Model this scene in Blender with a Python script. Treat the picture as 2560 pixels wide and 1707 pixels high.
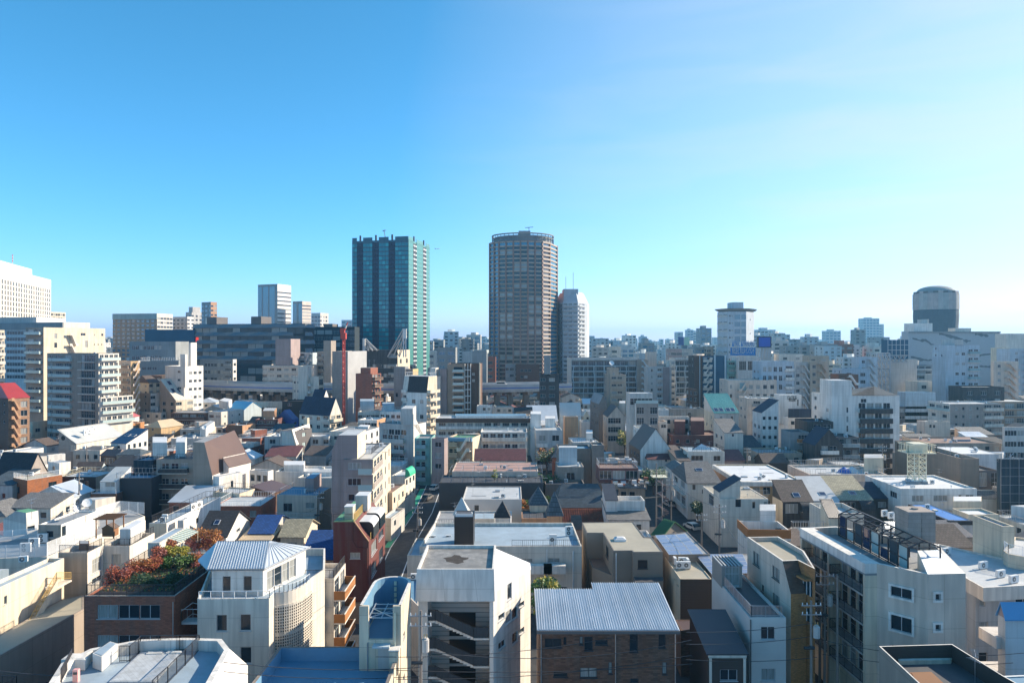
import bpy, math, random
from mathutils import Vector, Matrix
Vc = Vector
R = math.radians
S = bpy.context.scene
for o in list(bpy.data.objects): bpy.data.objects.remove(o)
random.seed(11)
# ---------------------------------------------------------------- camera
F, H, CX, CY = 1706.7, 40.0, 1280.0, 853.5      # focal length in photo pixels, eye height
cam_d = bpy.data.cameras.new('camera'); cam = bpy.data.objects.new('camera', cam_d)
S.collection.objects.link(cam); S.camera = cam
cam.location = (0, 0, H); cam.rotation_euler = (R(90), 0, 0)
cam_d.sensor_width = 36; cam_d.lens = 24; cam_d.clip_start = .5; cam_d.clip_end = 30000
# ---------------------------------------------------------------- sky, sun, exposure
SUN_AZ, SUN_EL = 69, 26                          # degrees right of straight ahead, above horizon
W = bpy.data.worlds.new('World'); S.world = W; W.use_nodes = True
nt = W.node_tree; nt.nodes.clear()
sky = nt.nodes.new('ShaderNodeTexSky'); sky.sky_type = 'NISHITA'; sky.sun_disc = False
sky.sun_elevation = R(SUN_EL); sky.sun_rotation = R(SUN_AZ)
sky.altitude = 0; sky.air_density = 0.7; sky.dust_density = 0.45; sky.ozone_density = 6
bg = nt.nodes.new('ShaderNodeBackground'); bg.inputs[1].default_value = .112
out = nt.nodes.new('ShaderNodeOutputWorld')
tint = nt.nodes.new('ShaderNodeMix'); tint.data_type = 'RGBA'; tint.blend_type = 'MULTIPLY'; tint.inputs[0].default_value = 1
tint.inputs[7].default_value = (1.22, .92, 1.10, 1)                                 # white balance of the sky light
hs = nt.nodes.new('ShaderNodeHueSaturation'); hs.inputs['Hue'].default_value = .459; hs.inputs['Saturation'].default_value = 1.16
nt.links.new(sky.outputs[0], tint.inputs[6]); nt.links.new(tint.outputs[2], hs.inputs['Color']); 
def wn(t, **k):
    x = nt.nodes.new(t)
    for a, b in k.items(): setattr(x, a, b)
    return x
wtc, wmp, wnz, wmr, wmx = wn('ShaderNodeTexCoord'), wn('ShaderNodeMapping'), wn('ShaderNodeTexNoise'), wn('ShaderNodeMapRange'), wn('ShaderNodeMix', data_type='RGBA')   # thin high cloud
wmp.inputs['Scale'].default_value = (1.2, 1.2, 7); wmp.inputs['Rotation'].default_value = (R(12), R(-14), 0); wnz.inputs['Scale'].default_value = 2.6; wnz.inputs['Detail'].default_value = 7; wnz.inputs['Distortion'].default_value = .6
wmr.inputs[1].default_value = .38; wmr.inputs[2].default_value = .72; wmr.inputs[3].default_value = .7; wmr.inputs[4].default_value = 1.1; wmx.inputs[7].default_value = (3.35, 3.5, 3.6, 1)
wdp, wdr, wmu = wn('ShaderNodeVectorMath', operation='DOT_PRODUCT'), wn('ShaderNodeMapRange'), wn('ShaderNodeMath', operation='MULTIPLY')      # the veil thickens towards the sun
wdp.inputs[1].default_value = (math.sin(R(52)), math.cos(R(52)), .0); wdr.inputs[1].default_value = .46; wdr.inputs[2].default_value = 1.0; wdr.inputs[4].default_value = .72
for a, b in ((wtc.outputs['Generated'], wmp.inputs[0]), (wmp.outputs[0], wnz.inputs[0]), (wnz.outputs[0], wmr.inputs[0]), (wtc.outputs['Generated'], wdp.inputs[0]), (wdp.outputs['Value'], wdr.inputs[0]), (wdr.outputs[0], wmu.inputs[0]), (wmr.outputs[0], wmu.inputs[1]), (wmu.outputs[0], wmx.inputs[0]), (hs.outputs[0], wmx.inputs[6]), (wmx.outputs[2], bg.inputs[0])): nt.links.new(a, b)
nt.links.new(bg.outputs[0], out.inputs[0])
sun_d = bpy.data.lights.new('sun', 'SUN'); sun = bpy.data.objects.new('sun', sun_d); S.collection.objects.link(sun)
sun_d.energy = 4.1; sun_d.angle = R(.5); sun_d.color = (1, .88, .70)
az, el = R(SUN_AZ), R(SUN_EL)
sdir = Vc((math.sin(az)*math.cos(el), math.cos(az)*math.cos(el), math.sin(el)))
sun.rotation_euler = sdir.to_track_quat('Z', 'Y').to_euler()
S.view_settings.view_transform = 'Standard'; S.view_settings.look = 'None'
S.view_settings.exposure = 1.2; S.view_settings.gamma = 1
# ---------------------------------------------------------------- materials
MATS = {}
def _new(name):
    m = bpy.data.materials.new(name); m.use_nodes = True
    n = m.node_tree; p = n.nodes['Principled BSDF']
    return m, n, p
def N(n, t, **k):
    x = n.nodes.new(t)
    for a, b in k.items(): setattr(x, a, b)
    return x
def lk(n, a, b): n.links.new(a, b)
def mth(n, op, a, b=None):
    x = N(n, 'ShaderNodeMath', operation=op)
    for i, v in enumerate((a, b)):
        if v is None: continue
        if isinstance(v, (int, float)): x.inputs[i].default_value = v
        else: lk(n, v, x.inputs[i])
    return x.outputs[0]
def mixc(n, fac, a, b, mode='MIX'):
    x = N(n, 'ShaderNodeMix', data_type='RGBA', blend_type=mode)
    for i, v in ((0, fac), (6, a), (7, b)):
        if isinstance(v, (int, float)): x.inputs[i].default_value = v
        elif isinstance(v, tuple): x.inputs[i].default_value = v + (1,) if len(v) == 3 else v
        else: lk(n, v, x.inputs[i])
    return x.outputs[2]
def ramp(n, src, lo, hi):
    x = N(n, 'ShaderNodeMapRange'); lk(n, src, x.inputs[0])
    x.inputs[1].default_value = .3; x.inputs[2].default_value = .7
    x.inputs[3].default_value = lo; x.inputs[4].default_value = hi
    return x.outputs[0]
def ramp2(n, src, lo, hi):
    o = ramp(n, src, lo, hi); x = o.node; x.inputs[1].default_value = .44; x.inputs[2].default_value = .60; return o
def noise(n, vec, scale, detail=3, sc=None):
    if sc:
        mp = N(n, 'ShaderNodeMapping'); mp.inputs['Scale'].default_value = sc
        lk(n, vec, mp.inputs[0]); vec = mp.outputs[0]
    x = N(n, 'ShaderNodeTexNoise'); x.inputs['Scale'].default_value = scale; x.inputs['Detail'].default_value = detail
    lk(n, vec, x.inputs[0]); return x.outputs[0]
def mat(name, col=None, kind='plaster', rough=.8, **k):
    """plaster | concrete | tile | roof | shingle | seam | glass | metal | paint | leaf"""
    if name in MATS: return MATS[name]
    m, n, p = _new(name); MATS[name] = m
    tc = N(n, 'ShaderNodeTexCoord'); ob = tc.outputs['Object']
    p.inputs['Roughness'].default_value = rough
    if kind == 'glass':
        oi = N(n, 'ShaderNodeObjectInfo')
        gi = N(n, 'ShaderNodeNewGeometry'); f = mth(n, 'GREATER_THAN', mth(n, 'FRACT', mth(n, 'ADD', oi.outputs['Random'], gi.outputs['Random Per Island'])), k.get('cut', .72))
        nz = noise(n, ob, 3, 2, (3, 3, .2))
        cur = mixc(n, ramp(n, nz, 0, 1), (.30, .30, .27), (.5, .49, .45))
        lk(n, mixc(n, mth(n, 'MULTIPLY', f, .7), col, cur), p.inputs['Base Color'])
        p.inputs['Roughness'].default_value = rough if rough != .8 else .06
        p.inputs['Specular IOR Level'].default_value = k.get('spec', .55)
        return m
    if kind in ('metal', 'paint'):
        nz = noise(n, ob, .8, 4)
        lk(n, mixc(n, ramp(n, nz, .0, .35), col, tuple(c*.72 for c in col)), p.inputs['Base Color'])
        p.inputs['Metallic'].default_value = k.get('met', .7 if kind == 'metal' else 0)
        if rough == .8: p.inputs['Roughness'].default_value = .38 if kind == 'metal' else .5
        return m
    if kind == 'leaf':
        oi = N(n, 'ShaderNodeNewGeometry')
        c2 = k.get('c2', tuple(c*.6 for c in col))
        nz = noise(n, ob, 1.3, 2)
        c = mixc(n, ramp(n, nz, 0, 1), col, c2)
        c = mixc(n, oi.outputs['Random Per Island'], c, tuple(min(1, x*1.5) for x in col))
        lk(n, c, p.inputs['Base Color']); p.inputs['Roughness'].default_value = .6
        return m
    if kind in ('plaster', 'concrete', 'tile', 'siding'): col = (col[0], col[1]*.94, col[2]*.88) if min(col) > .45 else (col[0]*.9, col[1]*.79, col[2]*.71)
    if kind == 'roof': col = tuple(x*.84 for x in col)
    big = noise(n, ob, .22, 4)
    dark = tuple(c*k.get('dk', .82) for c in col)
    c = mixc(n, ramp(n, big, 0, 1), col, dark)
    fine = noise(n, ob, 9, 3)
    bsrc = fine; bst = .12
    if kind in ('plaster', 'concrete', 'tile'):
        st = noise(n, ob, 1.0, 4, (1.6, 1.6, .12))
        w = .38 if kind == 'concrete' else .2
        c = mixc(n, ramp2(n, st, 0, w*1.15), c, (.15, .135, .115), 'MIX')
        if kind == 'concrete':
            c = mixc(n, ramp(n, noise(n, ob, 2.2, 5), 0, .3), c, tuple(x*.6 for x in col))
    sep = N(n, 'ShaderNodeSeparateXYZ'); lk(n, ob, sep.inputs[0])
    if kind == 'plaster':
        cb = N(n, 'ShaderNodeCombineXYZ'); lk(n, mth(n, 'ADD', sep.outputs[0], sep.outputs[1]), cb.inputs[0]); lk(n, sep.outputs[2], cb.inputs[1])
        b = N(n, 'ShaderNodeTexBrick', offset=0); lk(n, cb.outputs[0], b.inputs[0]); b.inputs['Scale'].default_value = 1; b.inputs['Brick Width'].default_value = 3.3; b.inputs['Row Height'].default_value = 2.95; b.inputs['Mortar Size'].default_value = .022
        b.inputs['Color1'].default_value = (1, 1, 1, 1); b.inputs['Color2'].default_value = (.93, .93, .93, 1); b.inputs['Mortar'].default_value = (.66, .65, .63, 1); c = mixc(n, 1.0, c, b.outputs[0], 'MULTIPLY')
    if kind == 'tile':
        cb = N(n, 'ShaderNodeCombineXYZ')
        lk(n, mth(n, 'ADD', sep.outputs[0], sep.outputs[1]), cb.inputs[0]); lk(n, sep.outputs[2], cb.inputs[1])
        b = N(n, 'ShaderNodeTexBrick'); lk(n, cb.outputs[0], b.inputs[0])
        b.inputs['Scale'].default_value = 1; b.inputs['Brick Width'].default_value = k.get('bw', .46)
        b.inputs['Row Height'].default_value = k.get('bh', .16); b.inputs['Mortar Size'].default_value = .012
        v = k.get('var', .35)
        b.inputs['Color1'].default_value = (1, 1, 1, 1); b.inputs['Color2'].default_value = (1-v, 1-v, 1-v, 1); b.inputs['Mortar'].default_value = (.6, .6, .6, 1)
        c = mixc(n, 1.0, c, b.outputs[0], 'MULTIPLY'); bsrc = b.outputs[0]; bst = .15
    if kind == 'roof':
        bl = k.get('blot', .3); c = mixc(n, ramp2(n, noise(n, ob, .8, 6), 0, bl*.9), c, (.13, .125, .12)); c = mixc(n, ramp2(n, noise(n, ob, .3, 3), 0, bl*.8), c, tuple(x*.5 for x in col)); c = mixc(n, ramp2(n, noise(n, ob, 5, 5), 0, bl*.7), c, tuple(x*.55 for x in col))
        p.inputs['Roughness'].default_value = k.get('rg', .65)
    if kind == 'shingle':
        b = N(n, 'ShaderNodeTexBrick'); mp = N(n, 'ShaderNodeMapping'); mp.inputs['Scale'].default_value = (1, 1, 1)
        lk(n, ob, mp.inputs[0]); lk(n, mp.outputs[0], b.inputs[0])
        b.inputs['Scale'].default_value = 1; b.inputs['Brick Width'].default_value = .5; b.inputs['Row Height'].default_value = .3
        b.inputs['Mortar Size'].default_value = .03
        b.inputs['Color1'].default_value = (1, 1, 1, 1); b.inputs['Color2'].default_value = (.65, .65, .65, 1); b.inputs['Mortar'].default_value = (.4, .4, .4, 1)
        c = mixc(n, 1.0, c, b.outputs[0], 'MULTIPLY'); bsrc = b.outputs[0]; bst = .4
    if kind == 'seam':
        p.inputs['Metallic'].default_value = k.get('met', .35)
        if rough == .8: p.inputs['Roughness'].default_value = .42
        wv = N(n, 'ShaderNodeTexWave', bands_direction=k.get('dir', 'X')); wv.inputs['Scale'].default_value = k.get('sc', 4)
        lk(n, ob, wv.inputs[0]); bsrc = wv.outputs[1]; bst = .35
    if kind == 'siding':
        wv = N(n, 'ShaderNodeTexWave', bands_direction='Z', wave_profile='SAW'); wv.inputs['Scale'].default_value = k.get('sc', 1)
        lk(n, ob, wv.inputs[0]); bsrc = wv.outputs[1]; bst = .4
    lk(n, c, p.inputs['Base Color'])
    bp = N(n, 'ShaderNodeBump'); bp.inputs['Strength'].default_value = bst; bp.inputs['Distance'].default_value = .05
    lk(n, bsrc, bp.inputs['Height']); lk(n, bp.outputs[0], p.inputs['Normal'])
    return m
P_ = dict(white=(.80, .79, .76), offwhite=(.72, .68, .61), cream=(.72, .64, .50), beige=(.52, .46, .38), pinkish=(.67, .58, .50), grey=(.40, .39, .38),
          lgrey=(.55, .55, .54), dgrey=(.16, .16, .17), greige=(.40, .37, .33), tan=(.42, .33, .25), bluegrey=(.30, .36, .40), charcoal=(.05, .05, .055),
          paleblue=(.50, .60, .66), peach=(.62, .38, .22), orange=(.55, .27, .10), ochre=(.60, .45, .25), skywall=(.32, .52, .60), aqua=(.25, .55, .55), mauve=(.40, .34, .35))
for _k, _c in P_.items(): mat(_k, _c)
mat('concrete', (.42, .40, .37), 'concrete'); mat('dconcrete', (.26, .25, .24), 'concrete')
mat('browntile', (.46, .165, .10), 'tile'); mat('brick', (.46, .17, .06), 'tile', bw=.5, bh=.14); mat('darkbrick', (.25, .13, .085), 'tile', var=.5)
mat('redpaint', (.15, .035, .03)); mat('maroontile', (.22, .085, .075), 'tile'); mat('tantile', (.43, .28, .18), 'tile'); mat('greytile', (.42, .40, .38), 'tile', bw=.9, bh=.45, var=.12)
mat('whitetile', (.72, .70, .67), 'tile', bw=.9, bh=.45, var=.08); mat('goldtile', (.64, .31, .11), 'tile', bw=.3, bh=.1); mat('browntile2', (.17, .10, .07), 'tile')
mat('sidingwhite', (.66, .64, .62), 'siding', sc=.5); mat('sidinggrey', (.36, .35, .34), 'siding', sc=1.1); mat('sidingdark', (.07, .06, .055), 'siding', sc=.9); mat('sidingtan', (.33, .26, .2), 'seam', dir='X', sc=3, met=0, rough=.75)
mat('rf_grey', (.40, .40, .40), 'roof'); mat('rf_light', (.62, .63, .63), 'roof', blot=.15); mat('rf_white', (.80, .80, .80), 'roof', blot=.08); mat('rf_blue', (.16, .33, .48), 'roof', blot=.12)
mat('rf_paleblue', (.42, .52, .60), 'roof', blot=.18); mat('rf_tan', (.50, .44, .33), 'roof', blot=.1); mat('rf_moss', (.40, .38, .35), 'roof', blot=.75); mat('rf_green', (.16, .42, .22), 'roof', blot=.15)
mat('rf_brown', (.34, .20, .14), 'roof'); mat('rf_dark', (.10, .10, .11), 'roof'); mat('rf_pink', (.55, .33, .26), 'roof', blot=.15); mat('rf_vivid', (.03, .22, .62), 'roof', blot=.1)
mat('sh_black', (.045, .045, .05), 'shingle'); mat('sh_grey', (.22, .21, .20), 'shingle'); mat('sh_blue', (.028, .05, .09), 'shingle'); mat('sh_maroon', (.20, .07, .07), 'shingle'); mat('sh_slate', (.09, .12, .14), 'shingle')
mat('sh_royal', (.02, .09, .30), 'shingle'); mat('sh_cream', (.46, .40, .27), 'shingle'); mat('sh_rust', (.33, .09, .04), 'shingle'); mat('sh_brown', (.15, .11, .09), 'shingle')
mat('sm_silver', (.62, .66, .70), 'seam'); mat('sm_red', (.40, .045, .04), 'seam', met=0); mat('sm_pinkred', (.50, .13, .13), 'seam', met=0); mat('sm_green', (.10, .22, .10), 'seam', met=0); mat('sm_teal', (.03, .22, .22), 'seam', met=0)
mat('sm_blue', (.03, .10, .28), 'seam', met=0); mat('sm_brown', (.12, .07, .055), 'seam', met=0); mat('sm_light', (.55, .55, .52), 'seam', met=.1); mat('sm_sand', (.58, .44, .28), 'seam', met=0); mat('sm_dark', (.06, .06, .07), 'seam', met=.2); mat('sm_skyblue', (.06, .30, .55), 'seam', met=0)
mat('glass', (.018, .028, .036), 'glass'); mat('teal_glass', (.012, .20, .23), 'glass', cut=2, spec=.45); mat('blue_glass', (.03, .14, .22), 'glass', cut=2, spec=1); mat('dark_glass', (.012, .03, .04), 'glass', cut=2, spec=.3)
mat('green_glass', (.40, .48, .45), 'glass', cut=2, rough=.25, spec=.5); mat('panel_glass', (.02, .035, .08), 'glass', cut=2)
mat('frame', (.55, .56, .57), 'metal', met=.3); mat('dframe', (.045, .045, .05), 'paint'); mat('rail_black', (.03, .03, .035), 'paint'); mat('rail_white', (.74, .74, .73), 'paint'); mat('rail_silver', (.5, .51, .52), 'metal')
mat('steel', (.42, .43, .44), 'metal'); mat('pale_metal', (.70, .70, .68), 'paint'); mat('crane_red', (.55, .06, .03), 'paint'); mat('cream_metal', (.72, .66, .48), 'paint'); mat('wood', (.30, .16, .08), 'siding', sc=2.5)
mat('blue_paint', (.03, .12, .42), 'paint'); mat('black', (.015, .015, .017), 'paint'); mat('tank', (.66, .62, .52), 'paint'); mat('brass', (.45, .30, .10), 'paint'); mat('ink', (.02, .06, .22), 'paint'); mat('pole', (.30, .29, .28), 'concrete')
mat('mesh', (.05, .06, .07), 'paint', rough=.9); mat('dpaint', (.03, .035, .04), 'paint', rough=.7); mat('wire', (.05, .05, .055), 'paint'); mat('pinkbox', (.7, .35, .32), 'paint')
def M(n): return MATS[n] if isinstance(n, str) else n
# ---------------------------------------------------------------- pixels to points
TX, TY, TS = 0., 0., 1.
def tile(x, y, s=2350/640):
    global TX, TY, TS
    TX, TY, TS = x, y, s
def pv(x, y): return TX + x/TS, TY + y/TS
def pz(x, y, z):                                   # point of a photo pixel on the horizontal plane at height z
    u, v = pv(x, y); D = (H-z)*F/(v-CY)
    return Vc(((u-CX)/F*D, D, z))
def pd(x, y, D):                                   # point of a photo pixel at depth D
    u, v = pv(x, y)
    return Vc(((u-CX)/F*D, D, H-(v-CY)*D/F))
def zat(y, D): return H-(TY+y/TS-CY)*D/F
def dat(y, z): return (H-z)*F/(TY+y/TS-CY)
# ---------------------------------------------------------------- mesh builder
class MB:
    def __init__(s): s.v = []; s.f = []; s.m = []; s.mats = []; s.sm = False
    def mi(s, m):
        m = M(m)
        if m not in s.mats: s.mats.append(m)
        return s.mats.index(m)
    def face(s, pts, m):
        i = len(s.v); s.v.extend(Vc(p) for p in pts); s.f.append(tuple(range(i, i+len(pts)))); s.m.append(s.mi(m))
    def box(s, o, a, b, c, m):
        o, a, b, c = map(Vector, (o, a, b, c)); i = len(s.v)
        s.v.extend([o, o+a, o+a+b, o+b, o+c, o+a+c, o+a+b+c, o+b+c])
        k = s.mi(m)
        for q in ((3, 2, 1, 0), (4, 5, 6, 7), (0, 1, 5, 4), (1, 2, 6, 5), (2, 3, 7, 6), (3, 0, 4, 7)):
            s.f.append(tuple(i+j for j in q)); s.m.append(k)
    def abox(s, x0, x1, y0, y1, z0, z1, m): s.box((x0, y0, z0), (x1-x0, 0, 0), (0, y1-y0, 0), (0, 0, z1-z0), m)
    def prism(s, poly, z0, z1, m, mt=None, bottom=True):
        n = len(poly); P = [(p[0], p[1]) for p in poly]
        for i in range(n):
            a, b = P[i], P[(i+1) % n]
            s.face([(*a, z0), (*b, z0), (*b, z1), (*a, z1)], m)
        s.face([(*p, z1) for p in P], mt or m)
        if bottom: s.face([(*p, z0) for p in reversed(P)], m)
    def tube(s, p, q, r, m, n=5, r2=None):
        p, q = Vc(p), Vc(q); d = q-p
        if d.length < 1e-6: return
        a = d.orthogonal().normalized(); b = d.normalized().cross(a); r2 = r if r2 is None else r2
        i = len(s.v); k = s.mi(m)
        for c, rr in ((p, r), (q, r2)):
            for j in range(n):
                t = 2*math.pi*j/n; s.v.append(c+(a*math.cos(t)+b*math.sin(t))*rr)
        for j in range(n):
            s.f.append((i+j, i+(j+1) % n, i+n+(j+1) % n, i+n+j)); s.m.append(k)
        s.f.append(tuple(i+j for j in range(n-1, -1, -1))); s.m.append(k)
        s.f.append(tuple(i+n+j for j in range(n))); s.m.append(k)
    def cyl(s, x, y, z0, z1, r, m, n=16, r2=None): s.tube((x, y, z0), (x, y, z1), r, m, n, r2)
    def obj(s, name, parent=None, loc=None, smooth=False):
        if SINK is not None and parent is SINK:
            k0 = len(SINK.v); SINK.v += s.v; SINK.f += [tuple(i+k0 for i in f) for f in s.f]; mp = [SINK.mi(m) for m in s.mats]; SINK.m += [mp[i] for i in s.m]; return
        if parent is not None and loc is None: o0 = Vc(parent['_w'])
        elif loc is not None: o0 = Vc(loc)
        else:
            o0 = Vc((sum(v.x for v in s.v)/len(s.v), sum(v.y for v in s.v)/len(s.v), min(v.z for v in s.v)))
        me = bpy.data.meshes.new(name); me.from_pydata([v-o0 for v in s.v], [], s.f)
        for m in s.mats: me.materials.append(m)
        me.polygons.foreach_set('material_index', s.m)
        if smooth: me.polygons.foreach_set('use_smooth', [True]*len(s.f))
        me.update(); o = bpy.data.objects.new(name, me); S.collection.objects.link(o)
        if parent is not None:
            o.parent = parent; o.location = o0-Vc(parent['_w'])
        else: o.location = o0
        o['_w'] = list(o0)
        return o
def tag(o, label=None, cat=None, group=None, kind=None):
    for k, v in (('label', label), ('category', cat), ('group', group), ('kind', kind)):
        if v: o[k] = v
    return o
def empty(name, loc, label, cat, group=None):
    e = bpy.data.objects.new(name, None); S.collection.objects.link(e); e.location = loc; e['_w'] = list(loc); e.empty_display_size = .5
    return tag(e, label, cat, group)
# ---------------------------------------------------------------- windows (shared meshes)
WM = {}
def win_mesh(w, h, fr, gl, near):
    key = (round(w, 2), round(h, 2), fr, gl, near)
    if key in WM: return WM[key]
    g = MB(); f = g if not near else MB(); t = .06 if w < 4 else .08
    g.face([(-w/2, .03, 0), (w/2, .03, 0), (w/2, .03, h), (-w/2, .03, h)], gl)
    if h > .3 and w > .3:
        f.abox(-w/2, w/2, -.02, .03, 0, t, fr); f.abox(-w/2, w/2, -.02, .03, h-t, h, fr)
        n = max(1, round(w/.95)) if w < 6 else round(w/1.3)
        for i in range(n+1):
            c = -w/2+t/2+(w-t)*i/n; f.abox(c-t/2, c+t/2, -.018, .028, t, h-t, fr)
        if near: f.abox(-w/2-.06, w/2+.06, -.2, -.02, -.07, -.005, fr)
        if h > 1.9: f.abox(-w/2+t, w/2-t, -.014, .026, h*.62, h*.62+t*.7, fr)
    def mk(b, nm):
        me = bpy.data.meshes.new(nm); me.from_pydata(b.v, [], b.f)
        for m in b.mats: me.materials.append(m)
        me.polygons.foreach_set('material_index', b.m); return me
    WM[key] = (mk(g, 'window'), mk(f, 'frame') if near and f.v else None)
    return WM[key]
# ---------------------------------------------------------------- buildings
def inset(poly, t):
    n = len(poly); out = []
    for i in range(n):
        p0, p1, p2 = (Vc(poly[(i+j) % n][:2]) for j in (-1, 0, 1))
        d1, d2 = (p1-p0).normalized(), (p2-p1).normalized()
        n1, n2 = Vc((-d1.y, d1.x)), Vc((-d2.y, d2.x)); b = n1+n2
        if b.length < 1e-4: b = n1
        b.normalize(); c = max(.35, b.dot(n1)); out.append(p1+b*(t/c))
    return out
SINK = None; PROTO = {}
KINDS = (('hall', 'hall'), ('apartment', 'apartment_building'), ('flats', 'apartment_building'), ('house', 'house'), ('office', 'office_building'), ('store', 'department_store'), ('tower', 'tower'), ('block', 'block'))
OCC = []                                            # footprints taken
class B:
    def __init__(s, label, wall='white', roof='rf_light', name='building', cat='building', group=None, sh=3.0, fr='frame', gl='glass', host=None):
        s.host = host; s.bl = []
        s.label, s.wall, s.roofm, s.name, s.cat, s.group = label, wall, roof, name, cat, group
        s.sh, s.fr, s.gl = sh, fr, gl; s.holes = {}; s.wins = []; s.later = []; s.z0 = 0; s.par = .5; s.pt = .2; s.tri = []; s.facem = {}; s.capm = None
    def poly(s, pts, z, px=True):
        s.fp = [pz(x, y, z).to_2d() for x, y in pts] if px else [Vc(p) for p in pts]; s.z1 = z; return s.go()
    def box(s, L, C, Rr, y, z=None, D=None, th=0, z0=0):
        D = D or dat(y, z)
        c = pd(C, y, D); s.z1 = c.z; s.z0 = z0; t = R(th); c2 = c.to_2d()
        ub = Vc((math.cos(t), math.sin(t))); ua = Vc((-math.sin(t), math.cos(t)))
        def ln(v, u):
            if isinstance(v, complex): return v.imag
            k = (pv(v, 0)[0]-CX)/F; r = (k*c2.y-c2.x)/(u.x-k*u.y)
            if not .5 < r < 150: print('WARN length', s.label, round(r, 1))
            return min(max(r, 1), 120)
        a, b = ln(L, ua), ln(Rr, ub)
        s.fp = [c2, c2+ub*b, c2+ub*b+ua*a, c2+ua*a]; return s.go()
    def go(s):
        n = len(s.fp); cx = sum(p.x for p in s.fp)/n; cy = sum(p.y for p in s.fp)/n
        s.D = min(p.y for p in s.fp); s.near = s.D < 112
        if s.name == 'building' and s.label:
            for k, nm in KINDS:
                if k in s.label: s.name = nm; s.cat = nm.replace('_', ' '); break
        s.root = s.host.root if s.host else SINK if SINK else empty(s.name, (cx, cy, s.z0), s.label, s.cat, s.group); OCC.append(([p.copy() for p in s.fp], s.z1))
        return s
    def edge(s, i):
        a, b = s.fp[i], s.fp[(i+1) % len(s.fp)]; d = b-a; L = d.length; u = d/L
        return a, u, Vc((u.y, -u.x)), L
    def uz(s, i, x, y):                              # photo pixel -> (u, z) on wall i
        a, u, nn, L = s.edge(i); k = (pv(x, y)[0]-CX)/F; dr = Vc((k, 1)); D = a.dot(nn)/dr.dot(nn)
        p = dr*D; return (p-a).dot(u), zat(y, D)
    def add(s, i, u0, u1, z0, z1, fr=None, gl=None, dep=.14):
        L = s.edge(i)[3]; u0, u1 = max(u0, .06), min(u1, L-.06); z0, z1 = max(z0, s.z0+.05), min(z1, s.z1-.06)
        if u1-u0 < .15 or z1-z0 < .15: return
        for h in s.holes.get(i, []):
            if u0 < h[1]+.02 and u1 > h[0]-.02 and z0 < h[3]+.02 and z1 > h[2]-.02: return
        s.holes.setdefault(i, []).append((u0, u1, z0, z1, dep)); s.wins.append((i, u0, u1, z0, z1, fr or s.fr, gl or s.gl, dep))
    def w(s, i, *rects, **k):                        # windows given as photo rectangles
        for x0, y0, x1, y1 in rects:
            a = s.uz(i, x0, y0); b = s.uz(i, x1, y1); c = s.uz(i, (x0+x1)/2, y0); d = s.uz(i, (x0+x1)/2, y1)
            s.add(i, min(a[0], b[0]), max(a[0], b[0]), d[1], c[1], **k)
        return s
    def g(s, i, cols, rows, w=1.5, h=1.3, top=1.0, u0=0, u1=1, pitch=None, skip=0, **k):   # a regular grid of windows
        L = s.edge(i)[3]; pitch = pitch or s.sh
        for r in range(rows):
            zt = s.z1-top-r*pitch
            if zt-h < s.z0+.3: break
            for c in range(cols):
                if skip and random.random() < skip: continue
                m = L*(u0+(u1-u0)*(c+.5)/cols); s.add(i, m-w/2, m+w/2, zt-h, zt, **k)
        return s
    def bal(s, i, u0, u1, rows, panel='lgrey', top=.9, pitch=None, dep=1.2, ph=1.05, doors=2, slab='offwhite', bars=False, hang=False, sides=True, n0=0):
        a, u, nn, L = s.edge(i); pitch = pitch or s.sh; ua, ub = u0*L, u1*L
        for r in range(n0, rows):
            zf = s.z1-top-r*pitch-2.15              # floor of this balcony
            if zf < s.z0+.5: break
            wd = (ub-ua)/doors
            for d in range(doors): s.add(i, ua+wd*d+.12*wd, ua+wd*(d+1)-.12*wd, zf+.08, zf+2.1)
            m = MB(); A3, U3, N3 = a.to_3d(), u.to_3d(), nn.to_3d()
            o = A3+U3*ua+Vc((0, 0, zf-.16))+N3*.004; wv = U3*(ub-ua)
            m.box(o, wv, N3*dep, (0, 0, .16), slab)
            oz = Vc((0, 0, .16))
            if bars:
                rail(m, [o+oz+N3*.05, o+oz+N3*(dep-.05), o+oz+wv+N3*(dep-.05), o+oz+wv+N3*.05], ph, panel, step=.16 if s.D < 140 else .5)
            else:
                m.box(o+oz+N3*(dep-.09), wv, N3*.08, (0, 0, ph), panel)
                if sides:
                    m.box(o+oz, U3*.08, N3*(dep-.09), (0, 0, ph), panel); m.box(o+oz+wv-U3*.08, U3*.08, N3*(dep-.09), (0, 0, ph), panel)
                if s.D < 330: m.box(o+oz+N3*(dep-.11)+Vc((0, 0, ph+.003)), wv, N3*.12, (0, 0, .06), 'frame' if 'glass' in panel else slab)
            s.later.append(('balcony', m))
        return s
    def stair(s, i, u0, u1, rows, m='offwhite', top=.6, pitch=None, dep=1.3, flip=False, both=False):   # outside stair: slanted parapets and landings
        a, u, nn, L = s.edge(i); pitch = pitch or s.sh; A3, U3, N3 = a.to_3d(), u.to_3d(), nn.to_3d(); ua, ub = u0*L, u1*L; b = MB()
        for r in range(rows):
            zt = s.z1-top-r*pitch; zb = zt-pitch
            if zb < s.z0: break
            l, h = (ub, ua) if flip else (ua, ub)
            for k, (lo, hi) in enumerate(((zb, zt),)):
                p, q = A3+U3*l+Vc((0, 0, lo)), A3+U3*h+Vc((0, 0, hi))
                ql = p.lerp(q, .25); qh = p.lerp(q, .75); ql.z = lo; qh.z = hi
                for st, en in ((p, ql), (ql, qh), (qh, q)):
                    b.box(st+N3*dep, en-st, N3*.1, (0, 0, 1.05), m); b.box(st+N3*.004, en-st, N3*(dep-.01), (0, 0, .14), m)
            zz = zt-.05
        s.later.append(('outside_stair', b)); return s
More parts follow.
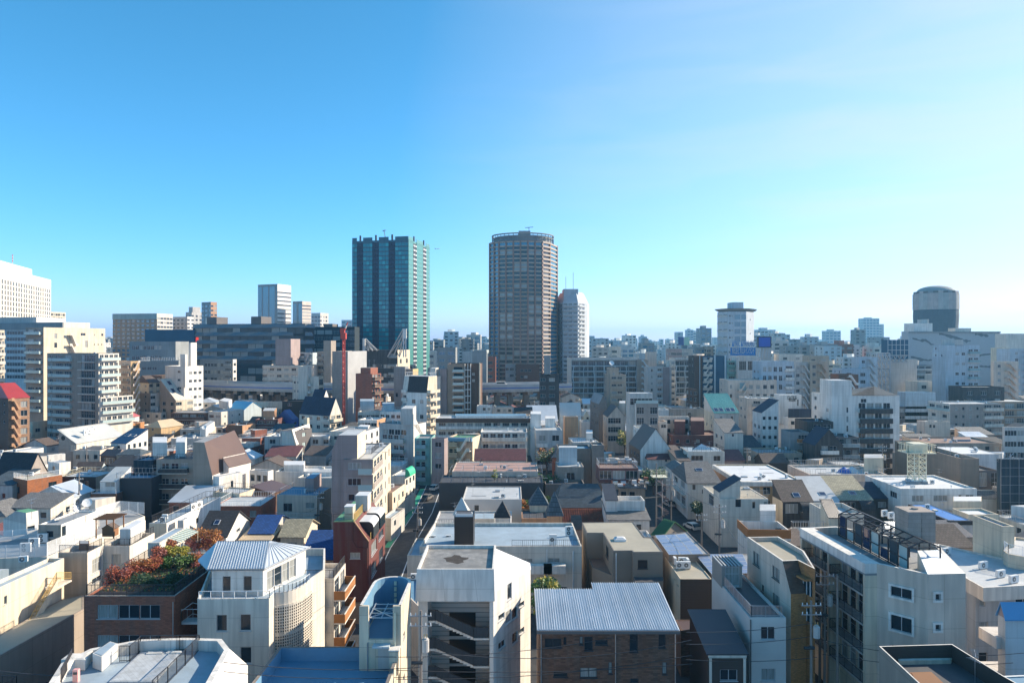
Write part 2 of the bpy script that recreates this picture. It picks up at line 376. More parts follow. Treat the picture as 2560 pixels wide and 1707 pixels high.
    def band(s, i, z, h, m, d=.1, u0=0, u1=1, nm='ledge'):
        a, u, nn, L = s.edge(i); b = MB(); b.box(a.to_3d()+(u*(u0*L)).to_3d()+nn.to_3d()*.003+Vc((0, 0, z)), (u*L*(u1-u0)).to_3d(), (nn*d).to_3d(), (0, 0, h), m); s.later.append((nm, b)); return s
    def part(s, nm, mb): s.later.append((nm, mb)); return s
    def block(s, nm, pts, h, m='white', mt=None, z=None, px=True, win=None):   # penthouse or plinth on the roof, base outline given on the roof
        z = s.z1-s.par if z is None else z
        P = [pz(x, y, z) for x, y in pts] if px else pts
        s.bl.append(P); b = MB(); b.prism(P, z+.005, z+h, m, None, False)
        I = inset(P, .12); b.prism(I, z+h, z+h+.03, mt or s.roofm, None, False); s.later.append((nm, b)); return s
    def rail(s, pts, h=1.1, m='rail_black', z=None, step=.13, px=True, nm='railing', close=False):
        z = s.z1 if z is None else z; P = [pz(x, y, z) for x, y in pts] if px else [Vc(p) for p in pts]
        b = MB(); rail(b, P+([P[0]] if close else []), h, m, step); s.later.append((nm, b)); return s
    def prail(s, h=1.0, m='rail_white', edges=None, step=.3, off=.1):
        n = len(s.fp); I = inset(s.fp, off); b = MB()
        for i in (edges if edges is not None else range(n)): rail(b, [I[i].to_3d()+Vc((0, 0, s.z1)), I[(i+1) % n].to_3d()+Vc((0, 0, s.z1))], h, m, step)
        s.later.append(('railing', b)); return s
    def pitched(s, kind='gable', ax=0, rise=2., ov=.35, m=None, hip=.5, lo=0):  # pitched roof; ridge runs along edge `ax`
        s.par = None; p = s.fp; q = [p[(ax+j) % 4] for j in range(4)]; z = s.z1; b = MB(); m = m or s.roofm
        e = inset(q, -ov); V = lambda v, zz: Vc((v.x, v.y, zz)); th = .12
        if kind == 'shed':                           # low edge = edge ax
            top = [V(e[0], z-.02), V(e[1], z-.02), V(e[2], z+rise), V(e[3], z+rise)]
            s.tri += [[V(q[1], z), V(q[2], z), V(q[2], z+rise-.06)], [V(q[3], z), V(q[0], z), V(q[3], z+rise-.06)], [V(q[2], z), V(q[3], z), V(q[3], z+rise-.06), V(q[2], z+rise-.06)]]
            F_ = [top]
        elif kind == 'gable':
            r0, r1 = (e[3]+e[0])/2, (e[1]+e[2])/2
            F_ = [[V(e[0], z-.05), V(e[1], z-.05), V(r1, z+rise), V(r0, z+rise)], [V(e[2], z-.05), V(e[3], z-.05), V(r0, z+rise), V(r1, z+rise)]]
            for aa, bb in ((1, 2), (3, 0)):
                mm = (q[aa]+q[bb])/2; s.tri.append([V(q[aa], z), V(q[bb], z), V(mm, z+rise-.08)])
        else:
            r0, r1 = (e[3]+e[0])/2, (e[1]+e[2])/2; c = (r0+r1)/2; r0, r1 = r0.lerp(c, hip), r1.lerp(c, hip)
            zz = z-.04
            F_ = [[V(e[0], zz), V(e[1], zz), V(r1, z+rise), V(r0, z+rise)], [V(e[2], zz), V(e[3], zz), V(r0, z+rise), V(r1, z+rise)], [V(e[1], zz), V(e[2], zz), V(r1, z+rise)], [V(e[3], zz), V(e[0], zz), V(r0, z+rise)]]
        dn = Vc((0, 0, -th)); up = Vc((0, 0, .004))
        for f in F_:
            b.face([v+up for v in f], m); b.face([v+dn for v in reversed(f)], m)
            for j in range(len(f)): b.face([f[j]+dn, f[(j+1) % len(f)]+dn, f[(j+1) % len(f)]+up, f[j]+up], m)
        s.later.append(('roof', b)); s.F_ = F_; return s
    def skylight(s, f, fu, fv, w=.9, h=1.1):         # glazed light lying on roof plane f
        q = s.F_[f]; lo = q[0].lerp(q[1], fu); hi = q[3 if len(q) > 3 else 2].lerp(q[2], fu); p = lo.lerp(hi, fv); d = (hi-lo).normalized(); u = (q[1]-q[0]).normalized(); nn = u.cross(d)
        b = MB(); o = p+nn*.01; b.box(o-u*w/2, u*w, d*h, nn*.09, 'frame'); b.face([o-u*(w/2-.08)+d*.08+nn*.094, o+u*(w/2-.08)+d*.08+nn*.094, o+u*(w/2-.08)+d*(h-.08)+nn*.094, o-u*(w/2-.08)+d*(h-.08)+nn*.094], 'panel_glass')
        s.later.append(('skylight', b)); return s
    def furnish(s, z):
        rng = random.Random(len(s.label)*7+int(s.D)); I = inset(s.fp, .9); xs = [p.x for p in I]; ys = [p.y for p in I]; area = (max(xs)-min(xs))*(max(ys)-min(ys))
        if area < 22: return
        def ins(P, x, y):
            r = False
            for a, c in zip(P, P[1:]+P[:1]):
                if (a[1] > y) != (c[1] > y) and x < (c[0]-a[0])*(y-a[1])/(c[1]-a[1])+a[0]: r = not r
            return r
        words = s.label.split(); lab = 'air conditioner on the roof of the '+' '.join(words[:9]); used = []
        for k in range(min(9, 2+int(area/16))):
            x, y = rng.uniform(min(xs), max(xs)), rng.uniform(min(ys), max(ys))
            if not ins(I, x, y) or any(ins(inset(b, -.8), x, y) for b in s.bl) or any(abs(x-a)+abs(y-b) < 1.6 for a, b in used): continue
            used.append((x, y)); t = rng.random()
            if t < .5:
                kd = 'ac' if t < .4 else 'tv'; lb = lab if kd == 'ac' else lab.replace('air conditioner', 'tv antenna'); o = PROTO.get(kd)
                if o is None: PROTO[kd] = ac_unit((x, y, z), 0, lb, lb) if kd == 'ac' else antenna((x, y, z), 2.8, 20, lb, lb, 5); continue
                r = o.copy(); S.collection.objects.link(r); r.location = (x, y, z); r.rotation_euler = (0, 0, rng.choice([0, .1, 1.5, 3.1, -1.5])); r['label'] = lb; r['group'] = lb
                for c in o.children: d = c.copy(); S.collection.objects.link(d); d.parent = r
            else:
                m = MB()
                if t < .66: m.tube((x, y, z), (x, y, z+.5), .07, 'pale_metal', 6); m.tube((x-.15, y, z+.5), (x+.15, y, z+.5), .09, 'pale_metal', 6); s.later.append(('vent_pipe', m))
                elif t < .85: w = rng.uniform(.6, 1.3); m.abox(x, x+w, y, y+.9, z+.004, z+rng.uniform(.15, .4), rng.choice(['lgrey', 'offwhite', 'steel'])); s.later.append(('roof_hatch', m))
                else: q = rng.choice([(3, 0), (0, 3), (-2.5, 0)]); m.box((x, y, z+.06), (q[0] or .1, 0, 0), (0, q[1] or .1, 0), (0, 0, .08), rng.choice(['steel', 'lgrey'])); s.later.append(('conduit', m))
    def end(s):
        if s.label and not SINK and 104 < s.D < 330 and not any(w in s.label for w in ('blank', 'windowless', 'nett', 'mesh', 'shed', 'wall', 'hut', 'lift', 'lean', 'timber', 'hood', 'terrace', 'passage', 'annex', 'roof strip', 'chimney', 'canopy', 'porch', 'cracks', 'sheeted', 'hall', 'shaft')):
            rng = random.getstate(); random.seed(len(s.label))
            for i in range(len(s.fp)):
                a, u, nn, L = s.edge(i); md = a+u*L/2
                if i not in s.holes and nn.dot(-md.normalized()) > .12 and L > 3.4 and s.z1-s.z0 > 3.4: s.g(i, max(1, int(L/4)), 3, random.choice([.9, 1.2, 1.6]), 1.15, random.uniform(.9, 1.4), .06, .94, skip=.28)
            random.setstate(rng)
        n = len(s.fp); b = MB(); z0, z1 = s.z0, s.z1; rm = Matrix
        for i in range(n):
            a, u, nn, L = s.edge(i); wm = s.facem.get(i, s.wall); hs = s.holes.get(i, [])
            P = lambda uu, zz, d=0: Vc((a.x+u.x*uu-nn.x*d, a.y+u.y*uu-nn.y*d, zz))
            # rows of cells between the z-breaks; each row split only by its own holes
            zs = sorted({z0, z1, *[h[2] for h in hs], *[h[3] for h in hs]})
            for za, zb in zip(zs, zs[1:]):
                if zb-za < 1e-5: continue
                zm = (za+zb)/2; cur = 0.
                for h in sorted(h for h in hs if h[2] < zm < h[3]):
                    if h[0]-cur > 1e-5: b.face([P(cur, za), P(h[0], za), P(h[0], zb), P(cur, zb)], wm)
                    cur = h[1]
                if L-cur > 1e-5: b.face([P(cur, za), P(L, za), P(L, zb), P(cur, zb)], wm)
            for h in hs:
                d = h[4]; c0 = [P(h[0], h[2]), P(h[1], h[2]), P(h[1], h[3]), P(h[0], h[3])]; c1 = [P(h[0], h[2], d), P(h[1], h[2], d), P(h[1], h[3], d), P(h[0], h[3], d)]
                for j in range(4): b.face([c0[j], c0[(j+1) % 4], c1[(j+1) % 4], c1[j]], wm)
        for t in s.tri: b.face(t, s.wall)
        if s.par is not None:
            I = inset(s.fp, s.pt); zr = z1-s.par
            for i in range(n):
                p, q, ip, iq = s.fp[i], s.fp[(i+1) % n], I[i], I[(i+1) % n]; cm = s.capm or s.wall
                b.face([(*p, z1), (*q, z1), (*iq, z1), (*ip, z1)], cm); b.face([(*iq, zr), (*ip, zr), (*ip, z1), (*iq, z1)], s.wall)
            r = MB(); r.face([(*p, zr) for p in I], s.roofm); r.obj('roof', s.root)
        if s.D > 600 or SINK:
            for (i, u0, u1, za, zb, fr, gl, dep) in s.wins:
                a, u, nn, L = s.edge(i); P = lambda uu, zz: Vc((a.x+u.x*uu-nn.x*dep, a.y+u.y*uu-nn.y*dep, zz)); b.face([P(u0, za), P(u1, za), P(u1, zb), P(u0, zb)], gl)
                if SINK and s.D < 300: me = win_mesh(round(u1-u0, 2), round(zb-za, 2), fr, gl, True)[1]; c = P((u0+u1)/2, za); mt = Matrix.Translation(c) @ Matrix.Rotation(math.atan2(u.y, u.x), 4, 'Z'); [b.face([mt @ me.vertices[j].co for j in pl.vertices], me.materials[pl.material_index]) for pl in (me.polygons if me else [])]
            s.wins = []
        b.obj('wall', s.root)
        s.wins.sort(key=lambda t: -(t[2]-t[1])*(t[4]-t[3])/max(20, s.edge(t[0])[0].y)**2)
        rest = MB()
        for k, (i, u0, u1, za, zb, fr, gl, dep) in enumerate(s.wins):
            a, u, nn, L = s.edge(i); w_, h_ = round(u1-u0, 2), round(zb-za, 2); me, fm = win_mesh(w_, h_, fr, gl, s.near)
            c = a+u*((u0+u1)/2)-nn*(dep-.035); ang = math.atan2(u.y, u.x)
            if k >= 100:
                mt = Matrix.Translation((c.x, c.y, za)) @ Matrix.Rotation(ang, 4, 'Z')
                for pl in me.polygons: rest.face([mt @ me.vertices[j].co for j in pl.vertices], me.materials[pl.material_index])
                continue
            o = bpy.data.objects.new('window', me); S.collection.objects.link(o); o.parent = s.root
            o.location = (c.x-s.root['_w'][0], c.y-s.root['_w'][1], za-s.root['_w'][2]); o.rotation_euler = (0, 0, ang)
            if fm: f = bpy.data.objects.new('frame', fm); S.collection.objects.link(f); f.parent = o
        if rest.v: tag(rest.obj('window', s.root), kind='stuff')
        if s.par is not None and not SINK and 104 < s.D < 270 and s.label: s.furnish(s.z1-s.par)
        for nm, mb in s.later:
            if mb.v: mb.obj(nm, s.root)
        return s
def rail(b, P, h, m, step=.13, r=.027):
    P = [Vc(p) for p in P]; up = Vc((0, 0, h))
    for p, q in zip(P, P[1:]):
        d = q-p; L = d.length
        if L < .05: continue
        b.tube(p+up, q+up, r*1.3, m, 4); b.tube(p+Vc((0, 0, .1)), q+Vc((0, 0, .1)), r, m, 4)
        n = max(1, int(L/step)); k = max(1, int(1.5/step))
        for j in range(n+1):
            c = p+d*j/n; big = j % k == 0 or j == n
            if big or step < 1: b.tube(c, c+up, r*1.3 if big else r*.62, m, 4 if big else 3)
# ---------------------------------------------------------------- small things
def ac_unit(p, yaw, label, group=None, w=.85, d=.35, h=.75, two=False):
    e = empty('air_conditioner', p, label, 'air conditioner', group); e.rotation_euler = (0, 0, 0); b = MB()
    c, sn = math.cos(R(yaw)), math.sin(R(yaw)); U = Vc((c, sn, 0)); V = Vc((-sn, c, 0)); p = Vc(p)
    if two: h = 1.4
    b.box(p-U*w/2-V*d/2+Vc((0, 0, .1)), U*w, V*d, (0, 0, h), 'pale_metal')
    for q in (-.38, .3): b.box(p+U*(q*w)-V*d/2, U*.08*w, V*d, (0, 0, .1), 'steel')
    b.obj('body', e)
    for kz in ((.27, .73) if two else (.5,)):
        g = MB(); cc = p-U*w*.12-V*(d/2+.004)+Vc((0, 0, .1+h*kz)); r = .3
        pts = [cc+U*(r*math.cos(t*math.pi/8))+Vc((0, 0, r*math.sin(t*math.pi/8))) for t in range(16)]; g.face(pts, 'dframe')
        for t in range(8):
            a = t*math.pi/4; g.tube(cc-V*.01, cc-V*.01+U*(r*math.cos(a))+Vc((0, 0, r*math.sin(a))), .012, 'pale_metal', 3)
        g.tube(cc+V*.005, cc-V*.03, .09, 'pale_metal', 8); g.obj('fan_grille', e)
    return e
def antenna(p, h, yaw, label, group=None, n=7):
    e = empty('tv_antenna', p, label, 'antenna', group); p = Vc(p); b = MB(); b.tube(p, p+Vc((0, 0, h)), .025, 'steel', 5); b.obj('mast', e)
    for k, (zz, L) in enumerate(((h-.1, 1.6), (h-.7, 1.1))):
        c, sn = math.cos(R(yaw+k*40)), math.sin(R(yaw+k*40)); U = Vc((c, sn, 0)); V = Vc((-sn, c, 0)); q = p+Vc((0, 0, zz)); m = MB()
        m.tube(q-U*L/2, q+U*L/2, .016, 'steel', 4)
        for j in range(n): x = q+U*L*(j/(n-1)-.5); l = .16+.22*j/n; m.tube(x-V*l, x+V*l, .01, 'steel', 3)
        m.obj('aerial', e)
    return e
def dish(p, h, label, az=-40, r=.45):
    e = empty('satellite_dish', p, label, 'satellite dish'); p = Vc(p); b = MB(); b.tube(p, p+Vc((0, 0, h)), .035, 'steel', 6); b.obj('mast', e)
    d = Vc((math.sin(R(az)), -math.cos(R(az)), .6)).normalized(); a = d.orthogonal().normalized(); c = d.cross(a); q = p+Vc((0, 0, h)); m = MB()
    ring = lambda rr, k: [q+d*k+(a*math.cos(t*math.pi/9)+c*math.sin(t*math.pi/9))*rr for t in range(18)]
    R0, R1 = ring(.05, 0), ring(r*.65, .06); R2 = ring(r, .16)
    for A_, B_ in ((R0, R1), (R1, R2)):
        for t in range(18): m.face([A_[t], A_[(t+1) % 18], B_[(t+1) % 18], B_[t]], 'pale_metal')
    m.obj('reflector', e, smooth=True); k = MB(); k.tube(q+d*.1-c*r, q+d*.55, .015, 'steel', 4); k.tube(q+d*.5, q+d*.6, .05, 'pale_metal', 6); k.obj('feed_arm', e)
    return e
def tank(p, w, d, h, label, m='tank', legs=.5):
    e = empty('water_tank', p, label, 'water tank'); p = Vc(p); b = MB(); b.abox(p.x-w/2, p.x+w/2, p.y-d/2, p.y+d/2, p.z+legs, p.z+legs+h, m)
    for j in range(1, max(2, int(w))): x = p.x-w/2+w*j/max(2, int(w)); b.abox(x-.03, x+.03, p.y-d/2-.04, p.y-d/2-.002, p.z+legs, p.z+legs+h, m)
    b.cyl(p.x, p.y, p.z+legs+h, p.z+legs+h+.15, .35, m, 12); b.obj('vessel', e); s = MB()
    for sx in (-.45, .45):
        for sy in (-.45, .45): s.tube((p.x+sx*w, p.y+sy*d, p.z), (p.x+sx*w, p.y+sy*d, p.z+legs), .06, 'steel', 5)
    s.obj('stand', e); return e
def leaves(b, c, rad, n, m, size=.22):
    for _ in range(n):
        while True:
            q = Vc((random.uniform(-1, 1), random.uniform(-1, 1), random.uniform(-1, 1)))
            if .3 < q.length < 1: break
        p = Vc(c)+Vc((q.x*rad[0], q.y*rad[1], q.z*rad[2])); a = Vc((random.gauss(0, 1), random.gauss(0, 1), random.gauss(0, .7))).normalized(); t = a.orthogonal().normalized(); s_ = size*random.uniform(.6, 1.3)
        b.face([p-a*s_, p+t*s_*.55, p+a*s_, p-t*s_*.55], m)
def plant(name, cat, p, h, w, label, mats, group=None, n=700, size=.22, trunk=.35, clumps=9):
    e = empty(name, p, label, cat, group); p = Vc(p); t = MB(); top = p+Vc((0, 0, h*.62)); t.tube(p, top, max(.04, w*.045), 'sh_brown', 7, max(.02, w*.02))
    cl = []
    for _ in range(clumps):
        a = random.uniform(0, 6.28); rr = w*.5*random.uniform(.1, .72); zz = h*random.uniform(trunk+.08, .85); c = p+Vc((math.cos(a)*rr, math.sin(a)*rr, zz)); cl.append(c); t.tube(p+Vc((0, 0, h*trunk*random.uniform(.6, 1))), c, max(.02, w*.018), 'sh_brown', 4, .01)
    t.obj('trunk' if h > 2.5 else 'stem', e); b = MB()
    for c in cl:
        rr = w*random.uniform(.17, .27); leaves(b, c, (rr, rr, rr*.8), n//clumps, random.choice(mats), size)
    b.obj('crown', e); return e

def text(body, parent, p, h, width, m, yaw=0, name='lettering'):   # solid lettering facing the camera side
    cu = bpy.data.curves.new(name, 'FONT'); cu.body = body; cu.size = h; cu.extrude = .03; cu.align_x = 'CENTER'
    o = bpy.data.objects.new(name, cu); S.collection.objects.link(o); dg = bpy.context.evaluated_depsgraph_get(); me = bpy.data.meshes.new_from_object(o.evaluated_get(dg)); bpy.data.objects.remove(o)
    if not me.vertices: return None
    xs = [v.co.x for v in me.vertices]; k = width/max(.1, max(xs)-min(xs)); me.transform(Matrix.Diagonal((k, 1, 1, 1))); me.materials.clear(); me.materials.append(M(m))
    o = bpy.data.objects.new(name, me); S.collection.objects.link(o); o.rotation_euler = (R(90), 0, R(yaw)); o.parent = parent; o.location = Vc(p)-Vc(parent['_w']); return o
# ---------------------------------------------------------------- further materials
mat('lf_red', (.25, .05, .03), 'leaf', c2=(.30, .11, .02))
mat('lf_orange', (.30, .125, .03), 'leaf', c2=(.26, .07, .02))
mat('lf_yellow', (.30, .24, .03), 'leaf', c2=(.12, .17, .02))
mat('lf_green', (.06, .12, .02), 'leaf', c2=(.03, .07, .012))
mat('lf_dark', (.025, .055, .018), 'leaf')
mat('lf_pink', (.34, .12, .09), 'leaf', c2=(.2, .06, .04))
mat('tile_grey', (.50, .55, .60), 'tile', bw=.5, bh=.5, var=.1)
mat('solar', (.16, .20, .30), 'glass', cut=2, rough=.22, spec=1)
mat("awning", (.03, .42, .22), "paint")
mat("crimson", (.4, .03, .03), "paint")
mat('navymesh', (.02, .05, .08), 'plaster')
mat('navymesh2', (.04, .09, .13), 'plaster')
mat('wood_o', (.42, .20, .07), 'siding', sc=2.2)
mat('hallpanel', (.42, .34, .27), 'tile', bw=5, bh=2.6, var=.1)
mat('navyblue', (.03, .12, .22), 'siding', sc=.3)
mat('waveblk', (.012, .03, .045), 'siding', sc=.2)
mat('office_glass', (.008, .045, .06), 'glass', cut=.62, spec=.3)
mat('wavegrey', (.13, .16, .18), 'paint')
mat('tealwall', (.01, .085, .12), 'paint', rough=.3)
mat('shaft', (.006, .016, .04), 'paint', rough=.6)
mat('teal_lit', (.09, .28, .25), 'glass', cut=2, rough=.16, spec=1)  # paler teal copies for the sunlit side, light put into the colour
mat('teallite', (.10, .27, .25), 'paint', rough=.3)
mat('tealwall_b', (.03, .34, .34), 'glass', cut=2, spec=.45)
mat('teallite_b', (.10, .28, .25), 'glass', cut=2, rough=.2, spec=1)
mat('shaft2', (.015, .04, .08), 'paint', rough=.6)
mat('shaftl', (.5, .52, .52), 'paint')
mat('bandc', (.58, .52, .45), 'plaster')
mat('pier', (.27, .15, .11), 'paint', rough=.8)
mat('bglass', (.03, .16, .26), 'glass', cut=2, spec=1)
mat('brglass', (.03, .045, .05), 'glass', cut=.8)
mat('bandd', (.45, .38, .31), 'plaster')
mat('sheet', (.42, .42, .42), 'siding', sc=.25)
mat('sheetl', (.44, .43, .41), 'seam', dir='Y', sc=1.2, met=0)
mat('yelpanel', (.62, .45, .2), 'paint')
mat('barrier', (.50, .51, .52), 'siding', sc=.15)
mat('paletower', (.50, .58, .66), 'plaster')
mat('signblue', (.01, .17, .42), 'paint')
mat('palegreen', (.45, .62, .45), 'paint')
mat('roundpink', (.62, .52, .50), 'plaster')
mat('netting', (.06, .09, .13), 'siding', sc=.2)
mat('crackwall', (.36, .38, .39), 'paint')
mat('crack', (.10, .12, .13), 'paint')
mat('soil', (.05, .04, .03), 'plaster')
def lamp_mat(name, col, st):
    m, n, p = _new(name); MATS[name] = m; p.inputs['Base Color'].default_value = (*col, 1); p.inputs['Emission Strength'].default_value = st
    nz = noise(n, N(n, 'ShaderNodeTexCoord').outputs['Object'], .25, 4); lk(n, mixc(n, ramp(n, nz, 0, 1), tuple(c*.15 for c in col), col), p.inputs['Emission Color'])
lamp_mat('ledblue', (.01, .05, .3), .12); lamp_mat('redlit', (1, .05, .02), .5)
# ---------------------------------------------------------------- ground and streets
mat('asphalt', (.055, .055, .058), 'roof', rg=.85, blot=.25); mat('paving', (.20, .195, .19), 'roof', rg=.85); mat('paint_white', (.75, .75, .73), 'paint'); mat('paint_green', (.05, .36, .20), 'paint')
g = MB(); g.face([(-5000, -140, 0), (5000, -140, 0), (5000, 6000, 0), (-5000, 6000, 0)], 'asphalt')
tag(g.obj('ground', loc=(0, 100, 0)), kind='structure')
def ribbon(b, pts, w, z, m, off=0):
    P = [Vc(p).to_2d() for p in pts]
    for p, q in zip(P, P[1:]):
        n = Vc(((q-p).y, -(q-p).x)).normalized(); a, c = off-w/2, off+w/2
        b.face([(*(p+n*a), z), (*(p+n*c), z), (*(q+n*c), z), (*(q+n*a), z)], m)
tile(640, 960)
ST = [pz(1180, 1860, 0), pz(1330, 1500, 0), pz(1530, 1180, 0), pz(1620, 960, 0), pz(1680, 790, 0)]
b = MB(); ribbon(b, ST, 7.5, .006, 'asphalt'); tag(b.obj('road'), kind='structure')
b = MB(); ribbon(b, ST, .18, .012, 'paint_white', 2.2); ribbon(b, ST, .18, .012, 'paint_white', -2.0); tag(b.obj('lane_marking'), kind='structure')
b = MB(); ribbon(b, ST[1:4], 1.1, .010, 'paint_green', -2.75); tag(b.obj('green_walkway'), kind='structure')
b = MB()
for sgn in (-1, 1):
    for p, q in zip(ST, ST[1:]):
        n = Vc(((q-p).y, -(q-p).x, 0)).normalized()*sgn; b.box(p+n*3.75, q-p, n*1.4, (0, 0, .13), 'paving')
tag(b.obj('pavement'), kind='structure')
# ================================================================ front row (bottom of the photograph)
def seams(b, q, n, m, h=.06, w=.05):                 # raised ribs on a sloping roof plane, from edge 0-1 up to edge 3-2
    q = [Vc(p) for p in q]; nn = (q[1]-q[0]).cross(q[3]-q[0]).normalized(); u = (q[1]-q[0]).normalized()
    for i in range(n+1):
        t = i/n; a, c = q[0].lerp(q[1], t), q[3].lerp(q[2], t); b.box(a-u*w/2+nn*.004, u*w, c-a, nn*h, m)
tile(0, 1280)
# brick-tiled building that carries the roof garden
bk = B('brown brick tiled building with autumn coloured roof garden and three pane window bands', 'browntile', 'rf_dark').box(775, 1605, 15j, 768, D=73, th=90)
bk.par = .35; bk.capm = 'offwhite'
for y0, y1 in ((850, 977), (1127, 1248), (1400, 1520)): bk.w(3, (893, y0, 1082, y1), (1086, y0, 1279, y1), (1283, y0, 1468, y1))
q = bk.fp; z = bk.z1
bk.rail([(q[3].x+.15, q[3].y+.15, z), (q[0].x-.15, q[0].y+.15, z), (q[1].x-.15, q[1].y-.3, z)], 1.15, px=False); bk.rail([(q[3].x+.15, q[3].y+.15, z), (q[2].x+.15, q[2].y-.3, z)], 1.15, px=False)
m = MB(); m.tube((q[0].x-.15, q[0].y-.1, 0), (q[0].x-.15, q[0].y-.1, z-.6), .06, 'rail_silver'); bk.part('downpipe', m)
m = MB(); o = Vc((q[0].x+.02, q[0].y+1.4, 9.2)); m.box(o, (1.9, 0, 0), (0, 1.5, 0), (0, 0, .15), 'pale_metal')
rail(m, [o+Vc((0, 0, .15)), o+Vc((1.9, 0, .15)), o+Vc((1.9, 1.5, .15))], 1.5, 'rail_white', .5); rail(m, [o+Vc((0, 0, .15)), o+Vc((.9, .7, .8)), o+Vc((1.9, 1.5, .15))], 1.3, 'rail_white', .7); bk.part('escape_balcony', m); bk.end()

zr = bk.z1-.35
m = MB(); m.prism(inset(bk.fp, .9), zr+.01, zr+.45, 'dconcrete', 'soil', False); tag(m.obj('planter_bed'), 'low soil bed spread over the brown brick building roof garden', 'planter')
GRP = 'shrubs of the roof garden'
for x, y, h, w, lab, ms in ((1080, 640, 1.9, 2.6, 'pinkish half bare shrub at front left of the roof garden', ['lf_pink', 'lf_red']), (1240, 590, 2.2, 2.4, 'scarlet shrub beside the pinkish bare one in the roof garden', ['lf_red', 'lf_red', 'lf_orange']), (1400, 560, 2.2, 2.2, 'orange red shrub at the middle of the roof garden', ['lf_orange', 'lf_red']), (1440, 470, 2.3, 2.2, 'deep red shrub on the railing side behind the orange one', ['lf_red', 'lf_pink']), (1570, 430, 2.6, 2.4, 'tallest orange and yellow shrub by the white garden shed', ['lf_orange', 'lf_yellow', 'lf_red']), (1640, 450, 2.4, 2.2, 'golden yellow shrub in front of the glazed awning', ['lf_yellow']), (1540, 520, 1.6, 1.6, 'bright green bush under the yellow shrub', ['lf_green']), (1680, 520, 1.8, 2.6, 'dark olive bush beside the bright green bush', ['lf_green', 'lf_dark']), (1800, 500, 2.2, 1.8, 'russet shrub next to the blue awning', ['lf_orange', 'lf_pink']), (1350, 680, 1.3, 3.4, 'wide dark low hedge along the front railing of the roof garden', ['lf_dark']), (1600, 660, 1.4, 3.0, 'dark ground hugging shrub at right front of the roof garden', ['lf_dark'])):
    plant('shrub', 'shrub', pz(x, y, zr+.3), h*.88, w*1.15, lab, ms, GRP, 1700, .11, .12, 13)
for x, y, lab in ((1830, 300, 'rust orange shrub at left behind the grey ribbed roof'), (1960, 290, 'rust orange shrub at right behind the grey ribbed roof')): plant('shrub', 'shrub', pz(x, y+60, 10.5), 3.2, 3.6, lab, ['lf_orange', 'lf_pink'], GRP, 1200, .15, .15, 10)
m = MB()
for k in range(2600): x, y = random.uniform(bk.fp[3].x+1, bk.fp[0].x-1), random.uniform(bk.fp[0].y+1, bk.fp[1].y-1); leaves(m, (x, y, zr+.5), (.2, .2, .1), 1, random.choice(['lf_dark', 'lf_dark', 'lf_green', 'lf_orange', 'soil']), .16)
tag(m.obj('ground_cover'), 'dark leafy ground cover over the roof garden bed', 'ground cover', kind='stuff')
# white building with curved glass-block screen and ribbed hip roof
def bez(a, c, d, n): return [(a[0]*(1-t)**2+2*c[0]*t*(1-t)+d[0]*t*t, a[1]*(1-t)**2+2*c[1]*t*(1-t)+d[1]*t*t) for t in (i/n for i in range(n+1))]
arc = bez((2520, 738), (2745, 735), (2868, 600), 10)
wf = B('white building with curved glass block screen and grey ribbed hip roof', 'offwhite', 'rf_paleblue').poly([(1812, 797), (2470, 790)]+arc+[(2980, 525), (2985, 330), (2000, 330)], 13.75)
wf.par = .9; wf.capm = 'white'
wf.w(0, (1985, 940, 2083, 1092), (2203, 935, 2303, 1088), (2205, 1235, 2308, 1388))
q0, q1 = wf.fp[0], wf.fp[1]
wf.rail([(q0.x+.1, q0.y+.1, 13.75), (q1.x, q1.y+.1, 13.75)]+[(*p, 13.75) for p in wf.fp[2:12]], .75, 'rail_white', px=False, step=1.1)
A3 = [wf.fp[i].to_3d() for i in range(2, 13)]; m = MB(); NC = 2; zt, zb = 12.35, 3.2
cell = []
for a, c in zip(A3, A3[1:]):
    u = (c-a); n = Vc((u.y, -u.x, 0)).normalized(); up = Vc((0, 0, 1)); m.face([a+n*.03+up*zb, c+n*.03+up*zb, c+n*.03+up*zt, a+n*.03+up*zt], 'dark_glass')
    for j in range(NC): m.box(a+u*(j/NC)+n*.035+up*zb, u.normalized()*.1, n*.09, up*(zt-zb), 'offwhite')
    k = 0
    while zb+k*.3 < zt: m.box(a+n*.035+up*(zb+k*.3), u, n*.085, up*(.1 if k % 10 else .26), 'offwhite'); k += 1
wf.part('glass_block_screen', m)
E1, E2, E3, E4 = pz(1905, 525, 15.85), pz(2425, 520, 15.85), pz(2852, 315, 15.85), None
R1, R2 = pz(1995, 268, 17.3), pz(2470, 265, 17.3); E4 = Vc((E1.x-1.5, E3.y+1, 15.85)); m = MB()
EL = pz(1815, 437, 15.85)
for f, n in (([E1, E2, R2, R1], 21), ([E2, E3, R2], 0), ([E3, E4, R1, R2], 0), ([E4, EL, R1], 0), ([EL, E1, R1], 0)):
    m.face(f, 'sm_silver'); m.face([p-Vc((0, 0, .14)) for p in reversed(f)], 'sm_silver')
    if n: seams(m, f, n, 'sm_silver', .07)
for i in range(1, 10):
    t = i/10; a = E2.lerp(E3, t); c = E2.lerp(R2, t) if t < .0 else R2.lerp(R2, 1); nn = (E3-E2).cross(R2-E2).normalized(); m.box(a+nn*.004, (E3-E2).normalized()*.05, (c-a)*.985, nn*.06, 'sm_silver')
m.tube(E2, R2, .07, 'steel', 6); m.tube(R1, R2, .07, 'steel', 6); m.tube(E1, E2, .07, 'steel', 6); m.tube(E2, E3, .07, 'steel', 6); wf.part('roof', m)
ph = B(None, 'white', 'rf_grey', host=wf).poly(inset([E1, E2, E3, E4], .35), 15.7, px=False); ph.z0 = 12.8
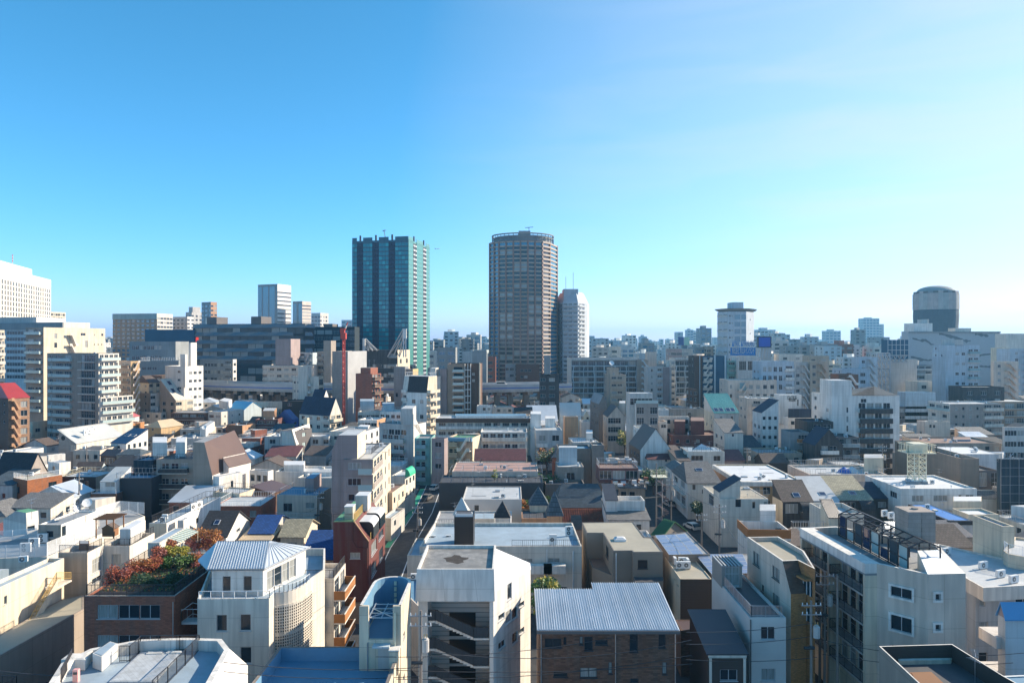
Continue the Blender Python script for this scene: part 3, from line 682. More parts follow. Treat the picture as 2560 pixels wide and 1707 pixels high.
ph.w(0, (2040, 585, 2118, 727), (2232, 583, 2312, 725)); a = ph.edge(1)[3]
for k in range(4): ph.add(1, a*(.08+.17*k), a*(.08+.17*(k+1))-.06, 13.1, 15.2)
ph.par = .02; ph.end(); wf.end()
# white building with slanted stair, left edge
lw = B('white building with long slanted outside stair at left edge', 'cream', 'rf_paleblue').box(-160, 0, 588, 690, z=11.2, th=88); lw.par = .4; lw.capm = 'white'
lw.w(0, (38, 765, 66, 845), (415, 600, 435, 690)); a, u, nn, L = lw.edge(0); m = MB(); A3, U3, N3 = a.to_3d(), u.to_3d(), nn.to_3d()
for k in range(14):
    t = .1+k*.045; p = A3+U3*(L*t)+Vc((0, 0, 2.6+k*.42)); m.box(p+N3*.004, U3*(L*.045), N3*1.1, (0, 0, .2), 'offwhite')
p, q = A3+U3*(L*.1)+N3*1.1+Vc((0, 0, 2.4)), A3+U3*(L*.73)+N3*1.1+Vc((0, 0, 8.3)); m.box(p, q-p, N3*.14, (0, 0, 1.1), 'cream'); m.box(A3+U3*(L*.73)+N3*.004+Vc((0, 0, 8.2)), U3*(L*.25), N3*1.2, (0, 0, .2), 'offwhite')
lw.part('outside_stair', m); m = MB(); rail(m, [p+Vc((0, 0, 1.1)), q+Vc((0, 0, 1.1)), q+U3*(L*.25)+Vc((0, 0, .2))], .9, 'brass', .16); lw.part('railing', m); lw.end()
ac_unit(pz(215, 460, 10.8), 20, 'single grey air conditioner at back of the pale roof with slanted stair', w=1)
# low sloping roof in the shade
lo = B('low building with long sloping beige grey roof in shade at left of brown brick building', 'greige', 'rf_tan').poly([(-60, 1345), (770, 885), (770, 757), (560, 800), (-60, 1160)], 6.2); lo.par = .03; lo.end()
# cracked white building behind
c1 = B('pale building with hairline cracks on its windowless shaded front and open roof deck', 'offwhite', 'rf_grey').box(535, 803, 945, 372, D=92, th=90); c1.facem[3] = 'beige'  # front wall toned beige to paint its shade
c1.w(0, (845, 415, 935, 545), (845, 590, 935, 640)); c1.prail(1.0, 'rail_black', [0, 3], .14); c1.block('planter', [(725, 350), (820, 350), (820, 318), (728, 318)], .9, 'browntile2'); c1.end()
c2 = B('white building with bay window and wooden pergola deck on its roof', 'offwhite', 'rf_dark').box(948, 1190, 1418, 310, D=96, th=90); c2.w(3, (1025, 382, 1110, 488)); c2.prail(1.0, 'rail_black', [3, 0], .14)
c2.block('stair_penthouse', [(1100, 296), (1200, 296), (1335, 205), (1250, 205)], 2.2, 'white', 'rf_white'); c2.end()
e = empty('gazebo', pz(1010, 215, 10.8), 'small dark brown wooden pergola with peaked hut on white roof', 'gazebo'); p = Vc(e['_w']); m = MB()
for sx in (-1.3, 1.3):
    for sy in (-1.3, 1.3): m.abox(p.x+sx-.07, p.x+sx+.07, p.y+sy-.07, p.y+sy+.07, p.z, p.z+2.8, 'wood')
m.obj('post', e); m = MB()
for k in range(9): m.abox(p.x-1.6, p.x+1.6, p.y-1.6+k*.4, p.y-1.52+k*.4, p.z+2.8, p.z+2.95, 'wood')
m.obj('slatted_roof', e); m = MB(); m.abox(p.x-.9, p.x+.9, p.y-.5, p.y+.7, p.z, p.z+1.2, 'wood'); m.face([(p.x-1.05, p.y-.6, p.z+1.2), (p.x+1.05, p.y-.6, p.z+1.2), (p.x, p.y-.6, p.z+1.85)], 'wood')
for s_ in (-1, 1): m.face([(p.x+s_*1.1, p.y-.6, p.z+1.18), (p.x+s_*1.1, p.y+.8, p.z+1.18), (p.x, p.y+.8, p.z+1.88), (p.x, p.y-.6, p.z+1.88)], 'sh_brown')
m.obj('hut', e)
# garden shed with glazed awning
sh = B('white roof shed with pale lean to roof behind the red shrubs', 'offwhite', 'rf_paleblue', 'garden_shed', 'shed').box(1357, 1465, 1700, 280, D=88.3, th=90, z0=12.2); sh.par = .03
a, u, nn, L = sh.edge(0); A3, U3, N3 = a.to_3d(), u.to_3d(), nn.to_3d(); m = MB(); o = A3+U3*(L*.3)+Vc((0, 0, sh.z1-.1))
for k in range(9): m.box(o+U3*(k*L*.09), U3*.12, N3*1.7+Vc((0, 0, -.5)), (0, 0, .1), 'cream_metal')
m.face([o+Vc((0, 0, .02)), o+N3*1.7+Vc((0, 0, -.48)), o+U3*(L*.75)+N3*1.7+Vc((0, 0, -.48)), o+U3*(L*.75)+Vc((0, 0, .02))], 'green_glass')
for k in (.02, .74): m.tube(o+U3*(k*L)+N3*1.6+Vc((0, 0, -.5)), o+U3*(k*L)+N3*1.6+Vc((0, 0, -2)), .06, 'cream_metal')
sh.part('glazed_awning', m); sh.end()
# black gable roof house
g7 = B('white gabled house with black shingle roof and one skylight behind the rust shrubs', 'white', 'sh_black').box(1815, 2075, 10j, 222, z=8.3, th=90); g7.pitched('gable', 3, 3.0, .3, 'sh_black'); g7.skylight(0, .45, .45); g7.w(0, (2170, 95, 2205, 180)); g7.end()
# front-left roof terrace

ft = B('white building with railed grey tile roof terrace in the bottom left corner', 'white', 'rf_paleblue').poly([(400, 1640), (1900, 1640), (2110, 1255), (2035, 1160), (1700, 1150), (1290, 1165), (830, 1250), (560, 1385)], 13.6); ft.par = .95; ft.pt = .45; ft.capm = 'white'
ft.rail([(560, 1560), (660, 1370)], 1.1, z=13.0); ft.rail([(1100, 1370), (1190, 1370), (1290, 1280), (1470, 1270), (1650, 1270), (1830, 1265), (1700, 1405), (1540, 1568), (1400, 1700)], 1.35, z=12.66, step=.12)
ft.block('tiled_deck', [(1000, 1568), (1420, 1568), (1670, 1290), (1300, 1290)], .12, 'tile_grey', 'tile_grey', z=12.68); ft.block('stair_housing', [(850, 1425), (935, 1460), (1080, 1330), (1010, 1310)], 1.2, 'white', 'rf_paleblue', z=12.68); ft.block('low_parapet', [(560, 1450), (780, 1450), (830, 1390), (640, 1390)], .9, 'white', 'white', z=12.68)
for x, y in ((1340, 1320), (1520, 1315)): ft.block('plinth', [(x, y), (x+150, y-5), (x+150, y-25), (x+20, y-22)], .22, 'white', 'white', z=12.68)
m = MB(); o = pz(1690, 1560, 13.6); nx = ft.fp; a = nx[1].to_3d(); c = nx[2].to_3d(); up = Vc((0, 0, 1)); d = Vc((1.5, .1, 0)); m.face([a+up*13.6, c+up*13.6, c+d+up*12.2, a+d+up*12.2], 'white'); m.face([a+d+up*12.2, c+d+up*12.2, c+d+up*4, a+d+up*4], 'white'); m.face([c+up*13.6, c+up*4, c+d+up*4, c+d+up*12.2], 'white'); ft.part('sloping_parapet', m); ft.end()
m = MB(); o = pz(665, 1560, 12.65); m.box(o, (.42, 0, 0), (0, .3, 0), (0, 0, 1.0), 'pinkbox'); m.box(o+Vc((.06, -.02, .62)), (.3, 0, 0), (0, .02, 0), (0, 0, .2), 'dframe'); tag(m.obj('fuel_box'), 'small pink box standing on the bottom left roof terrace', 'box')
# ---------------------------------------------------------------- tile C1
tile(640, 1280)
bt = B('building with deep blue sunken roof terrace in shade at bottom of photo', 'greige', 'rf_blue').poly([(-22.2, 48), (-10.5, 48), (-10.5, 65.2), (-22.2, 65.2)], 10.9, px=False); bt.par = 1.25; bt.pt = .3; bt.facem[2] = 'rf_blue'; bt.wall = 'rf_blue'; bt.capm = 'dconcrete'; bt.facem[1] = 'cream'; bt.end()
ot = B('narrow cream tower with horseshoe shaped open top and steel frame inside', 'cream', 'rf_blue').poly([(-14.1, 63), (-10.25, 63), (-10.25, 69.2)]+[(-12.17+1.92*math.cos(t), 69.2+1.9*math.sin(t)) for t in (i*math.pi/10 for i in range(1, 10))]+[(-14.1, 69.2)], 12.5, px=False); ot.z0 = 0; ot.par = .2; ot.pt = .3
ot.w(1, (1350, 1065, 1366, 1150), (1350, 1490, 1366, 1560)); I = inset(ot.fp, .28); m = MB(); n = len(ot.fp)
for i in range(1, n):
    a, c, ia, ic = ot.fp[i], ot.fp[(i+1) % n], I[i], I[(i+1) % n]
    for (p, q) in ((a, c), (ic, ia)): m.face([(*p, 12.503), (*q, 12.503), (*q, 15.6), (*p, 15.6)], 'cream' if p is a else 'rf_blue')  # inner face coloured blue to paint the shade inside the horseshoe
    m.face([(*a, 15.6), (*c, 15.6), (*ic, 15.6), (*ia, 15.6)], 'white')
p0, i0, p1, i1 = ot.fp[0], I[0], ot.fp[1], I[1]
m.abox(-14.097, -13.25, 63.003, 63.3, 12.503, 15.6, 'cream'); m.abox(-11.0, -10.253, 63.003, 63.3, 12.503, 15.6, 'cream'); ot.part('horseshoe_parapet', m)
m = MB()
for k in range(4): m.tube((-13.5, 63.8+k*1.1, 14.2), (-10.9, 63.8+k*1.1, 14.2), .06, 'rail_silver')
for x in (-13.4, -12.2, -11): m.tube((x, 63.7, 14.2), (x, 67.3, 14.2), .06, 'rail_silver')
m.tube((-13.4, 63.8, 14.2), (-11, 66, 14.2), .05, 'rail_silver'); m.tube((-13.4, 66, 14.2), (-11, 63.8, 14.2), .05, 'rail_silver')
for x in (-13.4, -11): m.tube((x, 64, 12.3), (x, 64, 14.2), .05, 'rail_silver')
for z in (13, 13.6, 14.2, 14.8): m.abox(-12.2, -11.95, 70.62, 70.78, z, z+.4, 'cream_metal')
ot.part('steel_frame', m); m = MB(); m.abox(-12.35, -11.3, 62.88, 62.99, 9.75, 11.95, 'lgrey'); ot.part('door', m); m = MB(); m.abox(-12.75, -11.2, 62.2, 62.99, 12.05, 12.2, 'paleblue'); ot.part('door_canopy', m)
m = MB(); m.tube((-13.3, 62.92, 9.7), (-13.3, 62.92, 12.3), .06, 'steel'); m.tube((-10.75, 62.9, 9.7), (-10.75, 62.9, 15), .09, 'cream_metal'); ot.part('downpipe', m); m = MB(); m.abox(-11.15, -10.3, 62.0, 62.97, 9.7, 11.9, 'cream'); m.abox(-11.2, -10.25, 61.95, 62.98, 11.9, 12.0, 'white'); ot.part('service_closet', m); ot.end()
# white stairwell building
sw = B('white building with open zigzag stairwell and weathered flat roof slab at centre bottom', 'sidingwhite', 'rf_moss').poly([(-9.6, 70), (-8.65, 70), (-8.65, 73.2), (-2.3, 73.2), (-2.3, 70), (-1.9, 70), (2.1, 77.5), (2.1, 79.5), (-9.6, 79.5)], 14.2, px=False); sw.par = .02; sw.facem[0] = sw.facem[4] = sw.facem[7] = 'white'; sw.facem[5] = 'white'
for r in [(2225, 930, 2282, 985), (2290, 900, 2345, 1015), (2308, 610, 2348, 800), (2225, 1180, 2290, 1245)]: sw.w(5, r)
tile(1280, 1280); sw.w(5, (60, 825, 112, 870), (2, 875, 50, 975), (60, 1065, 112, 1115), (2, 1100, 52, 1200)); tile(640, 1280)
m = MB(); X0, X1, Y0, Y1 = -9.75, -1.85, 69.95, 78.3; zt = 16.7; Xm = .25                 # roof slab with slanted front fascia
for f in ([(X0, Y0, zt), (X1, Y0, zt), (X1+.1, 69.55, 13.55), (X0-.12, 69.55, 13.55)], [(X0-.12, 69.55, 13.55), (X1+.1, 69.55, 13.55), (X1, Y1, 13.55), (X0, Y1, 13.55)], [(X0, Y1, zt), (X0, Y0, zt), (X0-.12, 69.55, 13.55), (X0, Y1, 13.55)], [(X1, Y0, zt), (X1, Y1, zt), (X1, Y1, 13.55), (X1+.1, 69.55, 13.55)], [(X1, Y1, zt), (X0, Y1, zt), (X0, Y1, 13.55), (X1, Y1, 13.55)]): m.face(f, 'white')
for a, c, d, e_ in (((X0, Y0), (X1, Y0), (X1-.2, Y0+.2), (X0+.2, Y0+.2)), ((X1, Y0), (X1, Y1), (X1-.2, Y1-.2), (X1-.2, Y0+.2)), ((X1, Y1), (X0, Y1), (X0+.2, Y1-.2), (X1-.2, Y1-.2)), ((X0, Y1), (X0, Y0), (X0+.2, Y0+.2), (X0+.2, Y1-.2))):
    m.face([(*a, zt), (*c, zt), (*d, zt), (*e_, zt)], 'white'); m.face([(*d, zt), (*e_, zt), (*e_, zt-.35), (*d, zt-.35)], 'white')
sw.part('roof_slab', m); m = MB(); m.face([(X0+.2, Y0+.2, zt-.35), (X1-.2, Y0+.2, zt-.35), (X1-.2, Y1-.2, zt-.35), (X0+.2, Y1-.2, zt-.35)], 'rf_moss'); sw.part('roof', m); m = MB(); m.face([(-6.1+1.25*math.cos(t*.45)*(1+.3*math.sin(t*2.3)), 74.2+1.3*math.sin(t*.45)*(1+.25*math.cos(t*1.7)), zt-.344) for t in range(14)], 'soil'); sw.part('moss_patch', m)
m = MB(); m.face([(-1.84, 70.2, 16.3), (-1.9, 70.0, 14.2), (2.15, 77.4, 14.2), (-1.84, 78.2, 16.3)], 'rf_white'); m.face([(-1.84, 78.2, 16.3), (2.15, 77.4, 14.2), (2.1, 79.6, 14.2)], 'rf_white'); sw.part('sloping_roof', m)
for k in range(5):
    zb = 11.3-k*2.88; m = MB(); n = 11                # flight from upper left to lower right landing
    m.abox(-8.6, -7.9, 70.2, 73.15, zb-.2, zb, 'white')
    for j in range(n): x = -7.9+j*.36; z = zb-.12*j*1.35; m.abox(x, x+.37, 70.35, 71.6, z-.36, z-.02, 'white')
    ze = zb-.12*n*1.35; m.abox(-3.95, -2.35, 70.2, 73.15, ze-.2, ze-.01, 'white'); sw.part('stair_flight', m); m = MB()
    P3 = [(-8.6, 70.28, zb), (-7.9, 70.28, zb), (-3.95, 70.28, ze), (-2.4, 70.28, ze)]
    for a, c in zip(P3, P3[1:]): m.face([(*a[:2], a[2]+.05), (*c[:2], c[2]+.05), (*c[:2], c[2]+1.05), (*a[:2], a[2]+1.05)], 'mesh')
    rail(m, P3, 1.1, 'rail_black', .3); sw.part('stair_railing', m)
    m = MB(); m.abox(-6.7, -3.9, 73.08, 73.17, zb-2.8, zb-.3, 'black'); sw.part('door', m)  # black sheet stands in for the shade inside the stairwell openings
m = MB()
for k in range(26): m.abox(-8.6, -2.35, 73.12, 73.16, .5+k*.5, .53+k*.5, 'dgrey')
sw.part('cladding_joint', m); sw.end()
# wide white flat building behind it
fw = B('long white flat roofed building with railed roof and slim windows behind the stairwell block', 'offwhite', 'rf_paleblue').poly([(1500, 312), (2990, 310), (2905, 95), (1640, 95)], 9.9); fw.par = .55
tile(1280, 1280); fw.w(0, (78, 425, 190, 466), (330, 420, 440, 464)); fw.g(0, 2, 1, 1.1, 1.0, 6, .7, .95)
fw.rail([(0, 310), (625, 308)], .9, 'rail_black', step=.3); m = MB(); o = pz(550, 720, 0); x = pz(560, 310, 9.9); m.tube((x.x, x.y-.1, 0), (x.x, x.y-.1, 9.2), .1, 'rail_white'); x = pz(320, 310, 9.9); m.tube((x.x, x.y-.08, 0), (x.x, x.y-.08, 9.4), .06, 'rail_white'); fw.part('downpipe', m)
m = MB()
for xx, y in ((265, 478), (390, 478)): 
    p = pd(xx, y, 99.6); m.abox(p.x-1.6, p.x+1.6, 98.9, 99.95, p.z-1.2, p.z, 'white')
fw.part('window_box', m); fw.end(); tile(640, 1280)
e = B('tall navy black lift housing standing on the long white roof', 'black', 'rf_dark', 'lift_housing', 'lift housing').box(4j, 1820, 1995, 45, D=101.5, th=0, z0=9.4); e.par = .05; e.block('vent_box', [(1830, 45), (1990, 45), (1985, 25), (1835, 25)], .5, 'pale_metal'); e.end()
tile(1280, 1280)
ac_unit(pz(376, 300, 9.4), 0, 'white air conditioner at the front railing of the long white roof', h=1.5, w=1.1); ac_unit(pz(525, 215, 9.4), 10, 'tall double fan air conditioner at back corner of the long white roof', two=True, w=1.2)
tile(640, 1280)
lwg = B('small pale building with low grey roof beside the street left of the navy lift housing', 'offwhite', 'rf_paleblue').box(1388, 1388, 1560, 392, z=8.6, th=0) if 0 else B('small pale building with low grey roof beside the street left of the navy lift housing', 'offwhite', 'rf_paleblue').poly([(1388, 395), (1520, 395), (1700, 238), (1470, 238)], 9.0); lwg.par = .25; lwg.end()
ac_unit(pz(1625, 262, 8.75), 5, 'left air conditioner of the two beside the navy lift housing', 'units beside lift housing'); ac_unit(pz(1765, 258, 8.75), 5, 'right air conditioner of the two beside the navy lift housing', 'units beside lift housing')
b8 = B('low white building with small blue roof between the horseshoe tower and stairwell block', 'offwhite', 'rf_blue').poly([(1395, 770), (1490, 860), (1490, 590), (1375, 600)], 8.5); b8.par = .2; b8.end(); ac_unit(pz(1450, 620, 8.3), 0, 'air conditioner on the small blue roof beside the horseshoe tower')
# maroon house with slanted shoulder
D0, D1 = 97., 109.5; xL, xm, xR, zs, zt = -25.4, -22.4, -20.35, 11.6, 14.4
mr = B('dark red rendered building with slanted shoulder and two round dormers', 'redpaint', 'rf_green').poly([(xL, D0), (xR, D0), (xR, D1), (xL, D1)], zs, px=False); mr.par = None
mr.w(0, (865, 370, 955, 425)); mr.w(1, (1058, 265, 1108, 375), (1125, 170, 1168, 240), (1060, 470, 1105, 570), (1130, 330, 1165, 440))
for y in (D0, D1): f = [Vc((xL, y, zs)), Vc((xR, y, zs)), Vc((xm, y, zt)), Vc((xL, y, zt))]; mr.tri.append(f)
mr.tri.append([Vc((xL, D1, zs)), Vc((xL, D0, zs)), Vc((xL, D0, zt)), Vc((xL, D1, zt))])
m = MB(); m.face([(xL, D0, zt), (xm, D0, zt), (xm, D1, zt), (xL, D1, zt)], 'rf_green'); m.face([(xm, D0, zt), (xR, D0, zs), (xR, D1, zs), (xm, D1, zt)], 'redpaint'); m.tube((xm, D0-.05, zt+.05), (xR, D0-.05, zs+.05), .1, 'peach'); mr.part('roof', m)
for k in range(2):
    m = MB(); y0 = D0+1.6+k*5.0; y1 = y0+4.0; n = 6; pr = [(xR+.35, zs-.1)]+[(xR+.35-.8*(1-math.cos(i*math.pi/12)), 13.2+.8*math.sin(i*math.pi/12)) for i in range(n+1)]+[(xm, 14.0), (xm, 12)]
    for y, r_ in ((y0, False), (y1, True)): m.face([(px_, y, pz_) for px_, pz_ in (reversed(pr) if r_ else pr)], 'black')
    for (a, b_), i in zip(zip(pr, pr[1:]), range(9)): m.face([(a[0], y0, a[1]), (a[0], y1, a[1]), (b_[0], y1, b_[1]), (b_[0], y0, b_[1])], 'dark_glass' if i == 0 else 'rf_white')
    for j in range(1, 4): m.box((xR+.353, y0+j-.03, zs), (.02, 0, 0), (0, .08, 0), (0, 0, 1.6), 'sm_brown')
    mr.part('dormer', m)
mr.rail([(xL, D0+.1, zt), (xm-.3, D0+.1, zt)], 1.1, 'rail_black', px=False); mr.rail([(xm-.1, D0+.1, zt), (xm-.1, D1, zt)], 1.1, 'brass', px=False); mr.rail([(xR+.02, D0+1, zs), (xR+.02, D1, zs)], .9, 'brass', px=False)
for i, (x, y, w, h) in enumerate(((-24.1, 98.2, 1.2, 1.8), (-23.6, 103, 1.8, 2.3))):
    m = MB(); m.abox(x, x+w, y, y+1.6+i, zt+.01, zt+h, 'cream' if not i else 'lgrey'); m.abox(x-.05, x+w+.05, y-.05, y+1.65+i, zt+h, zt+h+.1, 'rf_white'); mr.part('stair_penthouse', m)
m = MB(); pts = [pd(890, 105, 96.9), pd(885, 265, 96.9), pd(920, 320, 96.9), pd(1020, 330, 96.9), pd(1022, 650, 96.9)]
for a, c in zip(pts, pts[1:]): m.tube(a, c, .06, 'redpaint')
mr.part('downpipe', m); mr.end()
# royal blue tiled houses
b = B('house with wide royal blue tiled roof left of the dark red building', 'beige', 'sh_royal').box(420, 742, 13j, 425, D=104, th=90); b.pitched('gable', 3, 2.6, .4, 'sh_royal'); b.end()
tile(640, 960)
b = B('small house with bright cobalt blue tiled roof behind grey ribbed roof', 'lgrey', 'sm_blue').box(-60, 150, 9j, 1365, z=7.5, th=90); b.pitched('gable', 3, 2, .3, 'sh_royal'); b.end()
b = B('house with sandy cream tiled roof next to the cobalt one', 'cream', 'sh_cream').box(225, 440, 8j, 1395, z=7.2, th=90); b.pitched('gable', 3, 1.9, .4, 'sh_cream'); b.end()
b = B('house with brown ribbed low roof tucked behind the grey hip roof', 'greige', 'sm_brown').box(-150, 130, 6j, 1425, z=7.0, th=90); b.pitched('shed', 3, .8, .2, 'sm_sand'); b.end()
tile(640, 1280)
sb = B('white flats with orange panelled balconies to the right of the glass block building', 'offwhite', 'rf_grey').box(300, 715, 822, 610, D=80, th=90); sb.bal(0, .0, .95, 4, 'wood_o', .35, 2.7, 1.3, 1.0, 2, 'white'); sb.prail(1.0, 'rail_black', [3, 0], .15); sb.end()
b = B('low rust coloured lean to shed in the dark alley below orange balconies', 'tan', 'rf_tan').poly([(800, 830), (985, 830), (1000, 735), (830, 735)], 3.0); b.par = .03; b.end()
tile(1280, 1280)
# brown brick house with ribbed metal roof
X0, X1, Y0, Y1 = 2.75, 16.35, 68., 76.
rb = B('dark brick building with bright ribbed metal roof at bottom centre', 'darkbrick', 'sm_silver').poly([(X0, Y0), (X1, Y0), (X1, Y1+1.4), (9.1, Y1+1.4), (9.1, Y1), (X0, Y1)], 11.3, px=False); rb.par = None
rb.fr = 'dframe'; rb.w(0, (300, 1158, 455, 1242), (472, 1145, 500, 1215), (620, 1140, 652, 1215), (664, 1140, 742, 1268), (765, 1170, 878, 1216), (1080, 1105, 1156, 1282), (1345, 1120, 1411, 1246), (380, 1465, 510, 1512), (625, 1425, 782, 1518), (885, 1375, 921, 1482), (1380, 1375, 1422, 1487), (1085, 1522, 1160, 1566))
m = MB(); zs = lambda y: 11.42+(y-Y0)*.13; o_ = .3
fl, fr_ = Vc((X0-o_, Y0-o_, zs(Y0)-.04)), Vc((X1+o_, Y0-o_, zs(Y0)-.04)); yb = Y1+1.4
P = [fl, fr_, Vc((X1+o_, yb, zs(yb))), Vc((9.0, yb, zs(yb))), Vc((9.0, Y1, zs(Y1))), Vc((X0-o_, Y1, zs(Y1)))]
m.face(P, 'sm_silver'); m.face([p-Vc((0, 0, .12)) for p in reversed(P)], 'dgrey')
for i in range(6): a, c = P[i], P[(i+1) % 6]; m.face([a-Vc((0, 0, .12)), c-Vc((0, 0, .12)), c, a], 'dgrey')
n = 56
for i in range(n+1):
    x = X0-o_+.06+(X1-X0+2*o_-.2)*i/n; ye = yb if x > 9 else Y1; a = Vc((x, Y0-o_, zs(Y0)-.036)); c = Vc((x, ye, zs(ye)+.004)); i0 = len(m.v); k = m.mi('sm_silver')
    for p in (a, c): m.v.extend([p+Vc((-.045, 0, 0)), p+Vc((-.025, 0, .1)), p+Vc((.035, 0, .1)), p+Vc((.055, 0, 0))])
    for j in range(3): m.f.append((i0+j, i0+j+4, i0+j+5, i0+j+1)); m.m.append(k)
    m.f.append((i0, i0+1, i0+2, i0+3)); m.m.append(k)
m.box(fl+Vc((0, -.13, -.32)), (X1-X0+2*o_, 0, 0), (0, .13, 0), (0, 0, .3), 'dgrey'); rb.part('roof', m)
for y in (Y0, Y1): pass
rb.tri += [[Vc((X1, Y0, 11.3)), Vc((X1, yb, 11.3)), Vc((X1, yb, zs(yb)-.13))], [Vc((X0, Y1, 11.3)), Vc((X0, Y0, 11.3)), Vc((X0, Y1, zs(Y1)-.13))]]
m = MB()
for x in (X0+.15, 10.3, X1-.1): m.tube((x, Y0-.08, 0), (x, Y0-.08, 11.2), .055, 'rail_silver')
rb.part('downpipe', m); rb.end()
# tan flat-roofed house
tn = B('tan clad house with stepped flat beige roof and one white skylight dome', 'sidingtan', 'rf_tan', fr='dframe').poly([(685, 187), (835, 188), (930, 352), (1100, 350), (1112, 364), (1385, 362), (1285, 232), (1218, 228), (1112, 87), (642, 92)], 10.5); tn.par = .06; tn.pt = .15; tn.capm = 'dgrey'
tn.w(4, (1155, 438, 1245, 518)); tn.w(1, (862, 310, 885, 415)); x = pz(955, 355, 10.5); m = MB(); m.tube((x.x, x.y-.08, 0), (x.x, x.y-.08, 10.2), .06, 'rail_white'); tn.part('downpipe', m)
c = pz(990, 258, 10.44); m = MB(); m.abox(c.x-.85, c.x+.85, c.y-.7, c.y+.7, c.z, c.z+.3, 'rail_white'); i0 = [(c.x-.8, c.y-.65, c.z+.3), (c.x+.8, c.y-.65, c.z+.3), (c.x+.8, c.y+.65, c.z+.3), (c.x-.8, c.y+.65, c.z+.3)]; t0 = [(c.x-.45, c.y-.35, c.z+.52), (c.x+.45, c.y-.35, c.z+.52), (c.x+.45, c.y+.35, c.z+.52), (c.x-.45, c.y+.35, c.z+.52)]
for j in range(4): m.face([i0[j], i0[(j+1) % 4], t0[(j+1) % 4], t0[j]], 'rf_white')
m.face(t0, 'rf_white'); tn.part('skylight_dome', m); tn.end()
b = B('tan lean to annex with dark rimmed roof left of the tan clad house', 'sidingtan', 'rf_brown').poly([(735, 502), (915, 577), (1000, 577), (930, 400), (692, 396)], 6.6); b.par = .05; b.capm = 'dgrey'; b.end()
b = B('tan porch block with dark flat roof in front of the tan clad house', 'sidingtan', 'rf_dark').poly([(1128, 637), (1388, 632), (1385, 588), (1116, 590)], 7.0); b.par = .04; b.capm = 'dgrey'; b.end()
# solar roof house
so = B('cream and black house with flat front roof holding a cluster of air conditioners', 'cream', 'rf_tan').box(1402, 1545, 1832, 612, z=8.5, th=0); so.facem[0] = 'sidingdark'; so.par = .12; so.pt = .1; so.w(3, (1485, 610, 1500, 622), (1515, 665, 1530, 680)); so.end()
for k, (x, y, yw) in enumerate(((1495, 480, -90), (1560, 480, 0), (1610, 490, 90), (1540, 520, 0), (1605, 520, 0))): ac_unit(pz(x, y, 8.4), yw, 'grey white air conditioner in the cluster of five on the cream and black house', 'cluster of five air conditioners', w=1.0, h=.95)
def panels(P, nx, ny, host, gap=.04):
    for i in range(nx):
        for j in range(ny):
            L = lambda u, v: P[0].lerp(P[1], u).lerp(P[3].lerp(P[2], u), v); m = MB(); g_ = .02
            c = [L((i+g_)/nx, (j+g_)/ny), L((i+1-g_)/nx, (j+g_)/ny), L((i+1-g_)/nx, (j+1-g_)/ny), L((i+g_)/nx, (j+1-g_)/ny)]; n = (c[1]-c[0]).cross(c[3]-c[0]).normalized()
            m.face([p+n*.05 for p in c], 'solar')
            for a in range(4): m.face([c[a], c[(a+1) % 4], c[(a+1) % 4]+n*.05, c[a]+n*.05], 'frame'); d = (c[(a+1) % 4]-c[a]); e_ = (c[(a+2) % 4]-c[(a+1) % 4]).normalized()*.05; m.face([c[a]+n*.053, c[a]+d+n*.053, c[a]+d+e_+n*.053, c[a]+e_+n*.053], 'frame')
            host.part('solar_panel', m)

sp = B('house with blue grey solar panels covering its roof behind the cluster of air conditioners', 'greige', 'rf_grey').poly([(1440, 392), (1820, 385), (1610, 176), (1300, 214)], 9.4); sp.par = .1; sp.capm = 'dgrey'
panels([pz(1440, 392, 9.5), pz(1760, 385, 9.5), pz(1590, 200, 9.9), pz(1312, 213, 9.9)], 3, 5, sp); sp.end()
sq = B('house roofed with a wide slope of pale solar panels beside the pink walled building', 'greige', 'rf_grey').poly([(1835, 575), (2290, 560), (2170, 383), (1672, 385)], 8.3); sq.par = .05
panels([pz(1835, 573, 8.5), pz(2200, 560, 8.5), pz(2120, 385, 9.2), pz(1680, 387, 9.2)], 4, 5, sq); sq.end()
# white siding building with roof terrace
ws = B('white siding building with railed roof terrace and glazed stair hut', 'sidingwhite', 'rf_dark').box(1835, 2180, 2515, 965, D=70, th=0); ws.par = .3; ws.capm = 'lgrey'; ws.w(0, (2285, 1050, 2415, 1167), (2288, 1432, 2418, 1545)); ws.prail(1.1, 'rail_silver', [0, 3], .13, .25)
m = MB(); x = ws.fp[0]; m.tube((x.x+.1, x.y-.07, 0), (x.x+.1, x.y-.07, ws.z1-.2), .07, 'dgrey'); ws.part('downpipe', m)
st = B(None, 'sidinggrey', 'sm_dark', host=ws).box(1837, 1925, 2113, 497, D=79, th=0, z0=11.5); st.par = .05; st.add(0, .4, st.edge(0)[3]-.3, 11.7, 14.0); st.end(); m = MB()
for k in range(7): a = st.fp[0].lerp(st.fp[1], k/6); c = st.fp[3].lerp(st.fp[2], k/6); m.box((a.x, a.y, st.z1+.005), (.15, 0, 0), (c.x-a.x, c.y-a.y, 0), (0, 0, .12), 'rf_light')
ws.part('roof_ribs', m); ws.end()
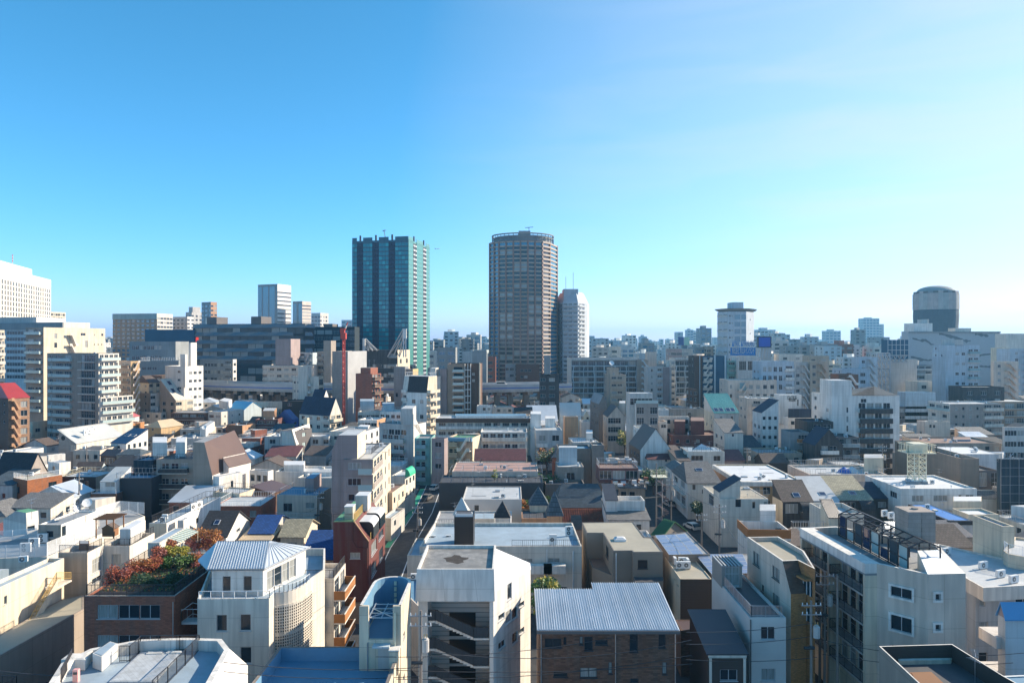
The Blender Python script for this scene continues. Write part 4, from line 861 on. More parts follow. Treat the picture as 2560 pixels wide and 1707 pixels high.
# dark small house
dh = B('small house with dark plum shed roof and white fascia beside the white siding building', 'sidingdark', 'sm_brown').box(7j, 1800, 2150, 1290, D=67.5, th=0); dh.pitched('shed', 0, 1.5, .2, 'sm_dark'); dh.w(0, (1910, 1442, 2070, 1545)); dh.band(0, dh.z1-.45, .4, 'offwhite', .12); m = MB()
for x in (dh.fp[0].x+.1, dh.fp[1].x-.3): m.abox(x, x+.25, dh.fp[0].y-.1, dh.fp[0].y-.003, 0, dh.z1-.5, 'offwhite')
dh.part('corner_board', m); dh.end()
b = B('low brown roofed passage between the dark brick building and the dark plum roof house', 'browntile2', 'sm_brown').poly([(1550, 1085), (1690, 1075), (1900, 985), (1500, 985)], 5.5); b.par = .05; b.end()
plant('tree', 'tree', Vc((pd(320, 600, 87).x, 87, 0)), 10.8, 5.0, 'round leafy green tree beside the long white building', ['lf_green', 'lf_green', 'lf_dark', 'lf_yellow'], None, 2600, .2, .45, 22)
# green gable roof
tile(1280, 960)
b = B('low house with ribbed moss green gable roof', 'greige', 'sm_green').box(1300, 1375, 1590, 1400, z=6.2, th=35); b.pitched('gable', 3, 2.2, .3, 'sm_green'); m = MB(); seams(m, b.F_[1][::1], 12, 'sm_green', .08); seams(m, b.F_[0], 12, 'sm_green', .08); b.part('roof_ribs', m); b.end()
# ---------------------------------------------------------------- tile C3
tile(1920, 1280)
pk = B('pink walled building with gold tiled end and slanted brown top', 'pinkish', 'rf_tan', fr='dframe').poly([(135, 447), (275, 440), (432, 520), (330, 352), (95, 222), (-190, 226)], 16.2); pk.par = .5; pk.capm = 'white'; pk.facem[0] = 'browntile2'; pk.facem[1] = pk.facem[2] = 'goldtile'; pk.w(5, (40, 505, 106, 618), (42, 755, 106, 870))
tile(1280, 1280); pk.w(5, (2215, 370, 2272, 490), (2290, 665, 2312, 730)); tile(1920, 1280)
a, u, nn, L = pk.edge(0); A3, U3, N3 = a.to_3d(), u.to_3d(), nn.to_3d(); m = MB(); d = N3*1.6; up = Vc((0, 0, 1)); B3 = A3+U3*L
m.face([A3+up*16.15, B3+up*16.15, B3+d+up*13.2, A3+d+up*13.2], 'browntile2'); m.face([A3+d, B3+d, B3+d+up*13.2, A3+d+up*13.2], 'goldtile'); m.face([A3+up*16.15, A3+d+up*13.2, A3+d, A3], 'pinkish'); m.face([B3, B3+d, B3+d+up*13.2, B3+up*16.15], 'goldtile'); pk.part('slanted_bay', m)
a, u, nn, L = pk.edge(1); A3, U3, N3 = a.to_3d(), u.to_3d(), nn.to_3d(); m = MB()
for z in (15.0, 12.2):
    m.box(A3+U3*(L*.35)+N3*.01+up*z, U3*(L*.5), N3*.9, -up*.2, 'goldtile'); m.box(A3+U3*(L*.35)+N3*.01+up*(z-1.9), U3*(L*.5), N3*.06, up*1.6, 'dark_glass')
    for k in range(3): m.box(A3+U3*(L*(.36+.2*k))+N3*.08+up*(z-1.9), U3*.08, N3*.05, up*1.6, 'rail_white')
pk.part('bay_window', m); pk.end()
# big cream apartment block
bc = B('big cream apartment block with long row balconies and black steel frame greenhouse on roof', 'pinkish', 'rf_grey').poly([(1000, 470), (1470, 568), (1815, 562), (1548, 290), (620, 128), (385, 140)], 17.2); bc.par = .9; bc.pt = .35; bc.capm = 'white'; bc.facem[0] = bc.facem[1] = 'pinkish'; bc.facem[5] = 'cream'
for r in ((1125, 685, 1325, 785), (1125, 950, 1325, 1095), (1130, 1240, 1330, 1370)): bc.w(0, r, gl='dark_glass')
bc.w(1, (1527, 740, 1582, 808), (1527, 1020, 1582, 1083), (1527, 1300, 1582, 1365))
for i, rs in ((0, ((1108, 672, 1345, 802), (1108, 935, 1345, 1112))), (1, ((1510, 725, 1600, 825), (1510, 1005, 1600, 1102)))):     # thick window surrounds
    a, u, nn, L = bc.edge(i); A3, U3, N3 = a.to_3d(), u.to_3d(), nn.to_3d()
    for x0, y0, x1, y1 in rs:
        p, q = bc.uz(i, x0, y0), bc.uz(i, x1, y1); c = bc.uz(i, (x0+x1)/2, y0)[1]; e_ = bc.uz(i, (x0+x1)/2, y1)[1]; m = MB(); t = .22
        for ua, ub, za, zb in ((p[0], q[0], c-t, c), (p[0], q[0], e_, e_+t), (p[0], p[0]+t, e_+t, c-t), (q[0]-t, q[0], e_+t, c-t)): m.box(A3+U3*ua+up*za+N3*.003, U3*(ub-ua), N3*.14, up*(zb-za), 'white')
        bc.part('window_surround', m)
bc.bal(5, .06, .44, 4, 'rail_black', 1.15, 3.05, 1.3, 1.05, 3, 'lgrey', bars=True); bc.bal(5, .5, .97, 4, 'rail_black', 1.15, 3.05, 1.3, 1.05, 4, 'lgrey', bars=True)
bc.band(5, bc.z1-1.0, 1.0, 'white', 1.3); bc.band(5, bc.z1-1.22, .2, 'bluegrey', 1.25)
a, u, nn, L = bc.edge(5); A3, U3, N3 = a.to_3d(), u.to_3d(), nn.to_3d()
for uu in (0, .46, .97): m = MB(); m.box(A3+U3*(L*uu)+N3*.005, U3*(L*.03), N3*1.25, up*16, 'cream'); bc.part('pier', m)
m = MB(); zf = 16.3                                                       # steel frame greenhouse
O, U, V = pz(690, 260, zf), None, None; Pn, Pf, Pw = pz(1285, 560, zf), pz(650, 215, zf), pz(930, 195, zf); V = (Pn-Pf); U = Vc((V.y, -V.x, 0)).normalized()*-3.4; U = -U if U.x < 0 else U
n = 8
for i in range(n+1):
    p = Pf+V*(i/n); tops = []
    for t, hh in ((0, 2.6), (.5, 3.3), (1, 2.6)): tops.append(p+U*t+up*hh)
    for t in (0, 1): m.tube(p+U*t, p+U*t+up*2.6, .085, 'rail_black', 4)
    m.tube(tops[0], tops[1], .075, 'rail_black', 4); m.tube(tops[1], tops[2], .075, 'rail_black', 4); m.tube(tops[0], tops[2], .06, 'rail_black', 4)
for t, hh in ((0, 2.6), (.25, 2.95), (.5, 3.3), (.75, 2.95), (1, 2.6), (0, 1.3), (0, .1), (1, 1.3)): m.tube(Pf+U*t+up*hh, Pn+U*t+up*hh, .07, 'rail_black', 4)
gh = empty('greenhouse_frame', Pf, 'black steel greenhouse frame partly glazed on the big cream block roof', 'greenhouse'); m.obj('frame', gh)
for i, (za, zb, mt) in enumerate(((.2, 2.5, 'panel_glass'), (.2, 1.3, 'green_glass'), (.2, 2.5, 'mesh'), (.2, 2.5, 'panel_glass'), (.2, 2.5, 'green_glass'), (.2, 1.3, 'panel_glass'), (.2, 2.5, 'mesh'), (.2, 2.5, 'green_glass'))):
    m = MB(); p = Pf+V*((i+.06)/n); m.box(p+up*za+U*.02, V*(.88/n), U*.008, up*(zb-za), mt); m.obj('pane', gh)
m = MB(); q = pz(1280, 480, 16.3); c = [pz(1375, 500, 16.3), pz(1800, 556, 17.1)]
f = [pd(1372, 350, 70.5), pd(1562, 346, 72.5), pz(1806, 560, 17.22), pz(1466, 568, 17.22)]; m.face(f, 'sm_silver'); m.face([f[3], f[0], f[0]-up*2.9, f[3]-up*.8], 'sm_light'); m.face([f[1], f[2], f[2]-up*.8, f[1]-up*2.9], 'sm_light'); m.face([f[0], f[1], f[1]-up*2.9, f[0]-up*2.9], 'sm_light'); bc.part('sloping_roof_hood', m); bc.end()
tank(pd(1398, 275, 73)+Vc((0, 1, -.6)), 2.9, 2.6, 3.3, 'large blue grey box water tank with round hatch on the big cream block', 'greytile', .6)
# right neighbours
b = B('white building with projecting flat roof lined with air conditioners at right edge', 'bluegrey', 'rf_light').poly([(1975, 692), (2700, 650), (2420, 480), (1560, 290), (1540, 330), (1820, 605)], 11.5); b.par = .2; b.capm = 'white'; b.z0 = 9.9; b.wall = 'offwhite'; b.end()
b2 = B(None, 'lgrey', 'rf_light', host=b).poly([(1905, 700), (2700, 690), (2420, 480), (1600, 320), (1830, 650)], 9.95); b2.par = .02; b2.w(0, (1940, 765, 1992, 862), (1938, 1005, 2018, 1112), (1935, 1285, 2015, 1380)); b2.add(0, 5, 12, 6.5, 9.2, gl='dark_glass'); b2.end()
for k, (x, y) in enumerate(((1640, 390), (1975, 520), (2135, 600), (2255, 650))): ac_unit(pz(x, y, 11.3), 20, ('first air conditioner from the back on the projecting white roof', 'air conditioner with yellow rusty base on the projecting white roof', 'air conditioner between the rusty one and the frontmost on the projecting roof', 'frontmost air conditioner on the projecting white roof')[k], w=1.3, h=.85)
dt = B('dark brown roof terrace with thin white rim in the bottom right corner', 'browntile2', 'rf_dark').poly([(1020, 1227), (1440, 1620), (2380, 1620), (2165, 1500), (1690, 1207)], 12.3); dt.par = 1.5; dt.pt = .12; dt.capm = 'white'; dt.wall = 'sidingdark'; dt.facem[0] = 'greige'
dt.block('low_wall', [(1200, 1400), (1680, 1390), (1690, 1370), (1190, 1375)], .35, 'cream', 'white', z=10.8); dt.block('deck', [(1370, 1600), (1640, 1600), (1500, 1470), (1300, 1475)], .08, 'wood', 'wood', z=10.8); dt.end()
antenna(pz(1900, 1560, 10.8), 2.6, 60, 'tv antenna leaning over the dark brown terrace at bottom right')
bh = B('pale violet grey house with blue rimmed gable at lower right corner', 'paleblue', 'rf_blue').box(2115, 2180, 2480, 975, D=65, th=0); bh.pitched('gable', 0, 1.4, .15, 'sm_skyblue'); bh.wall = 'mauve'; bh.facem = {0: 'paleblue', 3: 'lgrey'}; m = MB()
for y in (1060, 1385): p = pd(2030, y, 66.5); m.abox(p.x, p.x+3, 65.5, 68, p.z-1.6, p.z-.5, 'lgrey')
bh.part('balcony', m); bh.end()
b = B('small teal roof corner at the very bottom right edge', 'lgrey', 'rf_blue').poly([(2135, 1500), (2240, 1660), (2600, 1660), (2500, 1485)], 11.0); b.par = .1; b.capm = 'pale_metal'; b.end()
cw = B('tall cream wall building with narrow slot windows at right edge', 'cream', 'rf_blue').box(1880, 2155, 2262, 130, z=15.5, th=0); cw.par = .25; cw.w(3, (2140, 475, 2215, 550)); cw.end()
b = B('cream building with rounded corner and white railed roof at right edge', 'cream', 'rf_light').poly([(2160, 350), (2200, 380), (2420, 420), (2500, 250), (2262, 225)], 13); b.par = .3; b.prail(1.2, 'rail_white', [0, 1], .14); b.end()
# ================================================================ middle ground, left half

tile(0, 960)
b = B('pale house with slate roof in shade at left edge below the brick house', 'lgrey', 'sh_slate').box(-150, 113, 9j, 925, z=8, th=90); b.pitched('shed', 3, 2.0, .15, 'sh_slate'); b.w(3, (15, 1000, 48, 1050), (10, 1140, 48, 1195)); b.end()
br = B('orange brick house with white railed terrace and curved corner', 'brick', 'rf_tan', fr='dframe').box(120, 250, 572, 882, z=9.2, th=60); br.par = .1; br.capm = 'offwhite'
br.w(0, (445, 895, 520, 945)); br.w(3, (145, 940, 180, 1000), (140, 1075, 215, 1130)); br.prail(1.2, 'rail_white', [3, 0], .25); br.band(0, br.z1-3.4, .18, 'offwhite', .5, .45, 1); br.end()
bh = B('house with huge navy black mansard roof and grey green gable end', 'lgrey', 'sh_black').box(-60, 255, 437, 850, D=160, th=80); bh.pitched('gable', 3, 5.2, .2, 'sh_black'); bh.wall = 'greytile'; bh.g(0, 2, 1, 1.1, 1.9, .4); bh.end()
w1 = B('white house with steep slanted white side and green flat top', 'white', 'rf_green').box(30, 243, 355, 1285, z=9, th=62); w1.par = None; p = w1.fp; t = 1.9
q = [p[0].lerp(p[3], .25), p[1].lerp(p[2], .25), p[2], p[3]]; q = [p[0].lerp(p[3], .02), p[1].lerp(p[2], .02), p[1].lerp(p[2], .45), p[0].lerp(p[3], .45)]; V = lambda v, z: Vc((v.x, v.y, z)); z = w1.z1; m = MB()
m.face([V(v, z+t) for v in q], 'rf_green'); m.face([V(p[0], z), V(p[1], z), V(q[1], z+t), V(q[0], z+t)], 'white'); m.face([V(q[3], z+t), V(q[2], z+t), V(p[2], z), V(p[3], z)], 'lgrey'); m.face([V(p[3], z), V(p[0], z), V(q[0], z+t), V(q[3], z+t)], 'lgrey'); m.face([V(p[1], z), V(p[2], z), V(q[2], z+t), V(q[1], z+t)], 'white'); w1.part('roof', m); w1.w(0, (250, 1300, 320, 1345)); w1.end()
w2 = B('long white block with antennas and grey sunken flat roof at left', 'white', 'rf_grey').box(352, 560, 895, 1290, z=10.4, th=88); w2.par = .25; w2.facem[3] = 'greige'; w2.w(0, (568, 1300, 608, 1400), (785, 1195, 792, 1270)); w2.end()  # front end of the white block toned greige to paint its shade
dish(pz(800, 1230, 10.1), 2.6, 'tilted grey satellite dish on tall mast on the long white block', 30, .75); dish(pz(690, 1250, 10.1), 1.9, 'blue grey satellite dish seen edge on beside the long white block roof', 100, .7); antenna(pz(675, 1270, 10.1), 3.2, 70, 'tv antenna on thin mast on the long white block roof'); antenna(pz(290, 1240, 10.6), 3.4, 80, 'rusty tv antenna in front of the orange brick house')
dk = B('low roof deck enclosed by tall white slatted fences at left edge', 'offwhite', 'rf_grey').poly([(-100, 1600), (430, 1585), (880, 1395), (1330, 1210), (1180, 1150), (900, 1215), (900, 1300), (-100, 1420)], 7.4); dk.par = .1
def slat_fence(host, pts, h, z, n=14):
    m = MB(); P = [pz(x, y, z) for x, y in pts]
    for a, c in zip(P, P[1:]):
        for k in range(n): m.box(a+Vc((0, 0, .1+h*k/n)), c-a, (0, .03, 0), (0, 0, h/n*.5), 'rail_white')
        L = (c-a).length
        for k in range(int(L/2)+1): q = a+(c-a)*(k*2/L); m.tube(q, q+Vc((0, 0, h)), .05, 'rail_white', 4)
    host.part('slatted_fence', m)
slat_fence(dk, [(430, 1580), (880, 1390)], 2.1, 7.4); slat_fence(dk, [(880, 1250), (1100, 1180), (1325, 1195)], 2.2, 7.6); slat_fence(dk, [(-80, 1600), (430, 1580)], 1.9, 7.4); slat_fence(dk, [(-20, 1440), (340, 1410)], 1.6, 7.4); dk.end()
for k, (x, y) in enumerate(((235, 1545), (312, 1500), (392, 1455))): ac_unit(pz(x, y, 7.6), 8, ('nearest', 'middle', 'farthest')[k]+' of three big double fan air conditioners on the white fenced deck', 'big air conditioners on the fenced deck', w=1.5, two=True)
w5 = B('long white building with black railed pale roof walk and cream shaded end', 'white', 'rf_paleblue').box(1368, 1530, 2025, 1278, z=11, th=88); w5.par = .1; w5.facem[3] = 'cream'; w5.prail(1.1, 'rail_black', None, .3, .2); w5.w(0, (1800, 1225, 1825, 1275), (1560, 1330, 1580, 1345)); w5.end()
for k, (x, y) in enumerate(((1775, 1160), (1830, 1140))): ac_unit(pz(x, y, 10.9), 60, ('nearer', 'farther')[k]+' air conditioner at the black railing of the long white roof walk', w=1.1, h=1.2)
c = B('small white bay projecting from the long white building with roof walk', 'white', 'rf_light').box(1630, 1685, 1740, 1250, z=11.2, th=88); c.par = .05; c.end()
bb = B('black clad house with flat grey roof beside the orange brick house', 'sidingdark', 'rf_light').box(570, 880, 1060, 852, z=8.2, th=86); bb.facem[0] = 'beige'; bb.par = .1; bb.prail(1.0, 'cream_metal', [1, 2], .4); bb.end()
ac_unit(pz(690, 790, 8.1), 10, 'air conditioner on the flat grey roof of the black clad house')
bt2 = B('brown walled house with pale blue terrace and slanted white attic', 'browntile2', 'rf_blue').box(832, 1065, 7j, 1005, z=6.6, th=90); bt2.par = .1; bt2.capm = 'paleblue'; bt2.w(3, (895, 1072, 980, 1132)); bt2.prail(.9, 'rail_white', [3], .4)
at = B(None, 'white', 'rf_light', host=bt2).box(918, 1065, 6j, 893, D=dat(1005, 6.6)+1.2, th=90, z0=6.5); at.pitched('shed', 3, 2.2, .05, 'sm_light'); at.w(3, (965, 898, 1055, 944)); at.end(); bt2.end()
ms = B('building wrapped in dark blue scaffolding mesh left of the grey apartment', 'mesh', 'rf_blue').box(1065, 1390, 6j, 862, z=9.5, th=90); ms.facem = {0: 'dpaint', 3: 'dpaint'}; ms.prail(1.2, 'rail_silver', None, .8); ms.end()

b = B('black netted house rising behind the scaffolded building', 'navymesh', 'rf_blue').box(1225, 1405, 6j, 700, z=11.5, th=88); b.par = .2; b.prail(1.2, 'rail_silver', None, .8); b.end()
# grey apartment with slanted brown stair tower
ga = B('dim grey apartment with two balconies and slanted brown stair tower', 'greige', 'rf_dark').box(1435, 1820, 12j, 687, D=157, th=90); ga.par = .2; ga.bal(3, .1, .78, 3, 'charcoal', .9, 3.5, 1.2, 1.0, 3); ga.prail(1.1, 'rail_black', [3], .5)
ga.block('water_closet', [(1400, 660), (1535, 660), (1535, 600), (1400, 600)], 3.2, 'white', 'rf_white'); ga.block('stair_penthouse', [(1612, 665), (1700, 665), (1715, 610), (1620, 610)], 3.4, 'white', 'rf_white')
f = [pd(x, y, 156.5) for x, y in ((1772, 530), (1875, 535), (1950, 840), (1950, 1100), (1772, 1100))]; b_ = [p+Vc((0, 7, 0)) for p in f]; m = MB(); f[3].z = f[4].z = b_[3].z = b_[4].z = 0; m.face(list(reversed(f)), 'greige'); m.face([f[0], f[1], b_[1], b_[0]], 'rf_grey')
m.face([f[1], f[2], b_[2]+Vc((1.5, 12, 0)), b_[1]+Vc((0, 10, .6))], 'sm_brown'); m.face([f[2], f[3], b_[3]+Vc((1.5, 12, 0)), b_[2]+Vc((1.5, 12, 0))], 'white'); m.face([f[4], f[0], b_[0], b_[4]], 'greige'); ga.part('stair_tower', m); ga.end()
sl = B('white stepped house with brown slanted roofs and curved terrace beside the brown stair tower', 'white', 'rf_light').box(1955, 2012, 2225, 850, z=9.5, th=60); sl.par = .1; sl.w(0, (2118, 885, 2142, 950)); sl.end()
s2 = B('white terrace house with railed roof below the brown stair tower', 'cream', 'rf_light').box(1955, 2200, 2340, 1005, z=8.0, th=75); s2.par = .2; s2.prail(1.0, 'rail_black', None, .5); s2.end()
s3 = B('white house with steep slanted wall and brown roof strip behind the brown stair tower', 'white', 'sm_brown').box(2050, 2100, 2300, 760, z=10.5, th=70); s3.pitched('shed', 0, 2.2, .2, 'sm_brown'); s3.end()
# metal-roofed hall and neighbours
hl = B('concrete hall with big sloping silver metal roof and round window', 'greytile', 'sm_light').box(540, 702, 1125, 545, z=8.2, th=76); hl.pitched('shed', 0, 4.2, .3, 'sm_light'); hl.facem[0] = 'offwhite'; hl.g(0, 4, 1, 1.6, 1.8, 2.6); hl.w(3, (640, 560, 702, 615))
p = pd(580, 495, 0) if 0 else hl.edge(3); uu, zz = hl.uz(3, 580, 495); a, u, nn, L = p; m = MB(); c = a+u*uu+nn*.05; m.tube((c.x, c.y, zz), (c.x-nn.x*.04, c.y-nn.y*.04, zz), .75, 'dark_glass', 16); hl.part('round_window', m); hl.end()
for k, (x, y) in enumerate(((785, 470), (825, 455), (865, 440))): ac_unit(pz(x, y, 10.2), 76, 'white air conditioner in the row of three on the silver metal roof', 'row of three air conditioners on silver roof', w=1.5, h=1.7)
b = B('pale pink house with rounded roof edge', 'pinkish', 'rf_dark').box(672, 918, 9j, 607, z=7.4, th=90); b.par = .1; b.g(3, 3, 1, 1.2, 1.4, 1.3); b.g(3, 2, 1, 1.2, 1.4, 4.2); b.end()
b = B('maroon house with curved metal roof and glazed balcony', 'browntile2', 'sm_brown').box(922, 1085, 1180, 660, z=6.6, th=75); b.pitched('hip', 3, 1.6, .2, 'sm_brown', .2); b.g(3, 1, 1, 4, 1.8, .7); b.end()
b = B('white house with steep black glossy solar roof', 'white', 'panel_glass').box(1018, 1158, 1358, 545, z=8.3, th=72); b.pitched('shed', 3, 3.6, .25, 'panel_glass'); b.skylight(0, .35, .45, 1.8, 1.3); b.skylight(0, .7, .45, 1.8, 1.3); b.g(0, 4, 2, 1.0, 1.5, .4); b.g(3, 1, 1, 1.2, .9, .8); b.end()
b = B('orange walled house with dark end under a crimson roof', 'orange', 'rf_brown', fr='dframe').box(935, 1128, 1325, 372, z=8.4, th=72); b.facem[3] = 'sidingdark'; b.w(0, (1200, 380, 1273, 412)); b.prail(1, 'rail_white', [0], .8)
a = B(None, 'maroontile', 'sm_pinkred', host=b).box(940, 1055, 1278, 318, D=b.D+3, th=72, z0=8); a.facem[0] = 'white'; a.pitched('hip', 0, 1.8, .3, 'sm_pinkred', .25); a.end(); b.end()
b = B('peach plastered house with sand coloured hip roof', 'ochre', 'sm_sand').box(1350, 1478, 1678, 400, z=8.0, th=68); b.pitched('hip', 0, 2.4, .3, 'sm_sand', .35); b.w(0, (1578, 428, 1606, 455)); b.w(3, (1390, 405, 1410, 428)); b.end()
b = B('little white gable house with black roof under the peach plastered house', 'white', 'sh_black').box(1405, 1480, 1535, 525, z=7.4, th=72); b.pitched('gable', 3, 2.0, .2, 'sh_black'); b.end()
le = B('tall salmon apartment with bright red mansard and zigzag stair at left edge', 'tantile', 'sm_red').box(-140, 76, 272, 130, D=222, th=58); le.facem[3] = 'browntile2'; le.pitched('hip', 0, 4.6, .15, 'sm_red', .3); le.stair(0, .06, .5, 7, 'peach', .9, 2.95, 1.4, True); le.g(0, 1, 7, 1.9, 1.9, 1.3, .58, .88, 2.95); le.end()
b = B('small cream white block right of the salmon apartment', 'cream', 'rf_light').box(272, 300, 500, 350, z=9, th=66); b.par = .2; b.w(0, (325, 405, 370, 440), (412, 390, 455, 425)); b.end()
b = B('grey low house with brown roof in front of the cream white block', 'lgrey', 'sh_brown').box(215, 430, 545, 565, z=6, th=76); b.pitched('gable', 0, 2, .3, 'sh_brown'); b.end()
b = B('dark brown flats with flat grey roof and shaded balconies behind the sand hip roof', 'browntile2', 'rf_grey').box(1568, 1908, 10j, 263, z=10.6, th=90); b.par = .2; b.bal(3, .08, .92, 3, 'browntile2', .6, 3, 1.1, 1.0, 4); b.end()
b = B('white angular house with rooftop hut right of the dark brown flats', 'offwhite', 'rf_light').box(1910, 2030, 2232, 255, z=11.2, th=68); b.par = .2; b.g(0, 3, 2, .9, .9, 1.6); b.g(3, 2, 1, 2.4, 1.2, 1.4); b.block('stair_penthouse', [(2010, 215), (2090, 235), (2130, 205), (2060, 190)], 3.2, 'white', 'rf_white'); b.end()
b = B('bare concrete block with white balcony side', 'concrete', 'rf_dark').box(1218, 1382, 1470, 85, D=300, th=66); b.facem[0] = 'white'; b.g(0, 2, 4, 2.4, 1.4, 1.2); b.par = .3; b.end()
b = B('beige stepped flats with slanted skylit roof', 'greige', 'rf_light').box(1470, 1615, 1770, 150, D=295, th=62); b.facem[0] = 'cream'; b.pitched('shed', 0, 9, .1, 'offwhite'); b.g(0, 3, 3, 2.8, 1.5, .8); b.g(3, 2, 3, 2, 1.6, .9)
for u_, v_ in ((.25, .35), (.6, .35), (.35, .7), (.7, .7)): b.skylight(0, u_, v_, 1.7, 2.6)
b.end()
b = B('long low cream building with black water tanks at its roof edge', 'offwhite', 'rf_light').box(1240, 1480, 1585, 262, z=9.2, th=72); b.g(0, 2, 2, 1.6, 1.4, 1.0); b.g(3, 3, 2, 1.6, 1.4, 1.0); b.end()
for k in range(4): tank(pz(1370+k*25, 250, 9), 1.3, 1.3, 1.5, 'round dark capped water tank in the row on the long low cream roof', 'pale_metal', .3)['group'] = 'row of tanks on low cream roof'
b = B('brown house with flat grey roof and orange lit side wall at centre left', 'browntile2', 'rf_grey').box(2080, 2225, 2345, 380, z=9, th=70); b.facem[0] = 'peach'; b.g(0, 1, 2, .7, 2.4, 1); b.end()
b = B('grey flat roofed house with tiny white shed on top near the dark brown flats', 'lgrey', 'rf_grey').box(1570, 1990, 14j, 500, z=6.6, th=88); b.block('shed', [(1835, 480), (1890, 480), (1970, 420), (1930, 410)], 3.2, 'white', 'rf_light'); b.end(); dish(pz(1875, 480, 6.4), 3.2, 'satellite dish on tall pole by the tiny white roof shed', 20, .8)
b = B('pale blue low hall with arched azure roof at left centre', 'paleblue', 'sm_skyblue').box(2085, 2240, 2400, 235, z=9.5, th=65); b.pitched('gable', 3, 3.2, .2, 'sm_skyblue'); b.end()
b = B('dull maroon flat house below the white angular house', 'maroontile', 'rf_brown').box(2150, 2290, 2420, 590, z=7, th=80); b.end()
b = B('white sunlit wall house with solar hatch near the long white roof walk', 'white', 'rf_light').box(430, 445, 600, 655, z=8, th=50); b.par = .2; b.end()
b = B('white box house with two portholes beside the navy black mansard', 'white', 'rf_light').box(440, 545, 650, 725, z=8, th=62); b.par = .1; b.w(0, (588, 705, 605, 722), (620, 695, 636, 712)); b.end()
b = B('white flat house at left edge behind the navy black mansard', 'white', 'rf_light').box(-100, 10, 400, 640, z=7.6, th=70); b.par = .2; b.end()
# ---------------------------------------------------------------- tile B1
tile(640, 960)
ca = B('central grey beige apartment tower with sunlit right wall and stepped stair block', 'greytile', 'rf_light').box(803, 1075, 1237, 690, D=128, th=91); ca.facem[0] = 'cream'; ca.facem[3] = 'mauve'; ca.par = .3; ca.capm = 'offwhite'  # shade painted into the mauve front, sunlight into the cream side
ca.w(3, (845, 720, 965, 785), (842, 865, 965, 931), (845, 1010, 905, 1072)); ca.bal(0, .02, .5, 4, 'greytile', .45, 3.0, .15, 1.0, 3, 'lgrey'); ca.g(0, 2, 4, 1.2, 1.6, .9, .55, 1.0, 3.0)
ca.rail([(900, 650), (1060, 640), (1150, 560)], 1.1, 'rail_black', z=ca.z1-.3, step=.3); m = MB()
for k in range(4):
    z = ca.z1-2.6-k*3; x = ca.fp[0]; m.box((x.x-2.6, x.y-.95, z-.15), (2.6, 0, 0), (0, .94, 0), (0, 0, .15), 'offwhite'); m.face([(x.x-2.6, x.y-.95, z), (x.x, x.y-.95, z), (x.x, x.y-.95, z+1), (x.x-2.6, x.y-.95, z+1)], 'green_glass')
    ca.part('corner_balcony', m); m = MB()
s = B(None, 'greytile', 'rf_light', host=ca).box(695, 803, 8j, 640, D=128.4, th=91); s.z1 = 19.4; s.facem[3] = 'mauve'; s.par = None; p = s.fp; t = 3.0; V = lambda v, z: Vc((v.x, v.y, z)); z = s.z1; m = MB()
k = p[3].lerp(p[0], .55); k2 = p[2].lerp(p[1], .55); x1 = p[0]+Vc((2.6, 0)); x2 = p[1]+Vc((2.6, 0)); m.face([V(p[3], z), V(p[0], z), V(p[0], z+t), V(k, z+t)], 'mauve'); m.face([V(p[3], z), V(k, z+t), V(k2, z+t), V(p[2], z)], 'rf_grey'); m.face([V(k, z+t), V(p[0], z+t), V(p[1], z+t), V(k2, z+t)], 'rf_light'); m.face([V(p[0], 17.9), V(x1, 17.9), V(x1, z+t), V(p[0], z+t)], 'mauve'); m.face([V(p[0], z+t), V(x1, z+t), V(x2, z+t), V(p[1], z+t)], 'rf_light'); m.face([V(x1, 17.9), V(x2, 17.9), V(x2, z+t), V(x1, z+t)], 'cream'); m.face([V(x2, 17.9), V(p[2], 17.9), V(p[2], z+.5), V(k2, z+t), V(x2, z+t)], 'mauve'); ca.part('stair_penthouse', m); s.end(); ca.end()
ac_unit(pz(1150, 575, 17.9), 30, 'small air conditioner at the back roof rail of the central grey beige apartment')
b = B('pinkish house with bright blue roof terrace and little stair hut', 'pinkish', 'rf_blue').box(192, 562, 690, 1022, z=9.2, th=85); b.facem[0] = 'greige'; b.par = .08; b.w(3, (250, 1092, 332, 1170), (455, 1086, 536, 1140), (430, 1255, 520, 1330)); b.prail(1.1, 'rail_silver', [3, 2], .5, .4); b.block('stair_hut', [(450, 985), (530, 990), (600, 930), (520, 925)], 2.7, 'mauve', 'rf_blue')
b.bal(3, .02, .98, 1, 'rail_white', 2.2, 3, 1.0, 1.0, 2, 'offwhite', bars=True); b.end()
b = B('brown walled low house with long dark slope left of the blue roof terrace', 'browntile2', 'sm_brown').box(-40, 150, 330, 1000, z=7.2, th=72); b.pitched('shed', 0, 1.2, .2, 'sm_brown'); b.end()
b = B('white rooftop terrace house with slatted ledge at centre left', 'white', 'rf_grey').box(-60, 110, 160, 800, z=9, th=72); b.par = .3; b.g(3, 3, 2, 1.2, 1.6, 1); b.end()
b = B('long low white building with sheds on its roof behind the blue roof terrace', 'white', 'rf_light').box(178, 695, 8j, 805, z=7.6, th=88); b.block('shed', [(255, 800), (440, 800), (450, 760), (255, 760)], 1.6, 'white', 'rf_white'); b.end()
b = B('white low house with carport behind blue roof terrace', 'offwhite', 'rf_light').box(380, 695, 8j, 860, z=7, th=88); b.end()
